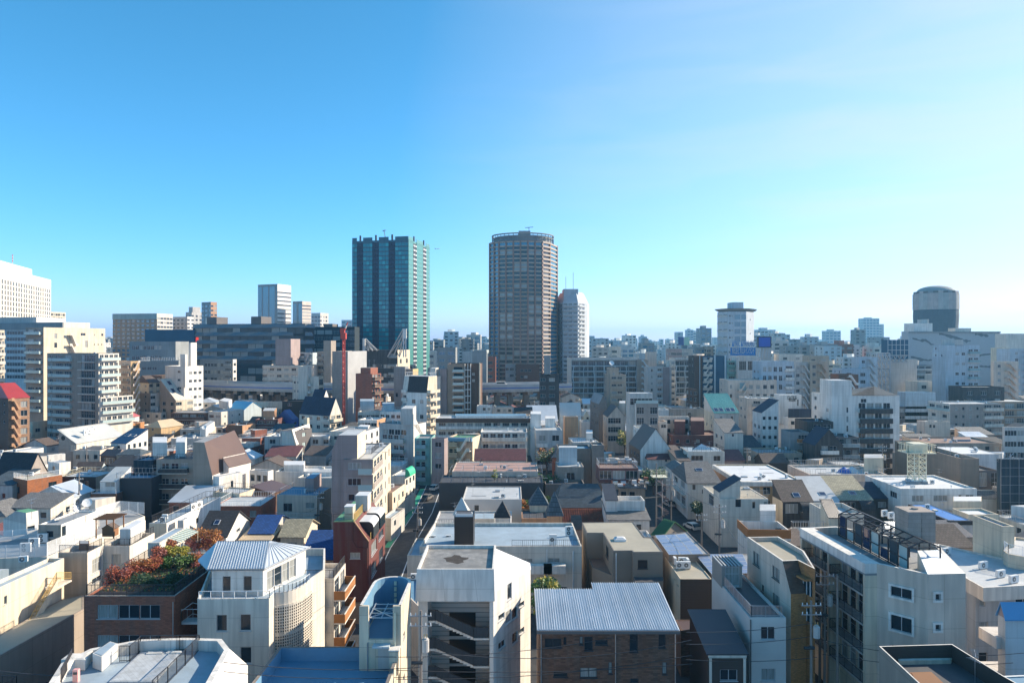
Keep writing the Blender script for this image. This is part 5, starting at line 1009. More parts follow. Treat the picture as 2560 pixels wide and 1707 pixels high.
# street side houses
b = B('low white street house with green barrel awning', 'offwhite', 'rf_light').box(1240, 1368, 1462, 845, z=9.0, th=80); b.g(0, 3, 2, 1.2, 1.3, 1); b.par = .3; m = MB(); a, u, nn, L = b.edge(0); A3 = a.to_3d()+Vc((0, 0, b.z1)); n = 8
pts = [nn.to_3d()*(.1+1.1*math.sin(i*math.pi/2/n))+Vc((0, 0, 1.7*math.cos(i*math.pi/2/n))) for i in range(n+1)]
for i in range(n): m.face([A3+pts[i], A3+pts[i]+u.to_3d()*L*.55, A3+pts[i+1]+u.to_3d()*L*.55, A3+pts[i+1]], 'awning')
m.face([A3+p for p in pts]+[A3+Vc((0, 0, 0))], 'awning'); b.part('barrel_awning', m); b.end()
b = B('beige low block with brown deck in front of the central apartment sunlit wall', 'beige', 'rf_brown').box(1112, 1252, 1366, 995, z=8, th=82); b.facem[0] = 'cream'; b.par = .3; b.g(0, 3, 1, 1.2, 1.3, 1.3); b.end(); ac_unit(pz(1250, 950, 8.0), 40, 'air conditioner on the brown deck of the beige low block')
b = B('narrow shopfront house with pale awning on the left of the central street', 'lgrey', 'rf_paleblue').box(1150, 1240, 1365, 1230, z=4.6, th=80); b.end()
# middle rows
b = B('glass cornered building with big tilted white roof panel', 'dgrey', 'rf_dark', gl='green_glass').box(222, 366, 512, 432, D=206, th=70); b.facem[0] = 'dgrey'; b.facem[3] = 'lgrey'; b.par = .2; b.w(3, (232, 440, 362, 560), (235, 572, 360, 690)); m = MB(); f = [pd(330, 415, 204), pd(490, 362, 222), pd(512, 478, 224), pd(372, 562, 204.5)]; m.face(f, 'white'); k = Vc((-.5, .5, -.3)); m.face([p+k for p in reversed(f)], 'lgrey')
for i in range(4): m.face([f[i]+k, f[(i+1) % 4]+k, f[(i+1) % 4], f[i]], 'cream')
b.part('tilted_panel', m); b.end()
b = B('long pale building with pale flat roof behind the tilted panel building', 'lgrey', 'rf_light').box(78, 668, 9j, 482, z=10.4, th=88); b.g(3, 12, 3, 1.8, 1.4, .9, pitch=3.1, skip=.25); b.end()
b = B('white and peach building with broad grey flat roof', 'offwhite', 'rf_grey').box(672, 985, 1137, 440, D=213, th=78); b.w(3, (715, 476, 795, 510), (860, 478, 935, 510)); b.facem[0] = 'white'; b.g(0, 3, 3, 1.6, 1.8, 1); b.par = .3; b.block('skylight_box', [(935, 405), (1030, 410), (1045, 390), (960, 388)], .6, 'white', 'rf_white'); b.end()
b = B('grey green five storey flats with white slanted side wall', 'bluegrey', 'rf_grey').box(1130, 1446, 1560, 375, D=200, th=68); b.wall = 'lgrey'; b.facem[0] = 'white'; b.g(3, 4, 1, 1.8, 1.6, 1.6, .1, .8); b.bal(3, .08, .75, 5, 'lgrey', 3.2, 3.0, 1.0, 1.0, 4); b.block('stair_penthouse', [(1328, 380), (1440, 380), (1470, 345), (1370, 345)], 5, 'lgrey', 'rf_light'); m = MB()
p0, p1 = b.fp[0], b.fp[1]; z = b.z1; m.face([(p0.x, p0.y, z+3.2), (p0.x, p0.y, z), (*p1, z-6), (*p1, z-5.5)], 'white'); m.face([(p0.x, p0.y, z+3.2), (p0.x-3, p0.y, z+3.2), (p0.x-3, p0.y, z), (p0.x, p0.y, z)], 'lgrey'); b.part('slanted_wall', m); b.end()
b = B('thin aqua shop house with glass balconies on the left of the central street', 'aqua', 'rf_grey').box(1456, 1606, 8j, 497, D=190, th=88); b.bal(3, .04, .7, 4, 'skywall', .5, 3.0, .9, .9, 2, 'skywall'); b.end()
b = B('narrow mauve brown house with three stacked windows beside the aqua shop house', 'mauve', 'rf_paleblue').box(1610, 1728, 1762, 502, D=187, th=72); b.w(3, (1643, 532, 1702, 578), (1643, 630, 1702, 678), (1643, 730, 1702, 776)); b.end()
b = B('cream flats with white zigzag stair and green roof near the central street', 'beige', 'rf_green').box(1765, 1988, 2062, 492, D=200, th=75); b.facem[0] = 'cream'; b.bal(3, .02, .4, 3, 'beige', .3, 3.1, .9, 1.0, 2); b.stair(3, .42, .95, 3, 'white', .8, 3.1, 1.5); b.band(3, b.z1-1.1, 1.0, 'rf_blue', 1.0); b.end()
b = B('pink roofed hall above a black steel roof terrace at right of the central street', 'pinkish', 'rf_pink').box(12j, 1800, 2590, 800, z=9.6, th=0); b.par = .1; b.end()
ms = B('black netted building with cluttered pergola frames on its roof terrace', 'mesh', 'rf_dark').box(9j, 1680, 2640, 905, D=152, th=0); ms.par = .2; m = MB(); a, c = ms.fp[0], ms.fp[2]
for i in range(9):
    x = a.x+2.2+(c.x-a.x-2.4)*i/8
    for y in (a.y+.3, c.y-.3): m.tube((x, y, ms.z1-.1), (x, y, ms.z1+2.4), .05, 'steel', 4)
    m.tube((x, a.y+.3, ms.z1+2.4), (x, c.y-.3, ms.z1+2.4), .04, 'steel', 4)
for y in (a.y+.3, c.y-.3):
    for h in (1, 1.7, 2.4): m.tube((a.x+2.2, y, ms.z1+h), (c.x-.2, y, ms.z1+h), .04, 'steel', 4)
ms.part('pergola_frame', m); ms.rail([(1690, 905), (2630, 905)], 1.1, 'rail_black', step=.3); ms.end()
plant('shrub', 'shrub', pz(2190, 880, ms.z1-.2), 2.6, 2, 'yellow flowering bush on the black pergola terrace', ['lf_yellow', 'lf_green'], None, 500, .16, .1)
wl = B('flat white building with corrugated grey front between pointed turrets', 'lgrey', 'rf_light').box(12j, 1895, 2440, 1056, z=8.6, th=0); wl.facem[0] = 'sidingwhite'; wl.w(0, (2003, 1108, 2048, 1168)); wl.par = .15; wl.end()
tw = B('rambling white house with dark slate pointed turrets in front of the flat white building', 'white', 'rf_grey').box(10j, 1630, 2345, 1290, z=7.0, th=0); tw.par = .3; tw.rail([(1640, 1290), (1815, 1285)], .9, 'rail_black', step=.4)
def turret(host, x0, x1, y, D, z0, zb, ap, wall='white', rf='sh_black'):
    p, q = pd(x0, y, D), pd(x1, y, D); w = q.x-p.x; zt = p.z; m = MB(); m.abox(p.x+.1, q.x-.1, D, D+w, z0, zt, wall); host.part('turret_wall', m); m = MB(); c = Vc((p.x+w/2, D+w/2, zt+ap)); P = [Vc((p.x-.15, D-.15, zt)), Vc((q.x+.15, D-.15, zt)), Vc((q.x+.15, D+w+.15, zt)), Vc((p.x-.15, D+w+.15, zt))]
    for i in range(4): m.face([P[i], P[(i+1) % 4], c], rf)
    m.face(list(reversed(P)), rf); host.part('turret_roof', m)
turret(tw, 1812, 1955, 1200, 121, 6, 0, 2.9, 'white', 'sm_light'); turret(tw, 2192, 2330, 1227, 119, 6, 0, 2.7); tw.block('roof_block', [(1995, 1275), (2190, 1275), (2190, 1225), (1995, 1225)], .8, 'offwhite', 'rf_paleblue'); tw.end()
b = B('maroon tiled gable roof house behind the pink roofed hall', 'white', 'sh_maroon').box(8j, 2010, 2470, 697, z=6.8, th=0); b.pitched('gable', 0, 2.6, .3, 'sh_maroon'); b.end()
b = B('white low flats with long balconies above the maroon tiled roof', 'offwhite', 'rf_light').box(9j, 2062, 2490, 440, D=208, th=0); b.bal(0, .03, .97, 3, 'offwhite', .4, 3.2, 1.1, 1.0, 6); b.end()
b = B('long white flats with maroon roof fascia in the middle distance', 'offwhite', 'rf_light').box(12j, 1650, 2520, 312, D=240, th=0); b.band(0, b.z1-1.5, 1.4, 'browntile2', .5); b.bal(0, .02, .98, 2, 'white', 1.6, 3.1, 1.0, 1.0, 10); b.block('roof_block', [(1830, 310), (2480, 310), (2480, 290), (1830, 290)], .7, 'white', 'rf_blue'); b.end()
b = B('white flats with steep dark navy roof slopes and many little balconies', 'offwhite', 'sh_slate').box(398, 678, 787, 290, D=255, th=62); b.facem[0] = 'cream'; b.pitched('gable', 3, 6.5, .1, 'sh_blue'); b.g(3, 3, 3, 1.7, 1.4, .7, 0, .75, 3.1); b.bal(3, .76, .98, 3, 'offwhite', .2, 3.1, .8, 1, 1); b.bal(0, .05, .95, 3, 'cream', .2, 3.1, 1.0, 1.0, 2); b.end()
b = B('vivid blue house with curved blue roof left of the navy sloped flats', 'blue_paint', 'sm_blue').box(180, 332, 390, 325, z=9.2, th=72); b.pitched('hip', 0, 3.6, .1, 'sm_blue', .2); b.g(3, 1, 2, 1.5, 1.6, 1); b.end()
b = B('rust red flats with grey balconies left of the vivid blue house', 'maroontile', 'rf_brown').box(-10, 186, 8j, 325, z=10.2, th=90); b.bal(3, .05, .95, 3, 'maroontile', .5, 3, 1, 1, 2); b.block('stair_penthouse', [(60, 320), (170, 320), (190, 290), (80, 290)], 3.2, 'peach', 'rf_light'); b.end()
b = B('low dim blue roofed shed left of the rust red flats', 'lgrey', 'rf_blue').box(-150, -20, 40, 545, z=8, th=75); b.end()
b = B('small round water tower like chimney stack behind tilted panel building', 'cream', 'rf_light', 'chimney', 'chimney').box(438, 470, 485, 310, D=236, th=60); b.par = .1; b.end()
b = B('white rooftop plant building with tall white tanks at centre', 'offwhite', 'rf_light').box(935, 1130, 6j, 255, D=262, th=88); b.g(3, 5, 2, 1.6, 1.3, 1.2); b.block('plant_room', [(955, 250), (1085, 250), (1085, 225), (955, 225)], 4, 'paleblue', 'rf_paleblue'); b.prail(1.2, 'rail_silver', None, .6); b.end()
b = B('low white block with railed roof beside the black capped white tower', 'white', 'rf_light').box(1135, 1330, 1400, 258, D=250, th=75); b.g(3, 4, 2, 1.5, 1.3, 1.0); b.prail(1.2, 'rail_white', None, .6); b.block('plant_room', [(1160, 255), (1270, 250), (1270, 225), (1160, 225)], 2.5, 'paleblue', 'rf_paleblue'); b.end()
b = B('long white low house with pergola corner left of the grey green flats', 'white', 'rf_light').box(940, 1110, 1190, 330, D=240, th=80); b.facem[0] = 'peach'; b.g(3, 3, 1, 2.2, 1.3, 1); b.end()
# ================================================================ middle ground, right half

tile(1280, 960)
ch = B('bare concrete house with stacked boxes and pale upper screen', 'concrete', 'rf_light').box(8j, 418, 660, 758, z=10.2, th=0); ch.w(0, (500, 812, 578, 885)); ch.par = .2; ch.block('upper_screen', [(430, 740), (598, 740), (598, 720), (430, 720)], 4.2, 'paleblue', 'rf_light')
up = B(None, 'dconcrete', 'rf_blue', host=ch).box(7j, 425, 726, 590, D=ch.D+9, th=0); up.par = .5; up.end(); ch.end()
b = B('low grey garden wall block in front of the bare concrete house', 'dconcrete', 'rf_dark').box(5j, 305, 665, 915, z=7.2, th=0); b.end()
b = B('grimy concrete stair block between the concrete house and the brick red house', 'dconcrete', 'rf_light').box(5j, 735, 845, 560, D=170, th=0); b.end()
rb = B('dull brick red house with heavily cluttered roof terrace', 'maroontile', 'rf_dark').box(782, 862, 1330, 962, z=10.2, th=0); rb.facem[3] = 'lgrey'; rb.par = .3; rb.g(0, 3, 2, 1.2, 1.9, 1.6); rb.rail([(880, 960), (1320, 960)], .9, 'rail_black', step=.4)
up = B(None, 'maroontile', 'rf_brown', host=rb).box(770, 800, 1160, 772, D=rb.D+7, th=0, z0=10); up.par = .15; up.prail(1.3, 'rail_silver', None, .35); up.g(0, 3, 1, 2.6, 1.8, .5); up.end()
m = MB(); random.seed(5)
for k in range(26):
    p = pz(random.uniform(880, 1240), random.uniform(870, 940), 10.0); w = random.uniform(.3, 1.1); h = random.uniform(.2, .9); m.abox(p.x, p.x+w, p.y, p.y+random.uniform(.3, .9), p.z, p.z+h, random.choice(['offwhite', 'tan', 'lgrey', 'dgrey', 'rf_white', 'browntile']))
tag(m.obj('roof_clutter'), 'jumble of boxes and pots on the dull brick red house roof', 'clutter', None, 'stuff')
m = MB(); random.seed(7)
for k in range(12):
    p = pz(random.uniform(850, 1120), random.uniform(690, 740), 13.0); w = random.uniform(.4, 1.3); m.abox(p.x, p.x+w, p.y, p.y+.8, p.z, p.z+random.uniform(.3, 1.3), random.choice(['offwhite', 'peach', 'lgrey', 'rf_white']))
tag(m.obj('roof_clutter'), 'boxes and stools on the upper railed deck of the dull brick red house', 'clutter', None, 'stuff')
sp = empty('spiral_stair', Vc((pd(1370, 1000, 140).x, 139, 0)), 'rusty spiral stair with cream railed landing beside the dull brick red house', 'staircase'); c = Vc(sp['_w']); m = MB(); m.tube(c, c+Vc((0, 0, 13)), .09, 'steel', 8); m.obj('column', sp); m = MB()
for k in range(60): t = k*.5; m.box(c+Vc((0, 0, .2*k+.4)), (1.3*math.cos(t), 1.3*math.sin(t), 0), (-.28*math.sin(t), .28*math.cos(t), 0), (0, 0, .05), 'sm_brown')
m.obj('treads', sp); m = MB()
for z in (12.5,): m.abox(c.x-2.2, c.x+.8, c.y-1.3, c.y+1.3, z, z+.12, 'cream_metal'); rail(m, [(c.x-2.2, c.y-1.3, z), (c.x+.8, c.y-1.3, z), (c.x+.8, c.y+1.3, z), (c.x-2.2, c.y+1.3, z), (c.x-2.2, c.y-1.3, z)], 1.2, 'cream_metal', .3)
m.obj('landing', sp)
b = B('traditional house with broad dark slate blue hip roof', 'beige', 'sh_slate').box(9j, 420, 862, 1125, z=6.4, th=0); b.pitched('hip', 0, 3.8, .6, 'sh_slate', .3); b.end()
ot = B('orange plastered house with navy pyramid turret roofs', 'peach', 'rf_dark').box(7j, 90, 335, 1232, z=7.6, th=0); ot.par = .3; ot.w(0, (200, 1100, 215, 1130)); turret(ot, 320, 468, 1210, 118, 0, 0, 4.1, 'peach', 'sh_slate'); turret(ot, 160, 332, 1112, 131, 0, 0, 3.3, 'cream', 'sh_slate'); ot.rail([(95, 1232), (330, 1232)], .9, 'rail_black', step=.4); ot.end()
b = B('low house with rust red ribbed gable roof', 'tan', 'sh_rust').box(7j, 470, 862, 1275, z=5.4, th=0); b.pitched('gable', 0, 1.9, .3, 'sh_rust'); m = MB(); seams(m, b.F_[0], 20, 'sh_rust', .12, .12); b.part('roof_ribs', m); b.end()
b = B('dark brown tiled lean to between the rust red roof and the tan clad house', 'greige', 'sh_brown').box(3j, 560, 640, 1330, z=5.6, th=0); b.pitched('shed', 0, 1.8, .2, 'sh_brown'); b.end()
wh = B('white house with tall dark capped tower and boxy white roof balcony', 'white', 'sh_grey').box(9j, 890, 1262, 1242, z=7.6, th=0); wh.pitched('shed', 0, 1.8, .25, 'sh_grey'); wh.w(0, (1140, 1285, 1190, 1340))
t1 = B(None, 'white', 'sh_slate', host=wh).box(5j, 862, 968, 1062, D=wh.D+3.2, th=0); t1.pitched('shed', 0, 2.0, .15, 'sm_dark'); t1.end(); t2 = B(None, 'white', 'rf_light', host=wh).box(4j, 960, 1220, 1128, D=wh.D+3.6, th=0, z0=8); t2.z1 += 1.2; t2.par = 1.1; t2.pt = .15; t2.end(); wh.end()
b = B('white L shaped porch block in front of the white house with dark capped tower', 'white', 'rf_light').box(4j, 1190, 1280, 1400, z=6, th=0); b.par = .4; b.end()
wt = B('white flat house with railed roof and glass pyramid roof light', 'offwhite', 'rf_paleblue').box(1542, 1612, 1952, 618, z=10.4, th=0); wt.par = .1; wt.w(0, (1645, 655, 1755, 702), (1850, 657, 1915, 705), (1788, 768, 1850, 800)); wt.w(3, (1552, 575, 1570, 630), (1590, 640, 1605, 690)); wt.prail(1.1, 'rail_black', None, .6); m = MB(); p = [pz(1655, 600, 10.4), pz(1850, 600, 10.4), pz(1790, 555, 10.4), pz(1680, 560, 10.4)]; c = pz(1740, 548, 11.8)
for i in range(4): m.face([p[i], p[(i+1) % 4], c], 'panel_glass' if i else 'rf_white')
wt.part('glass_pyramid', m); wt.end()
b = B('white house with steep plum mansard side and pale flat top', 'white', 'rf_paleblue').box(1075, 1178, 1460, 605, D=192, th=4); b.pitched('gable', 3, 6.0, .15, 'sm_brown'); b.w(0, (1350, 505, 1370, 527)); b.facem[3] = 'sm_brown'; b.end()
b = B('white rendered house with dusky maroon hip roofs', 'white', 'sh_maroon').box(1175, 1250, 1530, 685, z=7.4, th=0); b.pitched('hip', 0, 2.4, .5, 'sh_maroon', .35); b.w(0, (1405, 680, 1425, 712), (1465, 680, 1525, 715)); b.end()
b = B('pale house with charcoal hip roof and arched side window', 'offwhite', 'sh_grey').box(1478, 1612, 1915, 905, z=8.2, th=0); b.facem[3] = 'white'; b.pitched('hip', 0, 3.6, .3, 'sh_grey', .3); b.skylight(0, .45, .55, .9, 1.0); b.skylight(0, .55, .55, .9, 1.0); b.w(0, (1655, 920, 1687, 972), (1742, 965, 1790, 1008)); b.w(3, (1490, 850, 1520, 900), (1550, 890, 1585, 950)); b.bal(3, .2, .9, 2, 'rail_white', .9, 3, .9, 1, 2, bars=True); b.end()
b = B('beige narrow house with brown roof left of the white flat railed house', 'beige', 'sh_brown').box(1395, 1530, 1640, 700, z=8.6, th=0); b.pitched('shed', 0, 1.4, .2, 'sh_brown'); b.w(3, (1415, 785, 1448, 850)); b.end()
b = B('white house with grey tiled cross roof beside the charcoal hip roof', 'white', 'sh_grey').box(7j, 1470, 1640, 785, z=8.2, th=0); b.pitched('gable', 3, 1.3, .2, 'sh_grey'); b.end()
b = B('house with broad gleaming white roof and orange side wall', 'ochre', 'rf_white').box(1848, 2100, 2672, 890, z=9.3, th=0); b.facem[3] = 'peach'; b.par = .25; b.pt = .35; b.capm = 'white'; b.band(0, b.z1-1.0, .98, 'white', .6); b.band(3, b.z1-1.0, .98, 'white', .3); b.g(0, 6, 2, 1.6, 1.6, 1.3); b.end(); ac_unit(pz(2310, 855, 9.1), 0, 'low vent unit alone on the gleaming white roof', w=.8, h=.4)
cr = B('cream house with tall navy topped shed tower and railed roof deck', 'cream', 'rf_tan').box(1752, 1905, 2352, 1052, z=9.4, th=0); cr.wall = 'offwhite'; cr.par = .1; cr.w(0, (2050, 1055, 2105, 1130), (2205, 1078, 2235, 1142), (2310, 1075, 2350, 1135)); cr.w(3, (1805, 1015, 1850, 1110)); cr.rail([(2095, 1030), (2350, 1030)], 1.2, 'rail_silver', step=.3)
t = B(None, 'offwhite', 'sm_dark', host=cr).box(4j, 1905, 2095, 985, D=cr.D+.4, th=0, z0=9); t.pitched('shed', 3, 2.6, .15, 'sh_blue'); t.end(); cr.end()
wd = B('white house with rounded corner and orange timber roof fence', 'white', 'rf_brown').box(2072, 2170, 2560, 1345, z=10.8, th=-3); wd.par = 1.3; wd.w(0, (2195, 1350, 2240, 1395), (2190, 1450, 2240, 1480)); wd.w(3, (2130, 1370, 2145, 1400))
for i in (0, 3): wd.band(i, wd.z1-1.1, 1.35, 'wood_o', .1)
wd.block('stair_hut', [(2275, 1330), (2420, 1330), (2420, 1265), (2275, 1265)], 3.0, 'white', 'rf_light'); wd.end()
b = B('old warehouse house with teal mansard and roof windows', 'offwhite', 'sm_teal').box(1762, 1858, 2082, 265, D=238, th=2); b.pitched('shed', 0, 6, .2, 'sm_teal'); b.facem[3] = 'cream'
for u_ in (.15, .35, .62, .8): b.skylight(0, u_, .08, 1.5, 2.2)
b.end()
b = B('cream annex with green edge left of the teal mansard', 'cream', 'rf_green').box(6j, 1722, 1840, 330, z=10, th=0); b.end()
gm = B('modern grey white apartment with glass railed setback top floor', 'lgrey', 'rf_light').box(1072, 1138, 1342, 178, D=221, th=2); gm.wall = 'greytile'; gm.facem[3] = 'white'; gm.g(0, 3, 4, 2.4, 2.2, 1.2, .05, .95, 3.4); gm.band(0, gm.z1, 1.0, 'green_glass', .08)
t = B(None, 'lgrey', 'rf_light', host=gm).box(6j, 1082, 1292, 85, D=gm.D+2, th=2); t.g(0, 1, 1, 9, 2.2, 1.6); t.par = .2; t.end(); gm.end()
b = B('mauve house with round arched gable window and barrel roof', 'mauve', 'sm_dark').box(835, 880, 1040, 300, D=245, th=2); b.wall = 'pinkish'; b.pitched('gable', 3, 3.8, .15, 'sm_dark'); b.g(0, 1, 3, 5, 2, .4, .1, .6, 3.2); b.block('stair_tower', [(985, 300), (1040, 300), (1040, 275), (985, 275)], 5, 'pinkish', 'rf_light', z=b.z1-.5); b.end()
mm = B('brick maroon complex of cubic blocks in the middle right', 'maroontile', 'rf_brown').box(1378, 1475, 1938, 472, D=222, th=3); mm.g(0, 5, 2, 1.2, 1.2, 1.3, skip=.4); mm.block('cube', [(1490, 465), (1590, 465), (1590, 430), (1490, 430)], 4.4, 'maroontile', 'rf_brown'); mm.block('cube', [(1640, 465), (1765, 465), (1760, 425), (1640, 425)], 4.6, 'maroontile', 'rf_brown'); mm.end()
b = B('pale house with grey slope roof front and round hatch right of the maroon complex', 'offwhite', 'sh_grey').box(1850, 1950, 2122, 445, D=208, th=3); b.pitched('shed', 0, 3.2, .15, 'sh_grey'); b.w(0, (2018, 455, 2040, 482)); b.end()
b = B('beige house under a wide dark slate hip roof right of the white flat railed house', 'beige', 'sh_slate').box(1955, 2050, 2280, 575, z=7.4, th=3); b.pitched('hip', 0, 3.0, .6, 'sh_slate', .3); b.g(0, 3, 1, 1.6, 1.3, .5); b.end()
b = B('maroon roofed shed right of the white flat railed house', 'mauve', 'sm_brown').box(6j, 1955, 2140, 700, z=6.2, th=0); b.pitched('shed', 0, 2.2, .2, 'sh_maroon'); b.end()
wr = B('stacked white house with cubic roof huts left of centre street houses', 'lgrey', 'rf_light').box(155, 218, 462, 422, D=212, th=2); wr.facem[3] = 'white'; wr.g(0, 2, 2, 2.2, 1.8, 1.6, pitch=3.3); wr.bal(0, .0, .45, 3, 'white', 3.0, 3.2, .8, 1, 1); wr.block('roof_hut', [(170, 405), (265, 405), (265, 375), (170, 375)], 4.6, 'white', 'rf_white'); wr.block('roof_hut', [(305, 400), (395, 400), (395, 375), (305, 375)], 3.0, 'white', 'rf_white'); wr.end()
b = B('white windowless shed roof house behind the stacked white house', 'white', 'rf_white').box(7j, 200, 420, 340, D=242, th=2); b.pitched('shed', 0, 5, .1, 'rf_white'); b.end()
b = B('pale blue blank box building beside the peach lift tower', 'paleblue', 'rf_light').box(436, 442, 635, 290, D=250, th=2); b.pitched('shed', 0, 4.6, .05, 'sm_light'); b.end()
b = B('slim peach lift tower with open top', 'peach', 'rf_dark').box(472, 485, 607, 345, D=225, th=4); b.wall = 'pinkish'; b.facem = {0: 'peach', 3: 'peach'}; b.par = 1.4; b.z1 += 1.6; b.end()
b = B('low white house with roof hatch in front of the peach lift tower', 'offwhite', 'rf_white').box(515, 560, 800, 535, z=9.4, th=3); b.par = .2; b.prail(1.0, 'rail_black', [0, 1], .6); b.block('hut', [(680, 520), (740, 520), (740, 490), (680, 490)], 2.4, 'white', 'rf_white'); b.end()
b = B('tiny gabled white house right of the pale blue blank box', 'cream', 'sm_light').box(640, 655, 712, 300, D=252, th=3); b.pitched('gable', 3, 2.2, .15, 'sm_light'); b.w(0, (683, 292, 706, 325)); b.end()
b = B('low annex roofs with pipes in front of the tiny gabled white house', 'lgrey', 'rf_light').box(6j, 635, 712, 345, D=244, th=0); b.end()
b = B('cream small house with scrap covered roof right of the modern grey white apartment', 'cream', 'rf_tan').box(1345, 1360, 1628, 300, D=234, th=2); b.wall = 'offwhite'; b.g(0, 5, 2, 1.2, 1.4, 1.0); b.end()
b = B('white round topped house wall behind the scrap covered roof', 'white', 'rf_white').box(6j, 1345, 1440, 235, D=246, th=0); b.end()
b = B('low cream house with brown roof bottom of the modern grey white apartment', 'offwhite', 'rf_brown').box(6j, 1345, 1425, 345, D=226, th=0); b.w(0, (1368, 370, 1415, 402)); b.end()
b = B('small white house with tan roof behind the plum mansard house', 'white', 'rf_tan').box(6j, 1145, 1298, 400, D=211, th=0); b.end()
for x, y, h, w, ms_, lab in ((1035, 470, 9.5, 6, ['lf_yellow', 'lf_green'], 'yellow green tree by the arched window house'), (1105, 440, 9, 5, ['lf_green'], 'green tree right of the yellow green one'), (320, 640, 9.5, 7, ['lf_orange', 'lf_green', 'lf_dark'], 'orange topped tree behind the bare concrete house'), (300, 860, 10, 7, ['lf_dark', 'lf_green'], 'dark green tree left of the bare concrete house'), (1300, 830, 7, 7, ['lf_dark', 'lf_green'], 'dark bushy tree in front of the maroon hip roofs'), (340, 1080, 8, 2.4, ['lf_yellow', 'lf_green'], 'slim olive tree beside the navy turret roofs'), (115, 1110, 8.5, 2.6, ['lf_orange', 'lf_green'], 'reddish small tree left of the navy turrets'), (1700, 1130, 5, 5, ['lf_dark'], 'dark round bush under the cream shed tower house')):
    D = dat(y, h*.75); p = pd(x, y, D); plant('tree', 'tree', (p.x, D, 0), h, w, lab, ms_, None, 900, .28, .4, 12)
# ---------------------------------------------------------------- tile B3
tile(1920, 960)
tb = B('white apartment tower with black balcony bands and grey pyramid roof', 'white', 'rf_grey').box(14j, 585, 1207, 105, D=207, th=0); tb.par = .3
for k in range(8):
    a, u, nn, L = tb.edge(0); p, q = tb.uz(0, 825, 0)[0], tb.uz(0, 1128, 0)[0]; zf = tb.z1-4.9-k*3.0-(.2)
    if zf < .5: break
    for j in range(4): tb.add(0, p+(q-p)*j/4+.2, p+(q-p)*(j+1)/4-.2, zf+1.15, zf+2.85)
    m = MB(); m.box((a.x+p, a.y-1.2, zf-.1), (q-p, 0, 0), (0, 1.19, 0), (0, 0, .15), 'offwhite'); m.box((a.x+p, a.y-1.25, zf-.3), (q-p, 0, 0), (0, .1, 0), (0, 0, 1.55), 'charcoal'); tb.part('balcony', m)
tb.w(0, (720, 205, 738, 262), (720, 293, 738, 350), (720, 380, 738, 438), (852, 135, 905, 170), (1000, 130, 1060, 178), (1065, 130, 1125, 180))
tl = B(None, 'white', 'rf_light', host=tb).box(8j, 585, 770, 72, D=206.9, th=0, z0=20); tl.z1 = 28.2; tl.par = .1; tl.end()
m = MB(); c = pd(975, 18, 213); P = [pd(765, 103, 206.8), pd(1192, 103, 206.8), None, None]; P[2] = P[1]+Vc((0, 13, 0)); P[3] = P[0]+Vc((0, 13, 0))
for i in range(4): m.face([P[i], P[(i+1) % 4], c], 'sh_slate' if i != 1 else 'rf_tan')
m.face([P[0], pd(975, 103, 206.8), c], 'sh_grey'); tb.part('pyramid_roof', m); tb.end()
sb = B('stepped white building with navy slopes and a blank lettered roof tower', 'white', 'sh_blue').box(-20, 185, 532, 305, D=228, th=0); sb.g(0, 4, 3, 1.3, 1.3, 1.2, pitch=3.2); sb.bal(0, .55, .98, 3, 'white', .8, 3.1, 1, 1, 2); sb.band(0, sb.z1-.1, 3, 'sh_blue', .05); sb.par = .2
t = B(None, 'white', 'rf_light', host=sb).box(5j, 105, 308, 98, D=232, th=0, z0=12); t.par = .2; t.w(0, (268, 140, 282, 200)); t.end()
for tx, yy, hh, ww in (('ロイヤル', 140, 1.6, 3.0), ('青山館', 157, 1.3, 2.2)): p = pd(222, yy, 231.9); text(tx, sb.root, p, hh, 3.2*ww/3, 'charcoal')
sb.end()
b = B('white house with diagonal stair edge and navy slanted side at centre right', 'white', 'sm_dark').box(8j, -60, 95, 262, D=215, th=0); b.pitched('shed', 3, 4, .1, 'sh_blue'); b.g(0, 3, 4, 1.0, 1.1, 1.2); b.end()
ds = B('navy black stepped terrace flats below the lettered roof tower', 'charcoal', 'sh_blue').box(9j, 360, 600, 345, D=205, th=0); ds.bal(0, .2, .95, 4, 'white', .8, 3.2, 1.0, .9, 2, 'offwhite'); ds.end()
ds = B('navy black flats with white balcony in front of the stepped terrace flats', 'charcoal', 'sh_blue').box(8j, 430, 690, 560, D=190, th=0); ds.pitched('gable', 3, 4.5, .1, 'sh_blue'); ds.bal(0, .2, .8, 2, 'white', .2, 3.2, 1.0, .9, 2, 'offwhite'); ds.end()
ds = B('dark glass fronted flats between stepped terraces and the black banded tower', 'dgrey', 'rf_dark').box(9j, 640, 838, 490, D=197, th=0); ds.bal(0, .05, .95, 3, 'lgrey', .4, 3.2, 1.1, .9, 3); ds.end()
b = B('narrow flats with brown timber balconies left of the navy stepped terrace', 'bluegrey', 'rf_dark').box(7j, 205, 378, 440, D=202, th=0); b.bal(0, .35, .98, 4, 'wood_o', .8, 3.2, 1.0, 1.0, 1); b.end()
b = B('tan low flat house with grey roof at centre right', 'beige', 'rf_grey').box(10j, -90, 312, 632, z=8.2, th=0); b.g(0, 4, 2, 1.4, 1.3, 1.3, skip=.3); b.prail(1, 'rail_black', [0], .8); b.end()
b = B('small dark house below the tan low flat house', 'sidingdark', 'sh_brown').box(7j, -40, 180, 720, z=6.6, th=0); b.pitched('gable', 0, 2, .2, 'sh_brown'); b.end()
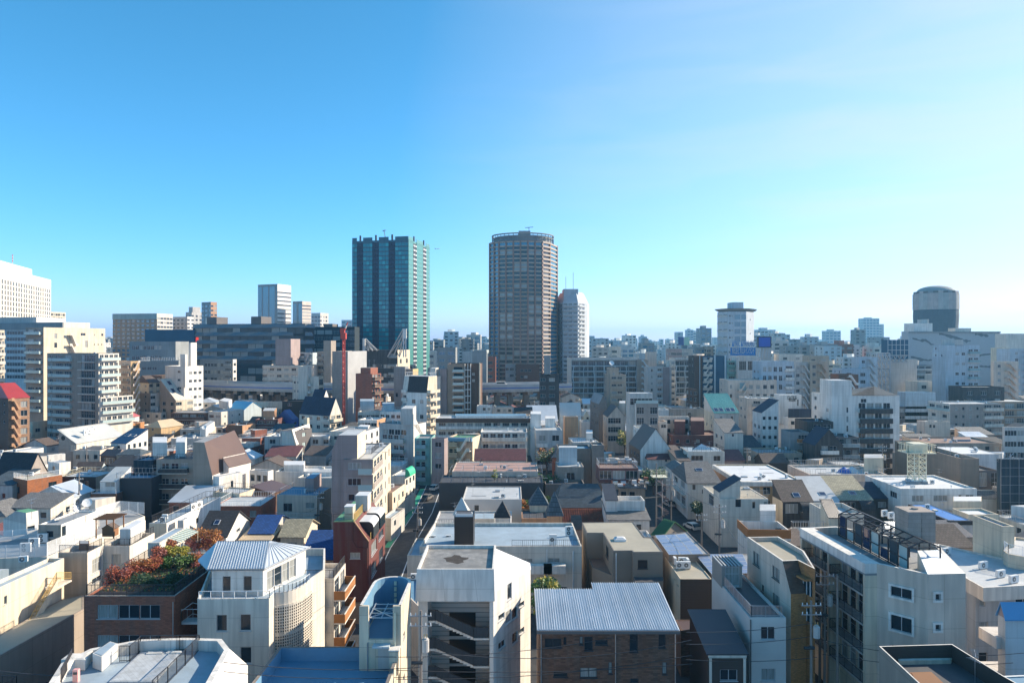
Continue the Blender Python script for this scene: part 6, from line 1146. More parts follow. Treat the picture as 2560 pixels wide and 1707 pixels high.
pt = B('pinkish flat building with pale sunken roof terrace and rails', 'pinkish', 'rf_light').box(180, 382, 1098, 830, z=8.8, th=0); pt.par = .5; pt.pt = .4; pt.w(0, (338, 895, 355, 935), (412, 905, 432, 935), (528, 905, 550, 935), (835, 898, 855, 945)); pt.prail(1.2, 'rail_silver', None, .6, .2); pt.block('stair_penthouse', [(880, 815), (1060, 815), (1060, 775), (880, 775)], 3.6, 'cream', 'rf_light'); m = MB()
for x in (402, 715): p = pz(x, 830, 8.8); m.tube((p.x, p.y-.06, 0), (p.x, p.y-.06, 8.3), .06, 'rail_white')
pt.part('downpipe', m); pt.end()
for x, y, c_ in ((700, 800, 'blue_paint'), (775, 798, 'rf_white')):
    p = pz(x, y+8, 8.3); m = MB()
    for k in range(6): m.cyl(p.x, p.y, p.z+k*.22, p.z+k*.22+.22, 1.5*math.cos(k*.26), c_, 12, 1.5*math.cos((k+1)*.26))
    tag(m.obj('tarpaulin_heap'), ('vivid blue' if c_ == 'blue_paint' else 'white')+' covered heap on the pale sunken roof terrace', 'tarpaulin heap')
# white building with water tower
ww = B('long white building with curved eave and a skeletal water tower on its roof', 'white', 'rf_white').box(890, 1218, 1918, 958, z=10.2, th=0); ww.par = .35; ww.pt = .4; ww.w(0, (1322, 1022, 1430, 1078), (1520, 1020, 1648, 1075), (1750, 1015, 1780, 1072), (1815, 1015, 1890, 1072)); ww.w(3, (1012, 945, 1028, 970), (1118, 985, 1182, 1040)); ww.band(0, ww.z1-5.2, 1.0, 'pinkish', 1.1, .1, .98)
for k in range(2): ww.block('skylight', [(1265+k*120, 915), (1400+k*70, 920), (1390+k*70, 905), (1260+k*120, 880)], .5, 'bluegrey', 'rf_blue')
ww.end()
c = pz(1365, 900, 9.85); e = empty('water_tower', c, 'pale yellow lattice water tower with square tank and railed deck', 'water tower'); h = zat(625, c.y)-c.z; ws_ = 1.25; m = MB()
for sx in (-1, 1):
    for sy in (-1, 1): m.tube(c+Vc((sx*ws_, sy*ws_, 0)), c+Vc((sx*ws_, sy*ws_, h)), .12, 'cream_metal', 5)
n = 6
for k in range(n):
    z0, z1 = h*k/n, h*(k+1)/n
    for a, d in (((-1, -1), (1, -1)), ((1, -1), (1, 1)), ((1, 1), (-1, 1)), ((-1, 1), (-1, -1))):
        A_, D_ = Vc((a[0]*ws_, a[1]*ws_, 0)), Vc((d[0]*ws_, d[1]*ws_, 0)); up = Vc((0, 0, 1))
        m.tube(c+A_+up*z0, c+D_+up*z1, .06, 'cream_metal', 4); m.tube(c+D_+up*z0, c+A_+up*z1, .06, 'cream_metal', 4); m.tube(c+A_+up*z1, c+D_+up*z1, .07, 'cream_metal', 4)
m.obj('lattice_legs', e); m = MB(); zt = c.z+h; m.abox(c.x-1.5, c.x+1.5, c.y-1.5, c.y+1.5, zt+.15, zt+2.0, 'cream_metal'); m.obj('tank', e); m = MB(); m.abox(c.x-3, c.x+3, c.y-2, c.y+2, zt-.02, zt+.12, 'cream_metal'); rail(m, [(c.x-3, c.y-2, zt+.1), (c.x+3, c.y-2, zt+.1), (c.x+3, c.y+2, zt+.1), (c.x-3, c.y+2, zt+.1), (c.x-3, c.y-2, zt+.1)], 1.7, 'cream_metal', .7, .05); m.obj('deck_railing', e)
hh = B('long beige panelled hall behind the skeletal water tower', 'greytile', 'rf_dark').box(1163, 1768, 1938, 682, D=163, th=-2); hh.wall = 'beige'; hh.facem = {3: 'hallpanel', 0: 'hallpanel'}; hh.par = .8; hh.end()
b = B('dazzling white smooth walled building with rounded roof behind the beige panelled hall', 'white', 'rf_white').box(12j, 1740, 2120, 640, D=176, th=0); b.par = .1; b.end(); b = B('dark glazed link block beside the beige panelled hall', 'dgrey', 'rf_dark').box(8j, 1938, 2120, 792, D=165, th=0); b.g(0, 4, 1, 2.6, 3.4, .5); b.end()
for lab, C, R_, y, rf, L in (('row house with brown black slope roof and dark curved dormer', 135, 412, 1077, 'sh_brown', 40), ('row house with pale grey white slope roof and one skylight', 412, 650, 1068, 'rf_light', 8j), ('row house with mottled mossy slope roof and round end', 652, 962, 1062, 'sh_cream', 8j)):
    b = B(lab, 'beige', rf).box(L, C, R_, y, z=7.6, th=2); b.wall = 'charcoal' if rf != 'rf_light' else 'lgrey'; b.facem[3] = 'cream'; b.pitched('shed', 0, 3.4, .15, rf); b.skylight(0, .55, .2, 1.4, 1.2); b.g(0, 1, 1, 2.6, 1.9, .5, .05, .55); m = MB(); a, u, nn, LL = b.edge(0); p = a+u*LL*.55; n = 8
    pts = [(1.6*math.sin(i*math.pi/2/n), b.z1-.1-1.8*(1-math.cos(i*math.pi/2/n))) for i in range(n+1)]
    for i in range(n): f = [(p.x, p.y-pts[i][0], pts[i][1]), (p.x+LL*.42, p.y-pts[i][0], pts[i][1]), (p.x+LL*.42, p.y-pts[i+1][0], pts[i+1][1]), (p.x, p.y-pts[i+1][0], pts[i+1][1])]; m.face(f, rf if rf == 'rf_light' else 'sh_black')
    m.abox(p.x+.02, p.x+LL*.42-.02, p.y-1.58, p.y-.01, 0, pts[-1][1]+.02, 'charcoal'); b.part('curved_dormer', m); b.end()
b = B('small black house with navy roof right of the mossy row house', 'sidingdark', 'sh_blue').box(6j, 930, 1150, 1045, z=7.2, th=0); b.pitched('shed', 0, 2.2, .15, 'sh_blue'); b.w(0, (1010, 1080, 1085, 1130)); b.end()
ap = B('cream mid rise flats with rounded balcony end at right', 'offwhite', 'rf_light').box(1470, 1672, 2148, 182, D=265, th=4); ap.wall = 'lgrey'; ap.facem = {0: 'greytile', 3: 'offwhite'}; ap.g(0, 4, 5, 1.0, 1.3, 1.2, .05, .6, 3.1); ap.bal(0, .64, 1.0, 5, 'offwhite', .5, 3.1, 1.0, 1.0, 2); ap.w(0, (1732, 200, 1790, 252)); ap.bal(3, .02, .98, 1, 'green_glass', .8, 3.1, .9, 1.0, 3); ap.g(3, 2, 2, 2.4, 1.3, 4.4); ap.end()
b = B('brown flats with black balconies right of the cream mid rise flats', 'tan', 'rf_light').box(16j, 1940, 2500, 160, D=290, th=0); b.bal(0, .4, .98, 4, 'rail_black', .8, 3.1, 1, 1, 3, bars=True); b.g(0, 2, 4, 1.2, 1.4, 1.3, .0, .35); b.end()
b = B('small pinkish cube house in front of the cream mid rise flats', 'pinkish', 'rf_light').box(5j, 1440, 1672, 345, D=250, th=0); b.w(0, (1482, 370, 1505, 402), (1515, 372, 1538, 402)); b.end()
b = B('grey blue flats with dark window bands at right edge', 'bluegrey', 'rf_light').box(2150, 2172, 2520, 395, D=205, th=0); b.wall = 'lgrey'; b.g(0, 3, 4, 3.6, 1.6, 1.0, pitch=3.3); b.end()
b = B('long low brown building with flat roofs below the cream mid rise flats', 'tan', 'rf_brown').box(1230, 1470, 2142, 540, z=9, th=0); b.wall = 'greige'; b.g(0, 8, 2, 1.4, 1.3, 1.0, skip=.3); b.g(3, 6, 2, 1.6, 1.4, 1.0); b.block('roof_deck', [(1700, 525), (1860, 525), (1860, 500), (1700, 500)], .5, 'rf_blue', 'rf_brown'); b.end()
b = B('low dark flat building with roof vents right of the black banded tower', 'dgrey', 'rf_blue').box(14j, 1205, 1500, 205, D=290, th=0); b.g(0, 6, 3, 2.2, 1.4, 1.0); b.end()
b = B('tall building draped in black construction netting at right edge', 'navymesh', 'rf_dark').box(2105, 2130, 2640, 690, D=143, th=0); b.par = 1; m = MB()
for k in range(12):
    x = b.fp[0].x+.1+k*1.9; m.tube((x, b.fp[0].y-.12, 0), (x, b.fp[0].y-.12, b.z1+1.2), .05, 'steel', 4)
for k in range(9): m.tube((b.fp[0].x, b.fp[0].y-.18, 1+k*1.8), (b.fp[1].x, b.fp[0].y-.18, 1+k*1.8), .04, 'steel', 4)
for k in range(40): x, y = random.uniform(b.fp[0].x, b.fp[1].x), random.uniform(b.fp[0].y, b.fp[2].y); m.tube((x, y, b.z1-1), (x+random.uniform(-2, 2), y, b.z1+random.uniform(-.3, 1.3)), .05, 'steel', 4)
b.part('scaffolding', m); b.end()
vb = B('white building with vivid blue flat roof edged in black', 'white', 'rf_vivid').box(1292, 1662, 1880, 1252, z=9.6, th=0); vb.facem[0] = 'lgrey'; vb.par = .1; vb.pt = .3; vb.capm = 'black'; vb.band(0, vb.z1-.7, .69, 'black', .12); vb.band(3, vb.z1-.7, .69, 'black', .12); vb.end(); antenna(pz(1600, 1180, 9.5), 2.2, 20, 'tv antenna on the vivid blue roof')
b = B('low white roofs with cream parapets behind the vivid blue roof', 'cream', 'rf_white').box(1690, 1840, 2120, 1195, z=8.2, th=0); b.par = .4; b.block('upper_parapet', [(1700, 1140), (1960, 1140), (1960, 1095), (1700, 1095)], 1.4, 'cream', 'rf_white'); b.end()
b = B('grey roofed house with low white wall behind the low white roofs', 'offwhite', 'rf_grey').box(1880, 1890, 2110, 1045, z=6.6, th=0); b.pitched('shed', 0, 1.6, .2, 'sh_grey'); b.end()
b = B('white parapeted roof house with black ribbed stair hood', 'offwhite', 'rf_light').box(380, 560, 882, 1185, z=9.8, th=0); b.par = .8; b.end(); b = B('black ribbed stair hood on cream stem in front of the white parapeted roof', 'cream', 'sm_dark', 'stair_hood', 'stair hood').box(482, 560, 668, 1222, D=112, th=0, z0=4); b.pitched('shed', 0, 2.3, .15, 'sm_dark'); b.end()
b = B('white roof with three air conditioners and thin rails behind the steel greenhouse frame', 'white', 'rf_white').box(885, 1060, 1215, 1340, z=8.8, th=-28); b.par = .3; b.prail(1.2, 'rail_silver', [3, 2], .5, .1); b.end()
for k, (x, y) in enumerate(((1068, 1215), (1128, 1235), (1182, 1250))): ac_unit(pz(x, y, 8.6), 20, ('leftmost', 'middle', 'rightmost')[k]+' of three air conditioners on the thin railed white roof', w=1.2, h=1.1)
b = B('house with dark brown tiled hip roof right of the big cream block', 'greige', 'sh_brown').box(7j, 1500, 1880, 1490, z=8.4, th=0); b.pitched('hip', 0, 2.6, .3, 'sh_brown', .3); b.end()
b = B('dark ribbed lean to roof below the vivid blue roof building', 'greige', 'sm_dark').box(5j, 1690, 1885, 1400, z=8.2, th=0); b.pitched('shed', 0, 1.4, .2, 'sm_dark'); b.end()
b = B('white house with small blue terrace beside the orange timber roof fence', 'white', 'rf_light').box(205, 225, 540, 1330, z=9.6, th=0); b.par = .3; b.prail(1.1, 'rail_silver', None, .4, .1); b.end()
b = B('dark tiled roof strip between pink walled building and the big cream block', 'greige', 'sh_brown').box(5j, 200, 385, 1480, z=9.0, th=0); b.pitched('shed', 0, 1.2, .2, 'sh_brown'); b.end()
# ================================================================ towers and blocks of the far middle ground
tile(0, 620)
b = B('white hospital like tower with rows of narrow dark window slits at far left', 'offwhite', 'rf_white').box(40j, -60, 468, 158, D=470, th=108); b.g(0, 21, 11, 2.3, 2.9, 8.5, .06, .99, 3.75, gl='dark_glass'); b.block('roof_plinth', [b.fp[0]*.9995, b.fp[0].lerp(b.fp[1], .62), b.fp[0].lerp(b.fp[1], .62)-Vc((20, 6)), b.fp[0]-Vc((20, 6))], 4.5, 'white', 'rf_white', z=b.z1, px=False)
m = MB(); p = Vc((b.fp[0].x-3, b.fp[0].y+22, b.z1+4))
for k in range(6): m.tube(p+Vc((0, 0, k)), p+Vc((0, 0, k+1)), .3, 'crane_red' if k % 2 else 'white', 6)
b.part('striped_mast', m); b.end()
b = B('distant cream orange slab behind the white window slit tower', 'white', 'rf_light').box(30j, 470, 602, 585, D=800, th=75); b.wall = 'cream'; b.g(0, 12, 5, 2.6, 2.4, 2, pitch=4); b.end()
b = B('broad pale blue slab building with white top band at far left', 'paleblue', 'rf_white').box(-150, 585, 825, 680, D=385, th=76); b.facem[0] = 'offwhite'; b.g(3, 16, 8, 1.9, 2.0, 5, .3, .58, 3.6, gl='dark_glass'); b.band(3, b.z1-4, 3.8, 'bluegrey', .8); b.end()  # front coloured blue for its shade, right side paler for the sun
c = B('white upper penthouse band standing on the broad pale blue slab building', 'lgrey', 'rf_white').box(-150, 335, 600, 634, D=392, th=80); c.facem[0] = 'white'; c.z0 = 40; c.end()
b = B('beige apartment block with glass balconies and open stair notch left of the curved strip tower', 'pinkish', 'rf_light', sh=3.9).box(235, 400, 965, 728, D=276, th=70); b.facem[0] = 'cream'; b.facem[3] = 'greige'; b.bal(3, .08, .92, 9, 'green_glass', .8, 3.9, 1.3, 1.1, 2, 'dgrey')  # shade put into the darker front colour, sun into the cream side
for x0, y0, x1, y1 in ((498, 785, 525, 830), (498, 868, 525, 915), (862, 790, 872, 806), (930, 785, 948, 808), (862, 878, 870, 893), (897, 878, 905, 893), (930, 878, 938, 893), (740, 780, 785, 806), (780, 850, 806, 912)): b.w(0, (x0, y0, x1, y1))
b.stair(0, .36, .5, 6, 'offwhite', 3.2, 4.4, 1.6, True); b.end()
b = B('cream flats cut off by the left edge beside the beige apartment block', 'cream', 'rf_light').box(-90, -30, 42, 752, D=262, th=62); b.bal(0, .2, .95, 10, 'offwhite', 1, 3.3, 1, 1, 2); b.end()
t = B('tall grey white apartment tower with curved strip window shaft and sunlit balconies', 'lgrey', 'rf_light', sh=3.02).box(432, 905, 1092, 968, D=255, th=70); t.wall = 'greige'; t.facem[0] = 'offwhite'; t.bal(3, .155, .5, 11, 'green_glass', .8, 3.02, 1.1, 1.0, 2, 'offwhite'); t.bal(3, .04, .12, 11, 'green_glass', .8, 3.02, .6, 1.0, 1, 'offwhite'); t.g(3, 4, 11, 1.7, 2.5, .6, .67, .93, 3.02, gl='glass'); t.bal(0, .03, .97, 11, 'green_glass', .5, 3.02, 1.3, 1.0, 4, 'offwhite')  # greige front carries painted shade, the paler right face painted sunlight
for k in range(11): t.band(3, t.z1-3.3-k*3.02, .3, 'offwhite', .9, .64, .94)
t.end()
a = B('low annex with long glass balconies at the foot of the curved strip tower', 'offwhite', 'rf_light').box(915, 925, 1222, 1370, D=241, th=62); a.bal(0, .0, 1.0, 3, 'green_glass', .4, 3.3, 1.3, 1.0, 6, 'offwhite'); a.end()
b = B('peach apartment block with stepped sides right of the curved strip tower', 'pinkish', 'rf_light').box(1090, 1200, 1280, 1038, D=292, th=58); b.wall = 'ochre'; b.facem[3] = 'pinkish'; b.bal(3, .3, .95, 7, 'tan', .8, 3.3, 1, 1, 2); b.stair(0, .1, .9, 7, 'pinkish', .8, 3.3, 1.2); b.end()
b = B('cream tiled gabled house cluster beside the peach apartment block', 'cream', 'sh_brown').box(1215, 1370, 1468, 1235, D=305, th=62); b.pitched('hip', 0, 3, .3, 'sh_brown', .3); b.g(0, 3, 2, 1.8, 1.5, .6); b.end()
b = B('dark brown sloped building with white roof stairs behind the stepped beige flats', 'browntile2', 'rf_brown').box(1372, 1485, 1645, 1172, D=322, th=66); b.facem[0] = 'sidingdark'; b.g(3, 2, 3, 2, 1.4, 1.2); b.end()
w = B('slender white tower cluster with tall blank lift fin', 'white', 'rf_white').box(1515, 1690, 1866, 1085, D=300, th=62); w.g(0, 3, 6, 1.5, 1.2, 2.5, .2, .95, 3.6); w.g(3, 1, 5, 2.2, 1.0, 2, .55, .95, 3.6)
for L_, C_, R_, y, D in ((1655, 1700, 1722, 975, 299), (1740, 1752, 1806, 868, 304)): x = B(None, 'white', 'rf_white', host=w).box(L_, C_, R_, y, D=D, th=62, z0=20); x.par = .1; x.end()
w.end()
b = B('dull blue office block with small windows in front of the brown flat topped tower', 'paleblue', 'rf_grey').box(1188, 1612, 14j, 858, D=352, th=89); b.wall = 'bluegrey'; b.g(3, 8, 3, 1.6, 2.0, 2.2, .05, .7, 5.2); b.end()
b = B('navy blue low office block in front of the dull blue office block', 'bluegrey', 'rf_grey').box(1280, 1640, 10j, 1035, D=338, th=89); b.g(3, 3, 2, 2, 1.6, 3, .05, .45, 4.6); b.prail(1.5, 'rail_white', None, 1.2); b.end()
b = B('flat topped brown and blue residential tower at left skyline', 'pinkish', 'rf_grey', sh=3.0).box(1035, 1442, 1585, 600, D=520, th=78); b.wall = 'tan'; b.facem[0] = 'offwhite'; b.g(3, 18, 16, 2.6, 1.7, 5, .0, .98, 3.2, gl='blue_glass'); b.g(0, 5, 14, 3, 1.7, 3, pitch=3.2); b.band(3, b.z1-4.4, 4.2, 'skywall', .4); b.end()
b = B('white apartment right of the flat topped brown and blue tower', 'lgrey', 'rf_light').box(1588, 1720, 1778, 630, D=570, th=70); b.facem[0] = 'white'; b.g(3, 7, 9, 2.6, 1.6, 2, pitch=3.2); b.g(0, 3, 9, 3, 1.6, 2, pitch=3.2); b.end()
b = B('grey checkered office beside the tall tan blue tower at left skyline', 'lgrey', 'rf_grey').box(1705, 1760, 1850, 588, D=700, th=60); b.g(0, 5, 9, 2.4, 2, 3, pitch=4); b.g(3, 4, 9, 3, 2, 3, pitch=4); b.block('plant_room', [b.fp[0].lerp(b.fp[2], .25), b.fp[1].lerp(b.fp[2], .2), b.fp[2], b.fp[3].lerp(b.fp[2], .3)], 6, 'lgrey', 'rf_grey', px=False); b.end()
b = B('tall tan and blue tower at left skyline', 'ochre', 'rf_grey').box(1850, 1935, 1992, 494, D=830, th=56); b.facem[3] = 'bluegrey'; b.facem[0] = 'peach'; b.g(3, 5, 15, 5, 2.4, 4, pitch=5.4, gl='blue_glass'); b.g(0, 3, 15, 4, 2.2, 4, pitch=5.4); b.end()
b = B('white low stepped wing at foot of the tall tan and blue tower', 'offwhite', 'rf_light').box(20j, 1985, 2030, 640, D=815, th=60); b.g(0, 3, 4, 3, 2, 2, pitch=4); b.end()
b = B('deep blue glass office slab left of the wave fronted office', 'bluegrey', 'rf_blue').box(1330, 1785, 15j, 748, D=436, th=89); b.wall = 'navyblue'; b.g(3, 1, 2, 44, 2.4, 12.5, .03, .97, 6, gl='blue_glass'); b.end()
# wave fronted office
wo = B('dark glass office with wavy folded bands and lit floors at left centre', 'dgrey', 'rf_dark').box(1770, 2800, 2886, 692, D=418, th=76); wo.wall = 'waveblk'; a, u, nn, L = wo.edge(3); H1 = wo.z1
for k in range(11):
    for j in range(14): wo.add(3, L*(.02+.069*j), L*(.086+.069*j), H1-6.0-k*5.0-(.3), H1-2.6-k*5.0, gl='office_glass', fr='dframe')

for i in (0, 3):
    a, u, nn, L = wo.edge(i); A3, U3, N3 = a.to_3d(), u.to_3d(), nn.to_3d(); up = Vc((0, 0, 1)); n = 5 if i else 2
    for k in range(5):
        m = MB(); z = H1-.3-k*5.0
        for j in range(n):
            x0, x1 = L*j/n, L*(j+1)/n; o = .5*(k % 2)*(L/n); x0 -= o; x1 -= o; x0 = max(0, x0); xm = (x0+x1)/2; hh = 2.3
            p0, p1, pm = A3+U3*x0+N3*.02+up*z, A3+U3*x1+N3*.02+up*z, A3+U3*xm+N3*.02+up*z; e = N3*2.2
            m.face([p0-up*hh, pm-up*hh+e, pm+up*.2+e*.2, p0], 'wavegrey'); m.face([pm-up*hh+e, p1-up*hh, p1, pm+up*.2+e*.2], 'wavegrey'); m.face([p0-up*hh, p1-up*hh, pm-up*hh+e], 'charcoal')
        wo.part('folded_band', m)

for x in (.38, .78): wo.block('plant_room', [wo.fp[3].lerp(wo.fp[0], x-.25), wo.fp[3].lerp(wo.fp[0], x-.16), wo.fp[2].lerp(wo.fp[1], x-.16), wo.fp[2].lerp(wo.fp[1], x-.25)], 5, 'dgrey', 'rf_dark', px=False)
m = MB(); p = wo.fp[3]+(wo.fp[0]-wo.fp[3])*.03; m.box((p.x, p.y-.3, H1-11.4), (13, 0, 0), (0, .1, 0), (0, 0, 3), 'redlit'); wo.part('red_display', m); wo.end()
tq = B('turquoise grey block of flats with white end left of the elevated expressway', 'aqua', 'rf_grey').box(1836, 2138, 2172, 1022, D=372, th=76); tq.wall = 'bluegrey'; tq.facem[0] = 'white'; tq.g(3, 6, 5, 1.5, 1.8, 2.2, .12, .72, 3.9); tq.bal(3, .74, .96, 5, 'bluegrey', 1, 3.9, .8, 1, 1); tq.g(0, 1, 5, 2, 1.6, 2, pitch=3.9); tq.end()
# ---------------------------------------------------------------- tile A1
tile(640, 620)
b = B('tall skyline tower with blue glass front and white striped side', 'white', 'rf_grey').box(18, 197, 322, 330, D=900, th=68); b.facem[3] = 'bluegrey'; b.g(3, 9, 1, 9, 95, 3, gl='blue_glass'); b.g(0, 1, 16, 44, 1.8, 10, .06, .94, 5.6); b.end()
b = B('skyline tower with blue glass front and pink ribbed side', 'pinkish', 'rf_dark').box(338, 424, 506, 488, D=900, th=64); b.facem[3] = 'bluegrey'; b.g(3, 4, 1, 9, 55, 3, gl='blue_glass'); b.g(0, 1, 12, 26, 1.6, 5, pitch=4.4); b.end()
b = B('squat pale blue skyline block right of the pink ribbed tower', 'paleblue', 'rf_light').box(508, 590, 665, 595, D=880, th=64); b.facem[0] = 'offwhite'; b.g(3, 5, 7, 5, 2.6, 4, pitch=5, gl='blue_glass'); b.g(0, 6, 7, 3, 2.4, 4, pitch=5); b.end()
b = B('low far pale blue block left of the teal glass tower', 'paleblue', 'rf_light').box(24j, 785, 905, 660, D=1200, th=0); b.g(0, 6, 4, 8, 3, 3, pitch=6, gl='blue_glass'); b.end()
b = B('wide black window wall office between the wave office and the teal glass tower', 'charcoal', 'rf_dark').box(500, 905, 14j, 722, D=470, th=89); b.wall = 'waveblk'; b.g(3, 11, 9, 5.0, 2.9, 2.4, pitch=4.2, gl='office_glass'); b.block('plant_room', [b.fp[3].lerp(b.fp[0], .3), b.fp[3].lerp(b.fp[0], .5), b.fp[2].lerp(b.fp[1], .5), b.fp[2].lerp(b.fp[1], .3)], 2.5, 'dgrey', 'rf_dark', px=False); b.end()
# teal glass tower
tile(860, 560, 3.92)
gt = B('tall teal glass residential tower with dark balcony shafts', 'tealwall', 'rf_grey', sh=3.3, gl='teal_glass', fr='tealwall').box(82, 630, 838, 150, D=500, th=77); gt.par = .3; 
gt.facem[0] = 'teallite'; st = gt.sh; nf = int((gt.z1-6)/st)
a, u, nn, L = gt.edge(3); cut3 = [(.0, .085), (.197, .365), (.48, .655), (.77, 1.0)]; sh3 = [(.085, .197), (.365, .48), (.655, .77)]
G = MB(); SL = MB()
def bays(i, cuts, glz, frm):
    a, u, nn, L = gt.edge(i); A3, U3, N3 = a.to_3d(), u.to_3d(), nn.to_3d(); up = Vc((0, 0, 1))
    for c0, c1 in cuts:
        n = max(2, round((c1-c0)*L/2.4)); w_ = (c1-c0)*L/n
        for k in range(nf+1):
            z = gt.z1-2.2-k*st
            if z < 4: break
            for j in range(n):
                x = c0*L+j*w_; G.face([A3+U3*(x+.12)+N3*.25+up*(z-st+.9), A3+U3*(x+w_-.12)+N3*.25+up*(z-st+.9), A3+U3*(x+w_-.12)+N3*.25+up*(z-.12), A3+U3*(x+.12)+N3*.25+up*(z-.12)], glz if (k*7+j*3+int(c0*50)) % 5 else frm+'_b')
        m = MB(); m.box(A3+U3*(c0*L)+N3*.01, U3*((c1-c0)*L), N3*.2, up*(gt.z1-.3), frm)
        for j in range(n+1): m.box(A3+U3*(c0*L+j*w_-.06)+N3*.2, U3*.12, N3*.12, up*(gt.z1), frm)
        gt.part('glazed_bay', m); m = MB(); m.box(A3+U3*(c0*L)+N3*.1+up*(gt.z1-.3), U3*((c1-c0)*L), N3*.15, up*2.6, frm); gt.part('glass_parapet', m)

bays(3, cut3, 'teal_glass', 'tealwall'); bays(0, [(.0, .2), (.36, .66), (.82, 1.0)], 'teal_lit', 'teallite')  # right face takes the teal copies with sunlight painted in
def shafts(i, cuts, m_, sl):
    a, u, nn, L = gt.edge(i); A3, U3, N3 = a.to_3d(), u.to_3d(), nn.to_3d(); up = Vc((0, 0, 1))
    for c0, c1 in cuts:
        m = MB(); m.box(A3+U3*(c0*L+.05)+N3*.006, U3*((c1-c0)*L-.1), N3*.02, up*(gt.z1-1.5), m_)
        for k in range(nf+1):
            z = gt.z1-4-k*st
            if z < 4: break
            w_ = (c1-c0)*L; m.box(A3+U3*(c0*L+.3)+N3*.03+up*z, U3*(w_*.42), N3*.5, up*1.2, sl); m.box(A3+U3*(c0*L+w_*.54)+N3*.03+up*z, U3*(w_*.4), N3*.5, up*1.2, sl)
        m.box(A3+U3*((c0+c1)/2*L-.6)-N3*.9+up*(gt.z1-1), U3*1.2, N3*.8, up*5.0, m_); gt.part('balcony_shaft', m)
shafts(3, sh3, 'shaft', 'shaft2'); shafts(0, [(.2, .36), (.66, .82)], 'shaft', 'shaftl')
g_ = G.obj('glass_pane', gt.root); tag(g_, kind='stuff'); m = MB(); p = gt.fp[3].lerp(gt.fp[0], .58).to_3d()+Vc((0, 6, gt.z1)); m.tube(p, p+Vc((-1.5, 0, 8)), .35, 'steel', 5); m.tube(p+Vc((-2.6, 0, 7.7)), p+Vc((-.2, 0, 8.3)), .5, 'steel', 4); gt.part('roof_crane', m); gt.end()
# tall brown tower
D0 = 525; X = lambda x: (pv(x, 0)[0]-CX)/F
KT = .87
def ptD(x, D): return Vc((X(x)*D*KT, D*KT))
bt = B('tall brown residential tower with rounded crown ring and white floor bands', 'tan', 'rf_grey', sh=2.78).poly([ptD(1432, 530), ptD(1520, 523), ptD(1660, 519), ptD(1800, 518), ptD(1940, 522), ptD(2015, 530), ptD(2085, 548), ptD(2040, 575), ptD(1440, 570)], zat(168, 522*KT), px=False); bt.wall = 'browntile'; st = 2.78; nf = int(bt.z1/st)

G = MB()
for k in range(nf):
    z = bt.z1-1.2-k*st; m = MB()
    if z < 3: break
    for i in range(6):
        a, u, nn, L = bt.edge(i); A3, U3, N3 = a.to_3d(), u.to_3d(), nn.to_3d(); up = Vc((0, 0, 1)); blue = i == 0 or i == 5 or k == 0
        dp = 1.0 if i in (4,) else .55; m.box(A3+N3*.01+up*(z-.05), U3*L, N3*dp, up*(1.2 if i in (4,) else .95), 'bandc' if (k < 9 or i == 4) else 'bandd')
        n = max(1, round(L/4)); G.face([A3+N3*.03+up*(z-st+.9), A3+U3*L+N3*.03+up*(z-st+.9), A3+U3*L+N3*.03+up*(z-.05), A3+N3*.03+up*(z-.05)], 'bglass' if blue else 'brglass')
    bt.part('floor_band', m)

tag(G.obj('glass_strip', bt.root), kind='stuff')
for i in range(6):
    a, u, nn, L = bt.edge(i); A3, U3, N3 = a.to_3d(), u.to_3d(), nn.to_3d(); n = {0: 2, 5: 1, 4: 1}.get(i, 2)
    for j in range(n+1):
        if j == n and i != 5: continue
        m = MB(); m.box(A3+U3*(L*j/n-.5), U3*1.0, N3*.75, (0, 0, bt.z1-(0 if j else .4)), 'pier'); bt.part('pier', m)
m = MB(); n = 40; c = ptD(1752, 544); rx, ry = 21.2, 17; z0 = bt.z1
E = lambda t, s_=1: Vc((c.x+rx*s_*math.cos(t), c.y-1-ry*s_*math.sin(t), 0))
for i in range(n):
    t0, t1 = 2*math.pi*i/n, 2*math.pi*(i+1)/n
    for (za, zb) in ((1.0, 3.9),): m.face([E(t0, .94)+Vc((0, 0, z0-.5)), E(t1, .94)+Vc((0, 0, z0-.5)), E(t1, .94)+Vc((0, 0, z0+4.6)), E(t0, .94)+Vc((0, 0, z0+4.6))], 'bluegrey')
    m.tube(E(t0)+Vc((0, 0, z0+5.6)), E(t1)+Vc((0, 0, z0+5.6)), .5, 'bluegrey', 5); m.tube(E(t0)+Vc((0, 0, z0+3.6)), E(t1)+Vc((0, 0, z0+3.6)), .3, 'bluegrey', 4); m.tube(E(t0)+Vc((0, 0, z0-.5)), E(t0)+Vc((0, 0, z0+5.6)), .25, 'bluegrey', 4)
bt.part('crown_ring', m); m = MB(); p = Vc((c.x+5, c.y-8, z0)); m.tube(p, p+Vc((-1, 0, 11)), .3, 'steel', 5); m.tube(p+Vc((-3.5, 0, 10.7)), p+Vc((2, 0, 11.2)), .3, 'steel', 4); m.box((c.x-3, c.y-12, z0+4), (8, 0, 0), (0, 8, 0), (0, 0, 4), 'bluegrey'); bt.part('roof_crane', m); bt.end()
e = empty('airliner', pd(920, 243, 3900), 'tiny airliner in flight between the teal and the brown tower', 'airplane'); c = Vc(e['_w']); m = MB(); d = Vc((12, 6, 2.6)); d = d.normalized(); s_ = Vc((-d.y, d.x, 0)).normalized(); up = Vc((0, 0, 1))
m.tube(c-d*12, c+d*10, 1.5, 'white', 8, 1.6); m.tube(c+d*10, c+d*14, 1.6, 'white', 8, .4); m.tube(c-d*18, c-d*12, .4, 'white', 8, 1.5); m.obj('fuselage', e); m = MB()
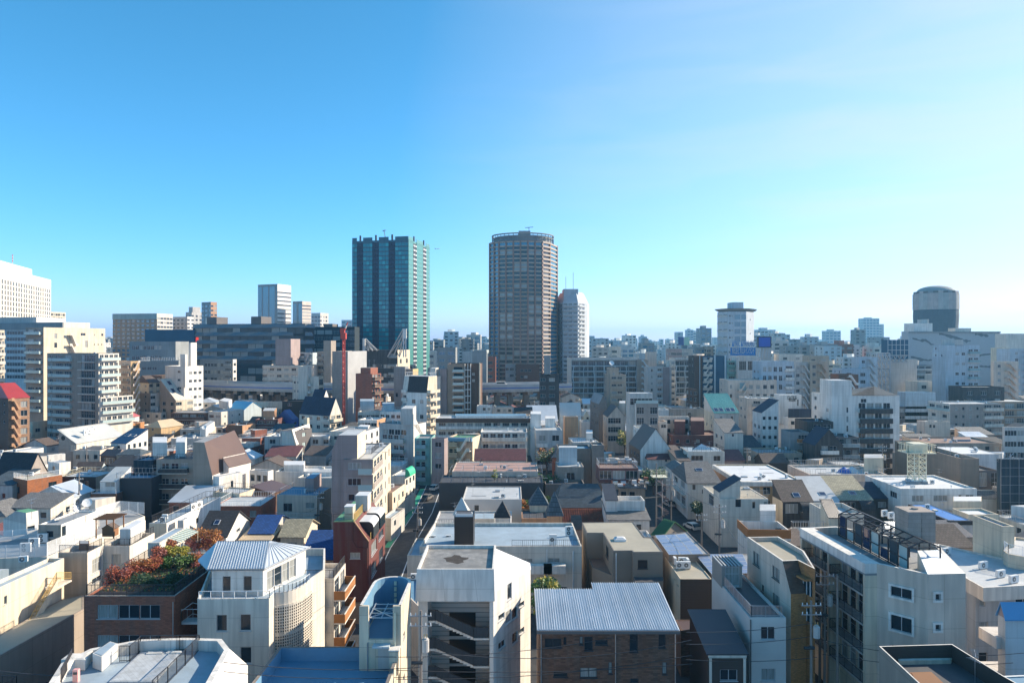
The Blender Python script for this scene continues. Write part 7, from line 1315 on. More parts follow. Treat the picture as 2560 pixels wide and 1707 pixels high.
for q in (-1, 1): m.face([c+d*3, c-d*2, c-d*7+s_*q*16, c-d*5+s_*q*16], 'lgrey'); m.face([c+d*3+up*.3, c-d*2+up*.3, c-d*7+s_*q*16+up*.3, c-d*5+s_*q*16+up*.3], 'lgrey')
m.obj('wing', e); m = MB(); m.box(c-d*17, d*4, s_*.3, up*6-d*3, 'bluegrey'); m.obj('tail_fin', e)
tile(640, 620)
b = B('grey sheeted construction block behind the red crane', 'sheet', 'rf_grey').box(700, 842, 1016, 948, D=300, th=72); b.wall = 'sheet'; b.facem[0] = 'sheetl'; b.facem[3] = 'greytile'; b.par = .2; b.end()
e = empty('tower_crane', (pd(806, 0, 294).x, 294, 0), 'slim red crane mast with white red jib at left centre', 'crane'); p = Vc(e['_w']); m = MB(); zt = zat(835, 294); n = 30
for sx in (-1, 1):
    for sy in (-1, 1): m.tube(p+Vc((sx*.42, sy*.42, 0)), p+Vc((sx*.42, sy*.42, zt)), .14, 'crane_red', 4)
for k in range(n):
    for sy in (-1, 1): s_ = 1 if k % 2 else -1; m.tube(p+Vc((-s_*.42, sy*.42, zt*k/n)), p+Vc((s_*.42, sy*.42, zt*(k+1)/n)), .1, 'crane_red', 3)
m.obj('mast', e); m = MB(); m.abox(p.x-1.2, p.x+1.0, p.y-.9, p.y+.9, zt, zt+2.6, 'crane_red'); m.abox(p.x-1.5, p.x+.4, p.y-.6, p.y+.6, zt+2.6, zt+4.6, 'crane_red'); m.obj('cab', e); m = MB(); q0, q1 = Vc((p.x+.4, p.y, zt+4)), pd(842, 682, 294)
for k in range(5): a_, b_ = q0.lerp(q1, k/5), q0.lerp(q1, (k+1)/5); m.tube(a_, b_, .45-.05*k, 'crane_red' if k in (0, 4, 3) else 'white', 4)
m.obj('jib', e)
b = B('brick brown apartment block with curved corner balconies right of the sheeted block', 'browntile', 'rf_grey', sh=3.05).box(915, 1065, 1148, 1155, D=288, th=62); b.bal(0, .02, .95, 9, 'browntile2', .3, 3.05, 1.5, 1.0, 3, 'beige'); b.block('plant_room', [b.fp[0].lerp(b.fp[2], .2), b.fp[1].lerp(b.fp[2], .2), b.fp[2].lerp(b.fp[0], .2), b.fp[3].lerp(b.fp[0], .3)], 3, 'browntile', 'rf_grey', px=False); b.end()
for k, (x, D) in enumerate(((985, 291), (1040, 293), (1085, 296))): antenna(pd(x, 1150, D)-Vc((0, 0, 1)), 7, 30*k, 'thin roof antenna in the cluster on the brick brown block', 'cluster of antennas on brick brown block')
nv = B('navy windowless block below the teal tower carrying two roof billboards', 'navyblue', 'rf_dark').box(1012, 1300, 1412, 935, D=372, th=70); nv.wall = 'bluegrey'; nv.facem[3] = 'charcoal'; nv.facem[0] = 'cream'; nv.g(3, 6, 4, 2, 2, 8, .2, .9, 5); nv.g(0, 2, 4, 2, 2.4, 5, pitch=5); nv.bal(3, .74, .99, 5, 'bluegrey', 2, 4.6, 1.2, 1, 1); nv.end()
def billboard(x0, x1, y0, y1, yb, D, lab, xs):
    a, c = pd(x0, y0, D), pd(x1, y1, D); e = empty('billboard', (a.x, D, zat(yb, D)), lab, 'billboard'); m = MB(); m.abox(a.x, c.x, D-.5, D+.5, c.z, a.z, 'white'); m.obj('panel', e); m = MB(); z0 = zat(yb, D)
    for q in (.2, .8): m.tube((a.x+(c.x-a.x)*q, D, z0), (a.x+(c.x-a.x)*q, D, c.z), .35, 'steel', 5)
    for t in (0, .35, .7): m.tube((a.x, D+1, a.z-(a.z-c.z)*t), (pd(xs, 0, D).x+(a.x-pd(xs, 0, D).x)*t, D+4, z0), .35, 'steel', 4); m.tube((c.x, D+1, a.z-(a.z-c.z)*t), (pd(xs, 0, D).x+(a.x-pd(xs, 0, D).x)*t, D+6, z0), .3, 'steel', 4)
    m.obj('support_frame', e)
billboard(1348, 1382, 742, 832, 1000, 368, 'white billboard back on tall steel braces before the teal glass tower', 1195); billboard(980, 1002, 832, 898, 945, 372, 'small white billboard back on steel braces left of the taller one', 1100)
b = B('lilac grey hotel like block with long window bands behind the white zigzag stair tower', 'mauve', 'rf_grey').box(62, 530, 14j, 1075, D=352, th=88); b.wall = 'pinkish'; b.g(3, 14, 6, 2.4, 1.4, 1.6, pitch=3.3); b.block('plant_room', [b.fp[3].lerp(b.fp[0], .25), b.fp[3].lerp(b.fp[0], .55), b.fp[2].lerp(b.fp[1], .55), b.fp[2].lerp(b.fp[1], .25)], 14, 'mauve', 'rf_grey', px=False)
for k in range(6): b.band(3, b.z1-1.3-k*3.3, 1.0, 'pinkish', .5)
b.end()
b = B('white blue open stair flats behind the lilac grey block', 'paleblue', 'rf_light').box(385, 520, 572, 960, D=366, th=70); b.bal(3, .02, .5, 6, 'paleblue', .6, 3.6, 1.2, 1, 1); b.stair(3, .6, .98, 6, 'paleblue', .8, 3.6, 1.4); b.end()
b = B('beige curved wall flats with a tall curling end wall left of the sheeted block', 'beige', 'rf_light').box(560, 690, 748, 952, D=356, th=70); b.wall = 'greige'; b.bal(3, .05, .5, 8, 'greige', 1.2, 3.3, 1.0, 1, 2); x = B(None, 'beige', 'rf_light', host=b).box(620, 688, 6j, 850, D=355, th=80); x.wall = 'greige'; x.end(); b.end()
zs = B('white apartment tower with blue shaded stair flights left of the sheeted block', 'white', 'rf_light', sh=2.95).box(335, 575, 622, 1180, D=300, th=72); zs.wall = 'offwhite'; zs.facem[0] = 'cream'; zs.g(3, 3, 5, .9, 1.1, 2.2, .02, .42, 3.9); zs.stair(3, .42, .76, 6, 'white', 1.0, 3.2, 1.4, True); zs.g(0, 1, 5, 3, 2.6, 1.2, pitch=3.8); x = B(None, 'offwhite', 'rf_light', host=zs).box(388, 470, 5j, 1085, D=299.4, th=85); x.par = .2; x.end(); zs.end()
b = B('long dark brown flat block at foot of the elevated expressway', 'browntile2', 'rf_dark').box(240, 485, 8j, 1405, D=285, th=89); b.wall = 'sidingdark'; b.end()
b = B('house with steep navy roof slope right of the long dark brown block', 'white', 'sh_blue').box(495, 600, 690, 1440, D=272, th=66); b.pitched('gable', 3, 6, .1, 'sh_blue'); b.end()
b = B('long cream station like wall under the elevated expressway', 'offwhite', 'rf_grey').box(-120, 245, 6j, 1415, D=318, th=89); b.wall = 'pinkish'; b.g(3, 9, 1, 5, 2, 2.2, gl='dark_glass'); b.end()
bk = B('white flats with black mansard front and sunlit stacked balconies', 'white', 'sh_black', sh=3.05).box(1345, 1568, 1662, 1330, D=255, th=62); bk.facem[0] = 'cream'; bk.g(3, 2, 5, 1.6, 1.6, 2.6, .3, .95, 5.6); bk.bal(0, .02, .96, 7, 'cream', -2.2, 3.05, 1.6, 1.0, 3, 'offwhite'); bk.bal(3, .0, .18, 6, 'white', -2, 3.05, .8, 1, 1); bk.par = None; p = bk.fp; z = bk.z1; m = MB(); V = lambda v, z: Vc((v.x, v.y, z)); k = (p[1]-p[0])*.18; hh = 6.1; mid = p[3].lerp(p[0], .2)
m.face([V(mid, z), V(p[0], z), V(p[0]+k, z+hh), V(mid+k, z+hh)], 'sh_black'); m.face([V(p[3], z), V(mid, z), V(mid+k, z+hh), V(p[3]+k, z+hh)], 'offwhite'); m.face([V(p[0], z), V(p[1], z), V(p[1], z+hh), V(p[0]+k, z+hh)], 'cream'); m.face([V(p[3]+k, z+hh), V(p[0]+k, z+hh), V(p[1], z+hh), V(p[2], z+hh)], 'rf_light'); m.face([V(p[2], z), V(p[3], z), V(p[3]+k, z+hh), V(p[2], z+hh)], 'offwhite'); bk.part('mansard_roof', m)
P = [V(p[3]+k, z+hh), V(p[0]+k, z+hh), V(p[1], z+hh), V(p[2], z+hh)]; m = MB(); rail(m, P+P[:1], 1.3, 'rail_white', .6); bk.part('railing', m); bk.end()
b = B('blank grey blue block behind the black mansard flats', 'bluegrey', 'rf_grey').box(1265, 1368, 1400, 1090, D=313, th=70); b.g(3, 2, 3, 1.4, 2, 12, pitch=9); b.end()
b = B('dark roofed box with yellow billboard beside the blank grey blue block', 'greige', 'rf_dark').box(1372, 1440, 1490, 1110, D=308, th=62); b.facem[0] = 'yelpanel'; b.g(3, 1, 1, 7, 3, 1.5, gl='dark_glass'); b.end()
b = B('lilac white building with roof plant behind the black mansard flats', 'offwhite', 'rf_light').box(1485, 1690, 9j, 1175, D=306, th=88); b.wall = 'pinkish'; b.block('plant_room', [b.fp[3].lerp(b.fp[0], .55), b.fp[3].lerp(b.fp[0], .8), b.fp[2].lerp(b.fp[1], .8), b.fp[2].lerp(b.fp[1], .55)], 4, 'offwhite', 'rf_light', px=False); b.end()
b = B('pale concrete slab end beside the beige glass balcony flats', 'offwhite', 'rf_light').box(1690, 1750, 6j, 1110, D=309, th=88); b.wall = 'mauve'; b.end()
cb = B('beige apartment tower with glass balconies sunlit stair frame and brown side', 'beige', 'rf_dark', sh=2.95).box(12j, 1757, 2058, 1062, D=310, th=-2); cb.wall = 'browntile2'; m = MB(); a, u, nn, L = cb.edge(0); A3, U3, N3 = a.to_3d(), u.to_3d(), nn.to_3d(); m.box(A3+N3*.004, U3*(L*.53), N3*.4, (0, 0, cb.z1), 'tan'); cb.part('beige_front', m); m = MB()
m.box(A3+U3*(L*.535)+N3*.004, U3*(L*.012), N3*1.8, (0, 0, cb.z1), 'white'); m.box(A3+U3*(L*.71)+N3*.004, U3*(L*.012), N3*1.8, (0, 0, cb.z1), 'white'); m.box(A3+U3*(L*.97)+N3*.004, U3*(L*.03), N3*1.2, (0, 0, cb.z1+.5), 'cream')
for k in range(10): m.box(A3+U3*(L*.547)+N3*.01+Vc((0, 0, cb.z1-2.9-k*2.95)), U3*(L*.163), N3*1.7, (0, 0, .35), 'white'); m.box(A3+U3*(L*.62)+N3*.9+Vc((0, 0, cb.z1-2.9-k*2.95)), U3*(L*.02), N3*.3, (0, 0, 2.9), 'white')
cb.part('stair_frame', m)
for k in range(10):
    m = MB(); z = cb.z1-3.6-k*2.95; m.box(A3+U3*(L*.15)+N3*.41+Vc((0, 0, z-.15)), U3*(L*.37), N3*1.3, (0, 0, .18), 'offwhite'); m.box(A3+U3*(L*.17)+N3*1.6+Vc((0, 0, z+.04)), U3*(L*.34), N3*.06, (0, 0, 1.0), 'green_glass'); m.box(A3+U3*(L*.2)+N3*.41+Vc((0, 0, z+.05)), U3*(L*.26), N3*.03, (0, 0, 2.1), 'dark_glass'); cb.part('balcony', m)
cb.end()
for lab, L_, C_, R_, y, D, w_, gl in (('blue grey banded office between the teal tower and beige flats', 12j, 1665, 1832, 912, 400, 'bluegrey', 'blue_glass'), ('plain slate blue slab with two tiny windows left of the brown tower', 10j, 1985, 2118, 945, 352, 'bluegrey', 'glass'), ('brown brick block at the left foot of the brown tower', 10j, 2130, 2200, 1000, 400, 'browntile', 'glass'), ('pale grid windowed house right of the teal tower', 8j, 1592, 1650, 945, 430, 'offwhite', 'glass'), ('low greenish office behind the plain slate slab', 10j, 1895, 1985, 950, 440, 'lgrey', 'blue_glass')):
    b = B(lab, w_, 'rf_grey').box(L_, C_, R_, y, D=D, th=0); b.g(0, max(2, int(b.edge(0)[3]/6)) if 'plain' not in lab else 2, 5 if 'plain' not in lab else 2, 3.2 if 'plain' not in lab else 1, 1.8, 2.5 if 'plain' not in lab else 7, pitch=4 if 'plain' not in lab else 8, gl=gl); b.end()
# elevated expressway
def deck(pts, zd, lab):
    e = empty('expressway', (pts[0].x, pts[0].y, 0), lab, 'expressway'); m = MB(); k = MB(); st_ = MB(); up = Vc((0, 0, 1))
    for p, q in zip(pts, pts[1:]):
        d = q-p; n = Vc((d.y, -d.x, 0)).normalized()
        m.box(p+up*(zd-1.6), d, -n*16, up*1.6, 'lgrey'); k.box(p+n*.02+up*(zd-.6), d, n*.3, up*2.7, 'barrier'); st_.box(p+n*.34+up*(zd+.1), d, n*.05, up*.45, 'blue_paint'); k.box(p-n*16.3+up*zd, d, n*.3, up*2.2, 'barrier')
    m.obj('deck', e); k.obj('sound_barrier', e); st_.obj('blue_stripe', e)
    for i in range(len(pts)-1):
        for t in (.25, .75):
            c = pts[i].lerp(pts[i+1], t); d = (pts[i+1]-pts[i]).normalized(); n = Vc((d.y, -d.x, 0)); m = MB(); m.box(c-d*1.3-n*9.5, d*2.6, n*2.6, up*(zd-3.2), 'concrete'); m.box(c-d*1.3-n*15.5, d*2.6, n*14.5, Vc((0, 0, 0))+up*1.6, 'concrete'); 
            for v in m.v[8:]: v.z += zd-3.2
            m.obj('pier', e)

f = lambda x, y, D: Vc(((pv(x, 0)[0]-CX)/F*D, D, 0))
zd = zat(1290, 332); FX = f; f = lambda x, y, D: FX(x, y, D*.83)
deck([f(-950, 0, 436), f(-720, 0, 428), f(-490, 0, 419), f(-260, 0, 410), f(-40, 0, 405), f(180, 0, 400), f(400, 0, 396), f(620, 0, 392), f(840, 0, 390), f(1060, 0, 388), f(1300, 0, 388), f(1540, 0, 390), f(1780, 0, 392), f(2050, 0, 395), f(2300, 0, 398), f(2600, 0, 404), f(2900, 0, 412)], zd, 'elevated expressway with pale barrier and blue stripe crossing the city')
deck([f(-400, 0, 440), f(200, 0, 428), f(800, 0, 420), f(1400, 0, 420), f(2000, 0, 425), f(2700, 0, 435)], 7.5, 'lower expressway deck behind and below the blue striped one')
e = empty('van', f(2245, 0, 400)+Vc((0, 0, zd+.9)), 'white van driving on the elevated expressway', 'van'); c = Vc(e['_w']); m = MB(); m.abox(c.x-2.3, c.x+2.3, c.y-.9, c.y+.9, c.z+.4, c.z+2.6, 'white'); m.abox(c.x+2.3, c.x+3.1, c.y-.85, c.y+.85, c.z+.4, c.z+1.4, 'white'); m.obj('body', e); m = MB(); m.abox(c.x-1.8, c.x+2.0, c.y-.93, c.y-.91, c.z+1.6, c.z+2.3, 'dark_glass'); m.obj('window', e); 
for x in (-1.4, 1.9): m = MB(); m.tube((c.x+x, c.y-.95, c.z+.4), (c.x+x, c.y-.6, c.z+.4), .4, 'black', 10); m.obj('wheel', e)
tile(1280, 620)
def text_at(body, host, x, y, D, h, w, m): c = pd(x, y, D); return text(body, host, (c.x, D, c.z), h, w, m)
# grey white octagonal tower beside the brown one
t = B('pale grey apartment tower with chamfered top right of the brown tower', 'lgrey', 'rf_grey', sh=2.98, gl='brglass')
fp = [Vc(((pv(x, 0)[0]-CX)/F*D, D)) for x, D in ((382, 492), (468, 472), (606, 468), (690, 482), (708, 500), (640, 520), (400, 520))]; t.poly(fp, zat(505, 475), px=False); t.wall = 'paletower'; t.g(0, 3, 24, 2.6, 1.6, .8, pitch=3.02); t.bal(1, .0, .98, 24, 'paletower', .5, 3.02, .8, 1.0, 3, 'offwhite', sides=False); t.bal(2, .05, .75, 24, 'paletower', .5, 3.02, .8, 1.0, 2, 'offwhite', sides=False)
m = MB(); z0, z1 = t.z1, zat(400, 475); I = [v.lerp(Vc((sum(q.x for q in fp)/7, sum(q.y for q in fp)/7)), .34) for v in fp]; n = 7
for i in range(n): m.face([(*fp[i], z0), (*fp[(i+1) % n], z0), (*I[(i+1) % n], z1), (*I[i], z1)], 'paletower')
m.face([(*v, z1) for v in I], 'rf_grey'); t.part('chamfered_top', m); p = pd(472, 378, 478); q = pd(606, 378, 478); m = MB(); m.abox(p.x, q.x, 476, 490, z0-2, p.z, 'paletower'); t.part('plant_room', m); m = MB(); m.tube((p.x+2, 482, p.z), (p.x+2, 482, p.z+9), .2, 'steel', 4); m.tube((q.x-3, 482, p.z), (q.x-3, 482, p.z+12), .2, 'steel', 4); t.part('mast', m); t.end()
# long white framed apartments
def framed(lab, L_, C_, R_, y, D, nb):
    b = B(lab, 'lgrey', 'rf_grey', sh=3.0).box(L_, C_, R_, y, D=D, th=1); a, u, nn, L = b.edge(0); A3, U3, N3 = a.to_3d(), u.to_3d(), nn.to_3d(); up = Vc((0, 0, 1)); b.wall = 'bluegrey'; b.facem[3] = 'offwhite'; b.g(3, 1, 7, 1.5, 1.8, 1, pitch=3.0)
    n = int(b.z1/3.0); wn = max(4, int(L/4.2))
    for k in range(n): 
        z = b.z1-1.6-k*3.0
        for j in range(wn): b.add(0, L*(j+.08)/wn, L*(j+.92)/wn, z-2.3, z-.1, gl='dark_glass' if k % 3 else 'glass')
        m = MB(); m.box(A3+N3*.01+up*(z-2.75), U3*L, N3*1.3, up*.42, 'paleblue'); b.part('floor_band', m)
    for j in range(nb+1):
        m = MB()
        for k in range(1, n+1):
            z = b.z1-1.6-k*3.0; o0, o1 = .35*math.sin(k*1.7+j), .35*math.sin((k+1)*1.7+j); x = L*(.02+.96*j/nb); m.box(A3+U3*(x+o1)+N3*1.31+up*(z-2.75), U3*.45, N3*.2, U3*(o0-o1)+up*3.0, 'paleblue')
        b.part('wavy_mullion', m)
    m = MB(); m.box(A3+N3*.01+up*(b.z1-1.0), U3*L, N3*1.5, up*1.02, 'lgrey'); b.part('roof_fascia', m); b.end(); return b
framed('long apartment block with white wavy frame grid over dark glass', 505, 545, 1145, 1012, 376, 6)
framed('shorter apartment block with white wavy frame grid behind the striped dark tower', 12j, 1492, 1672, 1010, 372, 2)
b = B('brown end wall of flats with zigzag stairs right of the long wavy grid block', 'mauve', 'rf_grey').box(10j, 1147, 1252, 1025, D=374, th=0); b.facem[0] = 'greige'; b.stair(0, .35, .98, 10, 'paleblue', 1, 3.1, 1.5, True); b.end()
b = B('beige stepped flats with rounded balconies in front of the long wavy grid block', 'beige', 'rf_light', sh=3.2).box(848, 900, 1048, 1165, D=318, th=4); b.wall = 'greige'; b.facem[0] = 'beige'; b.bal(0, .05, .8, 6, 'beige', .8, 3.4, 1.2, 1.1, 2, 'beige'); b.g(3, 2, 5, 1.6, 1.5, 1, pitch=3.4); x = B(None, 'beige', 'rf_light', host=b).box(5j, 890, 980, 1100, D=320, th=4); x.par = .2; x.g(0, 1, 1, .9, 3, 2); x.end(); b.end(); dish(pd(915, 1098, 322)-Vc((0, 0, .2)), 2.4, 'white satellite dish on top of the beige stepped flats', 10, 1.2)
b = B('grey and mauve flats with stacked balconies between the two wavy grid blocks', 'bluegrey', 'rf_grey', sh=3.05).box(10j, 1252, 1465, 1092, D=345, th=1); b.wall = 'lgrey'; m = MB(); a, u, nn, L = b.edge(0); m.box(a.to_3d()+u.to_3d()*(L*.62)+nn.to_3d()*.004, u.to_3d()*(L*.28), nn.to_3d()*.5, (0, 0, b.z1), 'mauve'); b.part('mauve_pier', m); b.bal(0, .36, .6, 8, 'paleblue', .8, 3.3, 1.1, 1, 1); b.g(0, 1, 7, 1, 1.4, 1, .0, .3, 3.3); b.end()
b = B('pinkish blank lift block behind the grey and mauve flats', 'offwhite', 'rf_grey').box(8j, 1248, 1328, 955, D=392, th=0); b.wall = 'pinkish'; b.end()
b = B('white stair column with cut balconies left of the shorter wavy grid block', 'offwhite', 'rf_light').box(6j, 1440, 1500, 1030, D=352, th=2); b.bal(0, .3, .95, 9, 'offwhite', .8, 3.1, 1.0, 1, 1); b.end()
b = B('dark striped tower with white pilasters and pale zigzag stair', 'charcoal', 'rf_grey').box(10j, 1672, 1972, 990, D=322, th=1); b.facem[0] = 'navyblue'; a, u, nn, L = b.edge(0); A3, U3, N3 = a.to_3d(), u.to_3d(), nn.to_3d(); m = MB(); m.box(A3+N3*.004, U3*(L*.25), N3*.3, (0, 0, b.z1), 'browntile2'); b.part('brown_panel', m)
for x in (.155, .6, .92): m = MB(); m.box(A3+U3*(L*x)+N3*.31, U3*(L*.05 if x > .2 else L*.02), N3*.25, (0, 0, b.z1+.4), 'paleblue'); b.part('pilaster', m)
b.stair(0, .27, .53, 9, 'offwhite', 1.8, 3.3, 1.6); b.bal(0, .27, .53, 9, 'offwhite', .6, 3.3, 1.0, .9, 2, 'offwhite'); b.end()
b = B('brown low block with bronze windows at foot of the dark striped tower', 'browntile2', 'rf_dark').box(1600, 1668, 1700, 1295, D=305, th=10); b.g(0, 1, 4, 3, 1.6, 1, pitch=3); b.g(3, 4, 4, 2.4, 1.6, 1, pitch=3); b.end()
b = B('long dim stone wall building at foot of the shorter wavy grid block', 'dgrey', 'rf_dark').box(8j, 1440, 1765, 1475, D=268, th=0); b.wall = 'concrete'; b.g(0, 6, 2, 1.4, 2.2, 1.5, skip=.3); b.end()
b = B('grey concrete house with arched end left of the modern grey white apartment', 'concrete', 'rf_grey').box(718, 800, 872, 1430, D=262, th=6); b.wall = 'dconcrete'; b.pitched('gable', 3, 3.4, .1, 'rf_grey'); b.end()
b = B('pinkish beige flats with grey stair and square windows below the mainland billboard', 'pinkish', 'rf_light').box(12j, 1982, 2430, 1212, D=292, th=0); b.g(0, 4, 3, 1.6, 1.8, 2.0, .4, .98, 3.9); b.g(0, 1, 3, 1, 1.6, 2, .03, .1, 3.9); b.stair(0, .2, .42, 5, 'pinkish', 1.2, 3.4, 1.4); b.band(0, b.z1-4.4, 3.2, 'skywall', .5, .24, .36); b.end()
b = B('pinkish flats with dark balconies in front of the square window flats', 'pinkish', 'rf_light').box(10j, 2160, 2470, 1378, D=262, th=0); b.bal(0, .15, .95, 3, 'bluegrey', 1, 3.3, 1.1, 1, 3); b.end()
b = B('turquoise balcony flats behind the dark striped tower', 'aqua', 'rf_grey').box(10j, 1970, 2082, 1035, D=350, th=0); b.bal(0, .1, .75, 6, 'aqua', .8, 3.6, 1, 1, 1, 'aqua'); b.end()
wb = B('pinkish white tiled block with four red brown windows under the mainland billboard', 'offwhite', 'rf_light').box(10j, 2075, 2262, 998, D=346, th=0); wb.wall = 'whitetile'; wb.g(0, 4, 1, 3.6, 4.6, 2.2, .12, .98, gl='brglass'); wb.end()
D = 340; a, c = pd(2010, 862, D), pd(2236, 985, D); e = empty('billboard', (a.x, D, c.z-2), 'rooftop billboard with white top and blue lower half lettered in two scripts', 'billboard'); zm = zat(912, D); m = MB(); m.abox(a.x, c.x, D, D+1.2, zm, a.z, 'white'); m.obj('white_panel', e); m = MB(); m.abox(a.x, c.x, D+.01, D+1.2, c.z, zm-.01, 'signblue'); m.obj('blue_panel', e); m = MB()

for k in range(7): x = a.x+(c.x-a.x)*k/6; m.tube((x, D+.8, c.z-3), (x, D+.8, c.z), .15, 'steel', 4)
m.obj('support_frame', e); text_at('▲MAJIC ▲MAINLAND', e, 2123, 902, D-.06, 4.3, (c.x-a.x)*.92, 'signblue'); text_at('株式会社 青山メインランド', e, 2123, 966, D-.06, 4.0, (c.x-a.x)*.9, 'white')
D = 420; a, c = pd(2266, 820, D), pd(2372, 906, D); e = empty('led_screen', (a.x, D, zat(1010, D)), 'glowing blue led video screen on a rooftop frame', 'screen'); m = MB(); m.abox(a.x-.6, c.x+.6, D, D+2, c.z-.6, a.z+.6, 'black'); m.obj('cabinet', e); m = MB(); m.face([(a.x, D-.02, c.z), (c.x, D-.02, c.z), (c.x, D-.02, a.z), (a.x, D-.02, a.z)], 'ledblue'); m.obj('display', e); m = MB()
for k in range(5): x = a.x+(c.x-a.x)*k/4; m.tube((x-1, D+1, zat(1010, D)), (x, D+1, c.z), .3, 'steel', 4)
m.obj('support_frame', e)
b = B('pale slanted ribbed facade below the glowing video screen', 'lgrey', 'rf_light').box(8j, 2285, 2380, 918, D=424, th=0); b.wall = 'sheetl'; b.end()
b = B('cream narrow flats right of the four red brown windows', 'cream', 'rf_light').box(8j, 2268, 2345, 1050, D=352, th=0); b.bal(0, .2, .95, 5, 'cream', .8, 3.4, 1, 1, 2); b.end()
# octagonal tower with disc roof
o = B('pale octagonal tower with overhanging disc roof at right skyline', 'paletower', 'rf_grey', sh=3.4)
fp = [Vc(((pv(x, 0)[0]-CX)/F*D, D)) for x, D in ((1885, 600), (1985, 585), (2150, 585), (2222, 602), (2215, 630), (1900, 630))]; o.poly(fp, zat(585, 590), px=False); o.bal(0, .04, .96, 14, 'lgrey', 2, 6.4, .6, 1.2, 2, sides=False); o.g(0, 3, 14, 6, 2, 2.5, pitch=6.4); o.g(1, 2, 14, 1.6, 1.6, 3, .02, .3, 6.2); o.g(1, 3, 14, 5, 4.2, 2.6, .42, .98, 6.2, gl='blue_glass'); o.g(2, 1, 14, 1.6, 1.6, 6, pitch=12)
m = MB(); I = inset(fp, -2.6); z = o.z1+2.6; J = inset(fp, 2); n = 6
for i in range(n): m.face([(*J[i], o.z1+.4), (*J[(i+1) % n], o.z1+.4), (*I[(i+1) % n], z), (*I[i], z)], 'bluegrey')
m.face([(*v, z) for v in I], 'rf_grey'); o.part('disc_roof', m); p, q = pd(2016, 498, 600), pd(2118, 498, 600); m = MB(); m.abox(p.x, q.x, 598, 612, z, p.z, 'paletower'); o.part('plant_room', m); o.end()
# skyline list: px left, px right, top, D, colour, glass, words
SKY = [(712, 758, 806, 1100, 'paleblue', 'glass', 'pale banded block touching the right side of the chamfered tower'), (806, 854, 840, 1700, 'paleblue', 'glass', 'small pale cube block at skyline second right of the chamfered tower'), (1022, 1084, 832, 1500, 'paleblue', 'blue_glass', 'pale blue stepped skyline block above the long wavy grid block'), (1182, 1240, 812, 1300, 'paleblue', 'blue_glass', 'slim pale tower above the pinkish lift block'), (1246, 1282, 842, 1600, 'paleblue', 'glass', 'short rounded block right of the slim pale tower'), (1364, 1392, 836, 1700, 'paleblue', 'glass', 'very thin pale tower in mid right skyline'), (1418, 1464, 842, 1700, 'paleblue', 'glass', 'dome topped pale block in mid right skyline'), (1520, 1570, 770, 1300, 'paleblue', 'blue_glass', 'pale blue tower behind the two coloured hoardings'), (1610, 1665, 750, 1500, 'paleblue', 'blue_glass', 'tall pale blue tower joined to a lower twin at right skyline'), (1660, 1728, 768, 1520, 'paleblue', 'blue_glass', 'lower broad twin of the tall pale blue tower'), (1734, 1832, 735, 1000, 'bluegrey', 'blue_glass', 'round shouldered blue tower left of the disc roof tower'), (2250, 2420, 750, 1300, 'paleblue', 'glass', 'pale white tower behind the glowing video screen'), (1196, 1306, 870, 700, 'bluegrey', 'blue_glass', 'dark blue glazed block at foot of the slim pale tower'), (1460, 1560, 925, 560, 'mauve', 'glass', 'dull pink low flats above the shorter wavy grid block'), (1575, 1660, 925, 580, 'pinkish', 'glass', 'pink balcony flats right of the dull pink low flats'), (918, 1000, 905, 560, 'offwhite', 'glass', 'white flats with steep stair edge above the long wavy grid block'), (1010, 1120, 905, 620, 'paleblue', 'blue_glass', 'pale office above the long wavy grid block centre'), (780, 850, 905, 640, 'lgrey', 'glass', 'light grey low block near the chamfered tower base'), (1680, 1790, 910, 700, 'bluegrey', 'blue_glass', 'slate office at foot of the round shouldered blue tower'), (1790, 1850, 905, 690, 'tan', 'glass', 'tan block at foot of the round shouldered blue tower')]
def skyblock(x0, x1, y, D, wl, gl, lab):
    b = B(lab, wl, 'rf_light').box(complex(0, random.uniform(14, 26)), x0, x1, y, D=D, th=0); L = b.edge(0)[3]; ph = 4 if D < 900 else 6; b.g(0, max(2, int(L/7)), min(10, int(b.z1/ph)), 4.4 if D < 900 else 5.4, 2.2 if D < 900 else 3.2, 3, pitch=ph, gl=gl); b.g(3, 2, min(8, int(b.z1/ph)), 4, 2, 3, pitch=ph, gl=gl)
    if L > 12: b.block('plant_room', [b.fp[0].lerp(b.fp[2], .3), b.fp[1].lerp(b.fp[3], .35), b.fp[2].lerp(b.fp[0], .2), b.fp[3].lerp(b.fp[1], .25)], random.uniform(2.5, 5), wl, 'rf_light', px=False)
    b.end()
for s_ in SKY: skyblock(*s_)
for x0, x1, m_, lab in ((1528, 1578, 'ink', 'dark navy rooftop hoarding in the right skyline'), (1582, 1630, 'palegreen', 'pale green rooftop hoarding beside the dark navy one')):
    D = 760; a, c = pd(x0, 816, D), pd(x1, 892, D); e = empty('hoarding', (a.x, D, c.z-6), lab, 'billboard'); m = MB(); m.abox(a.x, c.x, D, D+1.5, c.z, a.z, m_); m.obj('panel', e); m = MB(); m.abox(a.x+1, a.x+2, D+.2, D+1, c.z-6, c.z, 'steel'); m.abox(c.x-2, c.x-1, D+.2, D+1, c.z-6, c.z, 'steel'); m.obj('support_frame', e)

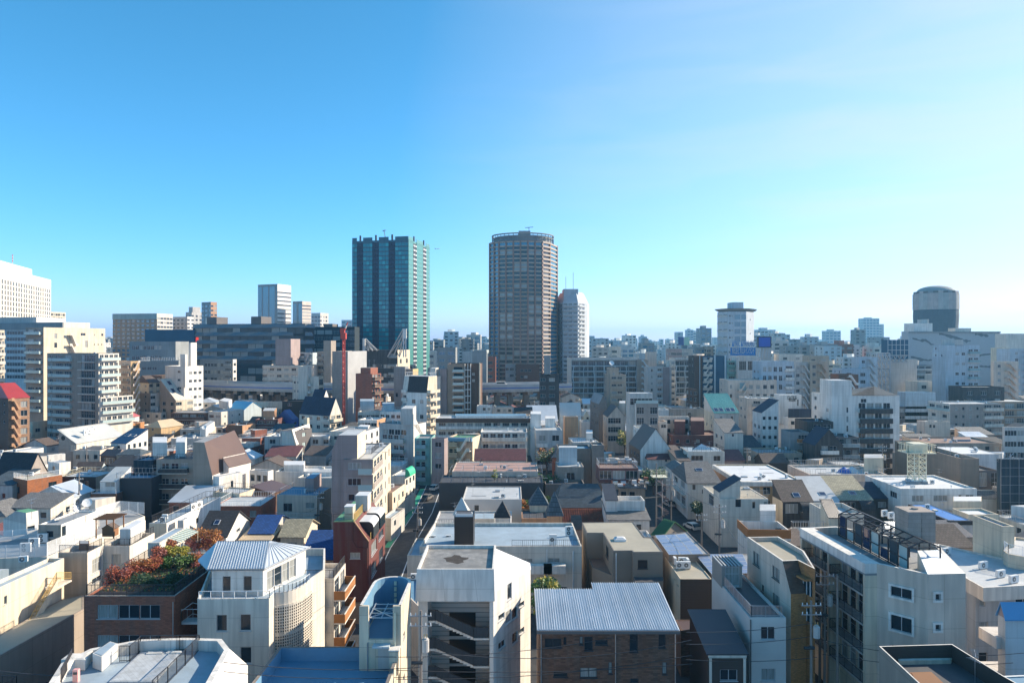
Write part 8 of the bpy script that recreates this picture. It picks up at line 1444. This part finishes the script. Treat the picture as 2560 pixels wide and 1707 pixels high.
nb = B('dark brown block at the right foot of the brown tower', 'browntile2', 'rf_dark').box(10j, 38, 252, 1068, D=430, th=0); nb.g(0, 6, 3, 2, 1.6, 3, pitch=4, skip=.4); nb.end()
b = B('tall blue grey building with equipment topped roof in front of the expressway', 'bluegrey', 'rf_dark').box(8j, 258, 432, 1160, D=308, th=0); b.wall = 'charcoal'; b.g(0, 4, 6, 2.6, 1.6, 1.6, pitch=3.6, gl='office_glass'); b.block('plant_room', [b.fp[0].lerp(b.fp[1], .25), b.fp[0].lerp(b.fp[1], .55), b.fp[3].lerp(b.fp[2], .55), b.fp[3].lerp(b.fp[2], .25)], 9, 'bluegrey', 'rf_dark', px=False); b.end()
b = B('low slate office left of the dark brown block at the brown tower foot', 'bluegrey', 'rf_grey').box(10j, -60, 32, 1070, D=432, th=0); b.g(0, 4, 2, 2.6, 1.8, 2, pitch=4); b.end()
tile(640, 620)
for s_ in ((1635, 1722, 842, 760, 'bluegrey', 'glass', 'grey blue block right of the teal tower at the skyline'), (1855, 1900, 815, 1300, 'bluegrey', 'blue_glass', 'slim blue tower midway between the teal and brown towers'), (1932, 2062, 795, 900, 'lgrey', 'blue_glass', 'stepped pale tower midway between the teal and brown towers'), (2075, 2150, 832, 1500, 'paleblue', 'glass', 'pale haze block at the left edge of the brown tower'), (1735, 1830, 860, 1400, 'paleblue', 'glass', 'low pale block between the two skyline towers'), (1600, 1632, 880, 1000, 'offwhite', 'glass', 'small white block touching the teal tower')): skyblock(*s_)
# ---------------------------------------------------------------- tile A3
tile(1920, 620)
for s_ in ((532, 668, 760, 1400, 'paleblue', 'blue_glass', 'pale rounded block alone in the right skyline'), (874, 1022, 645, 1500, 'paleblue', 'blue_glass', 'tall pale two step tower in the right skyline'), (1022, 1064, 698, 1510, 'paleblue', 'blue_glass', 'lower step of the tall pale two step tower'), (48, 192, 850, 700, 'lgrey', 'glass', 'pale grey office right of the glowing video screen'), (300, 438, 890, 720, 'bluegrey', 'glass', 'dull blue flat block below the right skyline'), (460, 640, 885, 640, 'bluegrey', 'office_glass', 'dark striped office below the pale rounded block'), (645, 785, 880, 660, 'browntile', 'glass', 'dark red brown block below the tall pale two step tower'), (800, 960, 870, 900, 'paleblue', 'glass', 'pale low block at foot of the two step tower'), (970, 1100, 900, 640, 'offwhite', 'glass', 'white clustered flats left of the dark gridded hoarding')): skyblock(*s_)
# round tower with dome, netted lower half
D = 640; c = Vc((pd(1540, 0, D+30).x, D+30, 0)); r = (pd(1732, 0, D).x-pd(1540, 0, D).x)*.95; zt, zm, zb = zat(392, D+15), zat(562, D+15), 0; e = empty('round_tower', c, 'round pinkish tower with domed top and navy netting around its lower half', 'tower'); m = MB(); n = 28
ring = lambda rr, z: [c+Vc((rr*math.cos(2*math.pi*i/n), rr*math.sin(2*math.pi*i/n), z)) for i in range(n)]
A_, B_ = ring(r, zm), ring(r, zt)
for i in range(n): m.face([A_[i], A_[(i+1) % n], B_[(i+1) % n], B_[i]], 'roundpink')
m.face(B_, 'rf_grey'); m.obj('wall', e); k = 0
for fl in range(14):
    z = zm+1+fl*(zt-zm-2)/14; m = MB(); P, Q = ring(r+.4, z), ring(r+.4, z+2.2)
    for i in range(n):
        m.face([P[i], P[(i+1) % n], Q[(i+1) % n], Q[i]], 'roundpink' if i % 4 == 3 else 'bluegrey' if i % 2 else 'dgrey')
    tag(m.obj('window_ring', e)); m = MB(); P, Q = ring(r+1.2, z-.9), ring(r+1.2, z-.1)
    for i in range(n):
        m.face([P[i], P[(i+1) % n], Q[(i+1) % n], Q[i]], 'roundpink' if i % 4 in (1, 2) else 'lgrey')
    m.obj('balcony_ring', e)
m = MB(); pr = [(r*1.03, zm+1), (r*1.05, zm-6), (r*1.0, zm-22), (r*.9, zm-45), (r*.88, 0)]
for (r0, z0), (r1, z1) in zip(pr, pr[1:]):
    P, Q = ring(r0, z0), ring(r1, z1)
    for i in range(n): m.face([Q[i], Q[(i+1) % n], P[(i+1) % n], P[i]], 'netting')
m.face(ring(r*1.06, zm+1), 'netting'); m.obj('netting', e); m = MB(); q = 6
for j in range(q):
    t0, t1 = j/q*1.2, (j+1)/q*1.2; P, Q = ring(r*.88*math.cos(t0), zt+6*math.sin(t0)), ring(r*.88*math.cos(t1), zt+6*math.sin(t1))
    for i in range(n): m.face([P[i], P[(i+1) % n], Q[(i+1) % n], Q[i]], 'bluegrey')
m.face(Q, 'bluegrey'); m.obj('dome', e)
# patterned department store
ds = B('huge pale grey windowless store with dark jagged crack pattern at right', 'crackwall', 'rf_grey').box(1225, 1290, 2128, 765, D=470, th=3); ds.wall = 'crackwall'; a, u, nn, L = ds.edge(0); A3, U3, N3 = a.to_3d(), u.to_3d(), nn.to_3d(); random.seed(3)
for pts in (((1325, 828), (1400, 850), (1450, 845), (1500, 885), (1560, 915), (1630, 925)), ((1570, 785), (1640, 800), (1720, 822), (1800, 850), (1880, 855)), ((1310, 1000), (1400, 1020), (1470, 1032), (1540, 1018), (1630, 1030)), ((1375, 1095), (1440, 1118), (1500, 1135), (1560, 1142)), ((1940, 985), (2020, 975), (2110, 968)), ((1940, 1085), (2020, 1090), (2100, 1085)), ((1900, 790), (1980, 800), (2040, 812))):
    m = MB(); pr = None
    for (x0, y0), (x1, y1) in zip(pts, pts[1:]):
        for j in range(4):
            x, y = x0+(x1-x0)*j/4, y0+(y1-y0)*j/4; uu, zz = ds.uz(0, x, y); w_ = random.uniform(.25, 1.15); cur = (A3+U3*uu+N3*.05+Vc((0, 0, zz+w_)), A3+U3*uu+N3*.05+Vc((0, 0, zz-w_*random.uniform(.6, 1.5))))
            if pr: m.face([pr[1], cur[1], cur[0], pr[0]], 'crack')
            pr = cur
    ds.part('crack_pattern', m)
ds.band(0, ds.z1-1.2, 1.2, 'bluegrey', .8); m = MB(); p, q = pd(1338, 690, 480), pd(1510, 690, 480); m.abox(p.x, q.x, 480, 492, ds.z1-1, p.z, 'white'); m.abox(p.x+12, q.x, 484, 496, p.z, p.z+3, 'lgrey'); ds.part('plant_room', m); m = MB(); p, q = pd(1720, 735, 480), pd(1865, 735, 480); m.abox(p.x, q.x, 480, 488, ds.z1-.5, p.z, 'offwhite'); ds.part('roof_hut', m); ds.end()
b = B('white blue apartment tower with aqua balconies before the crack patterned store', 'paleblue', 'rf_light', sh=3.2).box(10j, 1630, 1942, 890, D=318, th=1); b.wall = 'paletower'; b.g(0, 2, 6, 1.6, 1.4, 3.5, .25, .62, 4.6); b.bal(0, .66, .98, 8, 'skywall', 2, 3.9, 1.4, 1.1, 2, 'offwhite'); b.block('plant_room', [b.fp[0].lerp(b.fp[1], .28), b.fp[0].lerp(b.fp[1], .52), b.fp[3].lerp(b.fp[2], .52), b.fp[3].lerp(b.fp[2], .28)], 3, 'lgrey', 'rf_light', px=False); b.end()
e = B('dark gridded hoarding on a roof left of the crack patterned store', 'bluegrey', 'rf_dark', 'hoarding', 'billboard').box(6j, 1098, 1288, 842, D=350, th=0, z0=30); e.par = .1; e.wall = 'navyblue'; m = MB()
for k in range(6): x = e.fp[0].x+(e.fp[1].x-e.fp[0].x)*k/5; m.box((x, e.fp[0].y-.1, e.z0), (.3, 0, 0), (0, .09, 0), (0, 0, e.z1-e.z0), 'steel')
for k in range(4): m.box((e.fp[0].x, e.fp[0].y-.15, e.z0+(e.z1-e.z0)*k/4), (e.fp[1].x-e.fp[0].x, 0, 0), (0, .04, 0), (0, 0, .3), 'steel')
e.part('grid_frame', m); e.end()
b = B('blue glass and metal building behind a tall steel lattice frame', 'bluegrey', 'rf_grey').box(10j, 1120, 1366, 1020, D=345, th=0); a, u, nn, L = b.edge(0); b.g(0, 2, 1, 8, 48, 6, .0, .42, gl='blue_glass'); b.g(0, 1, 1, 4, 46, 4, .78, .95, gl='dark_glass'); b.wall = 'lgrey'; b.end()
e = empty('lattice_frame', (pd(1000, 0, 335).x, 335, 0), 'tall rusty steel lattice frame standing left of the blue glass and metal building', 'steel frame'); m = MB(); x0, x1 = pd(1000, 0, 335).x, pd(1118, 0, 335).x; zt = zat(965, 335); n = 9
for i in range(4):
    x = x0+(x1-x0)*i/3
    for y in (335, 341): m.tube((x, y, 0), (x, y, zt), .35, 'steel', 4)
for k in range(n):
    z0, z1 = zt*k/n, zt*(k+1)/n
    for i in range(3):
        xa, xb = x0+(x1-x0)*i/3, x0+(x1-x0)*(i+1)/3; m.tube((xa, 335, z0), (xb, 335, z1), .22, 'steel', 3); m.tube((xb, 335, z0), (xa, 335, z1), .22, 'pinkish', 3); m.tube((xa, 335, z1), (xb, 335, z1), .28, 'steel', 3)
m.obj('frame', e); m = MB(); xa, xb = pd(1110, 0, 340).x, pd(1275, 0, 340).x; za, zb = zat(1050, 340), zat(985, 340)
for k in range(4): p, q = xa+(xb-xa)*k/4, xa+(xb-xa)*(k+1)/4; m.tube((p, 340, za), (q, 340, zb), .3, 'steel', 3); m.tube((q, 340, za), (p, 340, zb), .3, 'steel', 3)
m.tube((xa, 340, za), (xb, 340, za), .35, 'steel', 4); m.tube((xa, 340, zb), (xb, 340, zb), .35, 'steel', 4); m.obj('truss', e)
for lab, L_, C_, R_, y, D, w_, kind in (('white stair flats behind the black banded tower', 8j, 840, 1000, 1000, 330, 'paletower', 's'), ('pale blue office with square windows left of the tall lattice frame', 10j, 680, 935, 1110, 322, 'paletower', 'g'), ('white flats with square windows and small balconies below the video screen', 10j, -70, 240, 1040, 300, 'paletower', 'b'), ('glass and slant balcony flats right of the small balcony flats', 8j, 242, 388, 1050, 302, 'lgrey', 's'), ('beige flats with lit zigzag stair in the right middle distance', 8j, 388, 548, 1040, 300, 'beige', 's'), ('white low block with dark square windows before the crack patterned store', 10j, 1370, 1620, 1225, 330, 'offwhite', 'g'), ('dark glazed low building with white lattice shaft at right', 10j, 1790, 2170, 1275, 300, 'charcoal', 'g'), ('pinkish flats with grey zigzag stair near right edge', 2j, 2072, 2300, 1040, 330, 'pinkish', 's'), ('tall pale slab with zigzag balconies near right edge', 10j, 2225, 2480, 925, 352, 'paletower', 's'), ('white sign topped block at right skyline edge', 10j, 2190, 2420, 785, 420, 'offwhite', '0'), ('cream block with two windows beside the sign topped block', 8j, 2138, 2232, 915, 372, 'cream', 'g'), ('blue canopy shed before the lattice frame', 6j, 1260, 1540, 1325, 290, 'paleblue', '0'), ('dark brown stair block beside the white blank shaft', 8j, 650, 830, 1160, 300, 'browntile2', 's'), ('pale top floor plant boxes in the right middle distance', 8j, 100, 330, 975, 420, 'offwhite', 'g'), ('cream stepped top block in the right middle distance', 8j, 370, 560, 990, 400, 'beige', 'g')):
    b = B(lab, w_, 'rf_light').box(L_, C_, R_, y, D=D, th=0); n = max(2, int(b.edge(0)[3]/6)); rows = min(7, int(b.z1/3.4))
    if kind == 's': b.stair(0, .42, .96, rows, w_ if w_ != 'browntile2' else 'white', 1.2, 3.4, 1.5, n % 2 == 0); b.g(0, 1, rows, 1.5, 1.5, 1.6, .05, .4, 3.4)
    elif kind == 'b': b.bal(0, .72, .98, rows, 'white', 2, 3.9, 1.1, 1, 1); b.g(0, 4, rows, 1.5, 2.2, 2.4, .05, .68, 3.9)
    elif kind == 'g': b.g(0, n, rows, 2.4, 1.7, 1.8, pitch=3.4)
    b.end()
# ================================================================ the rest of the city between and behind
random.seed(21)
CEN = [(sum(p.x for p in f)/len(f), sum(p.y for p in f)/len(f), max((p-f[0]).length for p in f)*.62) for f, z in OCC]
def free(x, y, r): return all((x-a)**2+(y-b)**2 > (r+c*.8)**2 for a, b, c in CEN)
tile(0, 0, 1)
COLS = [('offwhite', 'off white'), ('lgrey', 'light grey'), ('paleblue', 'pale blue'), ('pinkish', 'pinkish'), ('beige', 'beige'), ('bluegrey', 'slate grey'), ('white', 'white'), ('browntile', 'brown'), ('cream', 'cream')]
SINK = MB()
for D, st, zl, zh in ((450, 62, 12, 26), (510, 58, 14, 30), (590, 52, 16, 34), (680, 46, 18, 38), (790, 42, 20, 42), (930, 38, 22, 46), (1100, 34, 22, 42), (1350, 30, 22, 43), (1700, 26, 22, 44), (2200, 22, 22, 46), (2900, 20, 22, 48)):
    x = -300+random.uniform(0, 30)
    while x < 2860:
        w = st*random.uniform(.55, 1.0); Dj = D*random.uniform(.95, 1.05); wm = w/F*Dj; cx = (x+w/2-CX)/F*Dj
        if free(cx, Dj+wm*.4, wm*.45):
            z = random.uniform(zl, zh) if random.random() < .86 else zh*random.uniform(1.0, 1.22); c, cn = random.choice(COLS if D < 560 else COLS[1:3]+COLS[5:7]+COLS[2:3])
            b = B('far block', c, random.choice(['rf_light', 'rf_grey', 'rf_white']))
            b.box(complex(0, wm*random.uniform(.6, 1.1)), x, x+w, CY+(H-z)*F/Dj, D=Dj, th=random.uniform(-12, 12)); ph = 3.3 if D < 900 else 4.6 if D < 1500 else 7
            L = b.edge(0)[3]; cols = max(2, int(L/(4.2 if D < 900 else 6)))
            if D < 520 and random.random() < .6: b.bal(0, .05, .95, min(6, int(z/ph)), random.choice(['offwhite', 'lgrey', c]), 1, 3.3, 1, 1, max(2, int(L/4)))
            elif D < 2500: b.g(0, cols, min(8, int(z/ph)), 2.4 if D < 900 else 3.6, 1.6 if D < 900 else 2.4, 1.5, pitch=ph, skip=.12); b.g(3 if x > 1280 else 1, 2, min(5, int(z/ph)), 2, 1.6, 1.5, pitch=ph)
            if random.random() < .6: P = b.fp; b.block('plant_room', [P[0].lerp(P[2], .25), P[1].lerp(P[3], .45), P[2].lerp(P[0], .25), P[3].lerp(P[1], .25)], random.uniform(2, 4), c, 'rf_grey', px=False)
            b.end()
        x += st*random.uniform(.9, 1.35)
tag(SINK.obj('city_blocks', loc=(0, 450, 0)), 'countless pale blocks of the far city filling the horizon', 'city blocks', kind='stuff'); SINK = MB()
STP = [(p.x, p.y) for p in ST]
def on_street(x, y):
    for (x0, y0), (x1, y1) in zip(STP, STP[1:]):
        if min(y0, y1)-8 < y < max(y0, y1)+8 and abs(x-(x0+(x1-x0)*(y-y0)/((y1-y0) or 1))) < 9: return True
    xs = 29+(y-90)*.24                              # the right hand street
    return 85 < y < 205 and abs(x-xs) < 6.5
for D in range(64, 430, 12):
    x = -330
    while x < 2900:
        wm = random.uniform(6, 9.5); w = wm*F/D; cx = (x+w/2-CX)/F*D; Dj = D+random.uniform(-3, 3)
        if free(cx, Dj+wm*.4, wm*.52) and not on_street(cx, Dj+3) and (D > 111 or x+w < -30 or x > 2590):
            z = random.uniform(4.6, 7.4) if D < 300 else random.uniform(7, 12); c, cn = random.choice(COLS); kind = random.choice(['gable', 'hip', 'flat', 'flat', 'flat', 'flat', 'flat', 'shed']); rf, rn = random.choice([('sh_grey', 'grey'), ('sh_black', 'black'), ('sh_slate', 'slate'), ('sh_brown', 'brown'), ('sm_silver', 'silver'), ('sh_maroon', 'maroon')])
            b = B('infill', c, 'rf_light' if kind == 'flat' else rf).box(complex(0, wm*random.uniform(.7, 1)), x, x+w, CY+(H-z)*F/Dj, D=Dj, th=random.uniform(-6, 6))
            if kind != 'flat': b.pitched(kind, random.choice([0, 3]) if kind != 'shed' else 0, random.uniform(1.2, 2.4), .25, rf)
            b.g(0, 3, 2, 1.3, 1.2, .9, skip=.25); b.g(3 if cx > 0 else 1, 2, 2, 1.2, 1.2, .9, skip=.3)
            if kind == 'flat' and D < 260:
                b.prail(1.0, random.choice(['rail_white', 'rail_silver', 'rail_black']), None, .5); b.par = .1
                if random.random() < .6: P = b.fp; b.block('stair_hut', [P[0].lerp(P[2], .45), P[1].lerp(P[3], .45), P[2].lerp(P[0], .1), P[3].lerp(P[1], .2)], 2.3, c, 'rf_light', px=False)
            b.end(); CEN.append((cx, Dj+wm*.4, wm*.6))
        x += w*random.uniform(1.0, 1.5)
tag(SINK.obj('infill_houses', loc=(0, 110, 0)), 'small half hidden houses filling gaps between the nearer buildings', 'houses', kind='stuff'); SINK = None
# ================================================================ poles, wires, roof furniture
def pole(p, h, label, arms=2, trans=True, yaw=0):
    e = empty('utility_pole', p, label, 'utility pole'); p = Vc(p); m = MB(); m.tube(p, p+Vc((0, 0, h)), .17, 'pole', 8, .11); m.obj('post', e); U = Vc((math.cos(R(yaw)), math.sin(R(yaw)), 0))
    for k in range(arms):
        z = h-.5-k*.9; m = MB(); m.box(p+Vc((0, 0, z))-U*1.0+Vc((0, -.15, 0)), U*2.0, (0, .08, 0), (0, 0, .09), 'steel')
        for q in (-.9, -.45, .45, .9): m.tube(p+U*q+Vc((0, -.1, z+.09)), p+U*q+Vc((0, -.1, z+.32)), .05, 'pale_metal', 6)
        m.obj('crossarm', e)
    if trans:
        m = MB(); q = p+U*.45+Vc((0, -.2, h-3.6)); m.cyl(q.x, q.y, q.z, q.z+1.1, .32, 'lgrey', 12); m.cyl(q.x, q.y, q.z+1.1, q.z+1.25, .2, 'lgrey', 10)
        for s_ in (-.12, .12): m.tube(q+Vc((s_, 0, 1.2)), q+Vc((s_, 0, 1.55)), .04, 'brass', 5)
        m.obj('transformer', e); m = MB(); q = p-U*.3+Vc((0, -.25, h-4.6)); m.tube(q-U*.5, q+U*.5, .16, 'dpaint', 8)
        for k in range(5): a = random.uniform(0, 6.3); m.tube(q, q+Vc((math.cos(a)*.7, math.sin(a)*.3, random.uniform(-.6, .6))), .02, 'wire', 3)
        m.obj('cable_splice', e)
    return e
def wire(p, q, sag, label, r=.03, n=14):
    p, q = Vc(p), Vc(q); m = MB(); pr = p
    for i in range(1, n+1):
        t = i/n; c = p.lerp(q, t)-Vc((0, 0, sag*4*t*(1-t))); m.tube(pr, c, r, 'wire', 4); pr = c
    o = m.obj('power_line', loc=p); tag(o, label, 'power line'); return o
tile(640, 1280)
def ppole(x, ytop, D, label, **k): c = pd(x, ytop, D); return pole((c.x, D, 0), c.z, label, **k)
ppole(1513, 900, 61.5, 'utility pole with grey transformer in front of the open stairwell building')
tile(1920, 1280); ppole(520, 545, 74, 'tall dark utility pole before the long balconies of the big cream block'); ppole(396, 810, 68, 'shorter utility pole tangled in cables beside the gold tiled end wall'); ppole(475, 760, 78, 'slim utility pole behind the other two by the big cream block', trans=False); ppole(636, 570, 72, 'thin steel pipe pole rising against the lower balconies of the big cream block', arms=0, trans=False)
tile(640, 960); ppole(580, 978, 131, 'utility pole with twin transformers before the pinkish blue terrace house'); ppole(1483, 1115, 128, 'utility pole at the left kerb of the central street'); ppole(1715, 680, 190, 'slim lamp like pole at the far end of the central street', trans=False)
tile(1280, 960); ppole(1905, 1100, 106, 'utility pole with transformer before the cream shed tower house'); ppole(1460, 865, 143, 'utility pole beside the pale house with arched side window'); ppole(1325, 725, 138, 'thin red white striped mast by the dull brick red house', arms=0, trans=False); ppole(1740, 1180, 122, 'dim utility pole in the right hand street', trans=False); ppole(2160, 580, 190, 'utility pole before the wide dark slate hip roof')
tile(1920, 960); ppole(1050, 560, 168, 'utility pole thick with cables before the black banded tower')
tile(0, 960); ppole(725, 815, 149, 'utility pole standing against the black clad house'); ppole(795, 565, 185, 'utility pole before the pale pink rounded house', trans=False)
tile(0, 1280)
for x0, y0, D0, x1, y1, D1, sag, lab in ((3450, 1325, 61.5, 6200, 1020, 70, 1.0, 'highest cable from the stairwell pole past the dark brick building to the gold tiled wall'), (3450, 1440, 61.5, 6350, 1390, 68, .5, 'thick cable drooping across the dark brick front'), (3450, 1525, 61.5, 6350, 1310, 68, .8, 'cable crossing the lower dark brick front'), (3880, 1270, 61.5, 6350, 1170, 68, 1.2, 'pale cable looping from the stairwell pole towards the right poles'), (2050, 1375, 55, 3870, 1420, 61.5, .4, 'cable between the glass block building and the stairwell pole'), (2050, 1460, 55, 3870, 1500, 61.5, .4, 'lower cable between the glass block building and the stairwell pole'), (7550, 1170, 68, 9400, 1290, 60, .8, 'cable from the right poles towards the dark brown terrace'), (7550, 1300, 68, 9300, 1380, 62, .6, 'lower cable from the right poles towards the dark brown terrace'), (6300, 1100, 66, 7500, 1010, 70, .3, 'short cable in front of the white siding wall'), (6300, 1210, 66, 7500, 1130, 70, .3, 'middle cable in front of the white siding wall'), (6300, 1350, 66, 7500, 1330, 70, .3, 'low cable in front of the white siding wall'), (-100, 1440, 56, 900, 1500, 58, .2, 'dark cable low over the shaded yard at bottom left')): wire(pd(x0, y0, D0), pd(x1, y1, D1), sag, lab)
tile(640, 960)
for x0, y0, D0, x1, y1, D1, sag, lab in ((620, 1130, 131, 960, 1215, 112, .4, 'upper cable from the twin transformer pole to the dark red building'), (620, 1175, 131, 960, 1260, 110, .4, 'lower cable from the twin transformer pole to the dark red building'), (400, 1180, 133, 570, 1130, 131, .3, 'cable leading left from the twin transformer pole'), (1490, 1140, 128, 1720, 690, 190, 1.5, 'cable running along the central street'), (1490, 1180, 128, 1420, 1560, 80, 1.2, 'cable dropping along the near central street')): wire(pd(x0, y0, D0), pd(x1, y1, D1), sag, lab, .03)
tile(1280, 960)
for x0, y0, D0, x1, y1, D1, sag, lab in ((1905, 1130, 106, 1465, 890, 143, .8, 'cable from the cream house pole back to the arched window house pole'), (1905, 1150, 106, 2130, 1500, 84, .8, 'cable falling right from the cream house pole'), (1905, 1230, 106, 1740, 1200, 122, .4, 'short cable between the two poles of the right hand street')): wire(pd(x0, y0, D0), pd(x1, y1, D1), sag, lab, .03)
def car(p, yaw, m_, label):
    e = empty('parked_car', p, label, 'car'); c, sn = math.cos(R(yaw)), math.sin(R(yaw)); U, V, W_ = Vc((c, sn, 0)), Vc((-sn, c, 0)), Vc((0, 0, 1)); p = Vc(p); prof = [(-2, .35), (2, .35), (2.05, .8), (1.1, .95), (.5, 1.45), (-1.3, 1.48), (-2, .95)]; m = MB()
    A_, B_ = [[p+U*x+V*s_+W_*z for x, z in prof] for s_ in (-.82, .82)]; m.face(A_, m_); m.face(list(reversed(B_)), m_)
    for i in range(7): m.face([A_[(i+1) % 7], A_[i], B_[i], B_[(i+1) % 7]], 'dark_glass' if i in (3, 5) else m_)
    m.obj('body', e)
    for s_ in (-.825, .825): m = MB(); m.face([p+U*x+V*s_*1.004+W_*z for x, z in ((-1.5, .98), (.85, .98), (.42, 1.38), (-1.25, 1.4))], 'dark_glass'); m.obj('side_window', e)
    for x in (-1.25, 1.3):
        for s_ in (-.74, .74): m = MB(); q = p+U*x+V*s_+W_*.32; m.tube(q-V*.1, q+V*.1, .32, 'black', 12); m.obj('wheel', e)
tile(1280, 960); car(pz(1440, 1120, .01), 100, 'lgrey', 'silver car parked in the right hand street by the spiral stair'); car(pz(1650, 1330, .01), 110, 'white', 'white car in the right hand street shade'); tile(640, 960); car(pz(1640, 970, .02), 75, 'white', 'small white car far up the central street'); car(pz(1575, 1060, .02), 75, 'dgrey', 'dark car driving down the central street')
# ================================================================ air
m_ = bpy.data.materials.new('haze_air'); m_.use_nodes = True; n_ = m_.node_tree; n_.nodes.clear()
v_ = n_.nodes.new('ShaderNodeVolumePrincipled'); o_ = n_.nodes.new('ShaderNodeOutputMaterial'); n_.links.new(v_.outputs[0], o_.inputs['Volume'])
v_.inputs['Color'].default_value = (.28, .66, 1.0, 1); v_.inputs['Density'].default_value = .00014; v_.inputs['Anisotropy'].default_value = .3
g = MB(); g.abox(-5200, 5200, -160, 6200, -1, 150, 'frame'); h_ = g.obj('haze', loc=(0, 100, -1)); h_.data.materials.clear(); h_.data.materials.append(m_); tag(h_, kind='stuff')
for _o in bpy.data.objects:
    if '_w' in _o: del _o['_w']
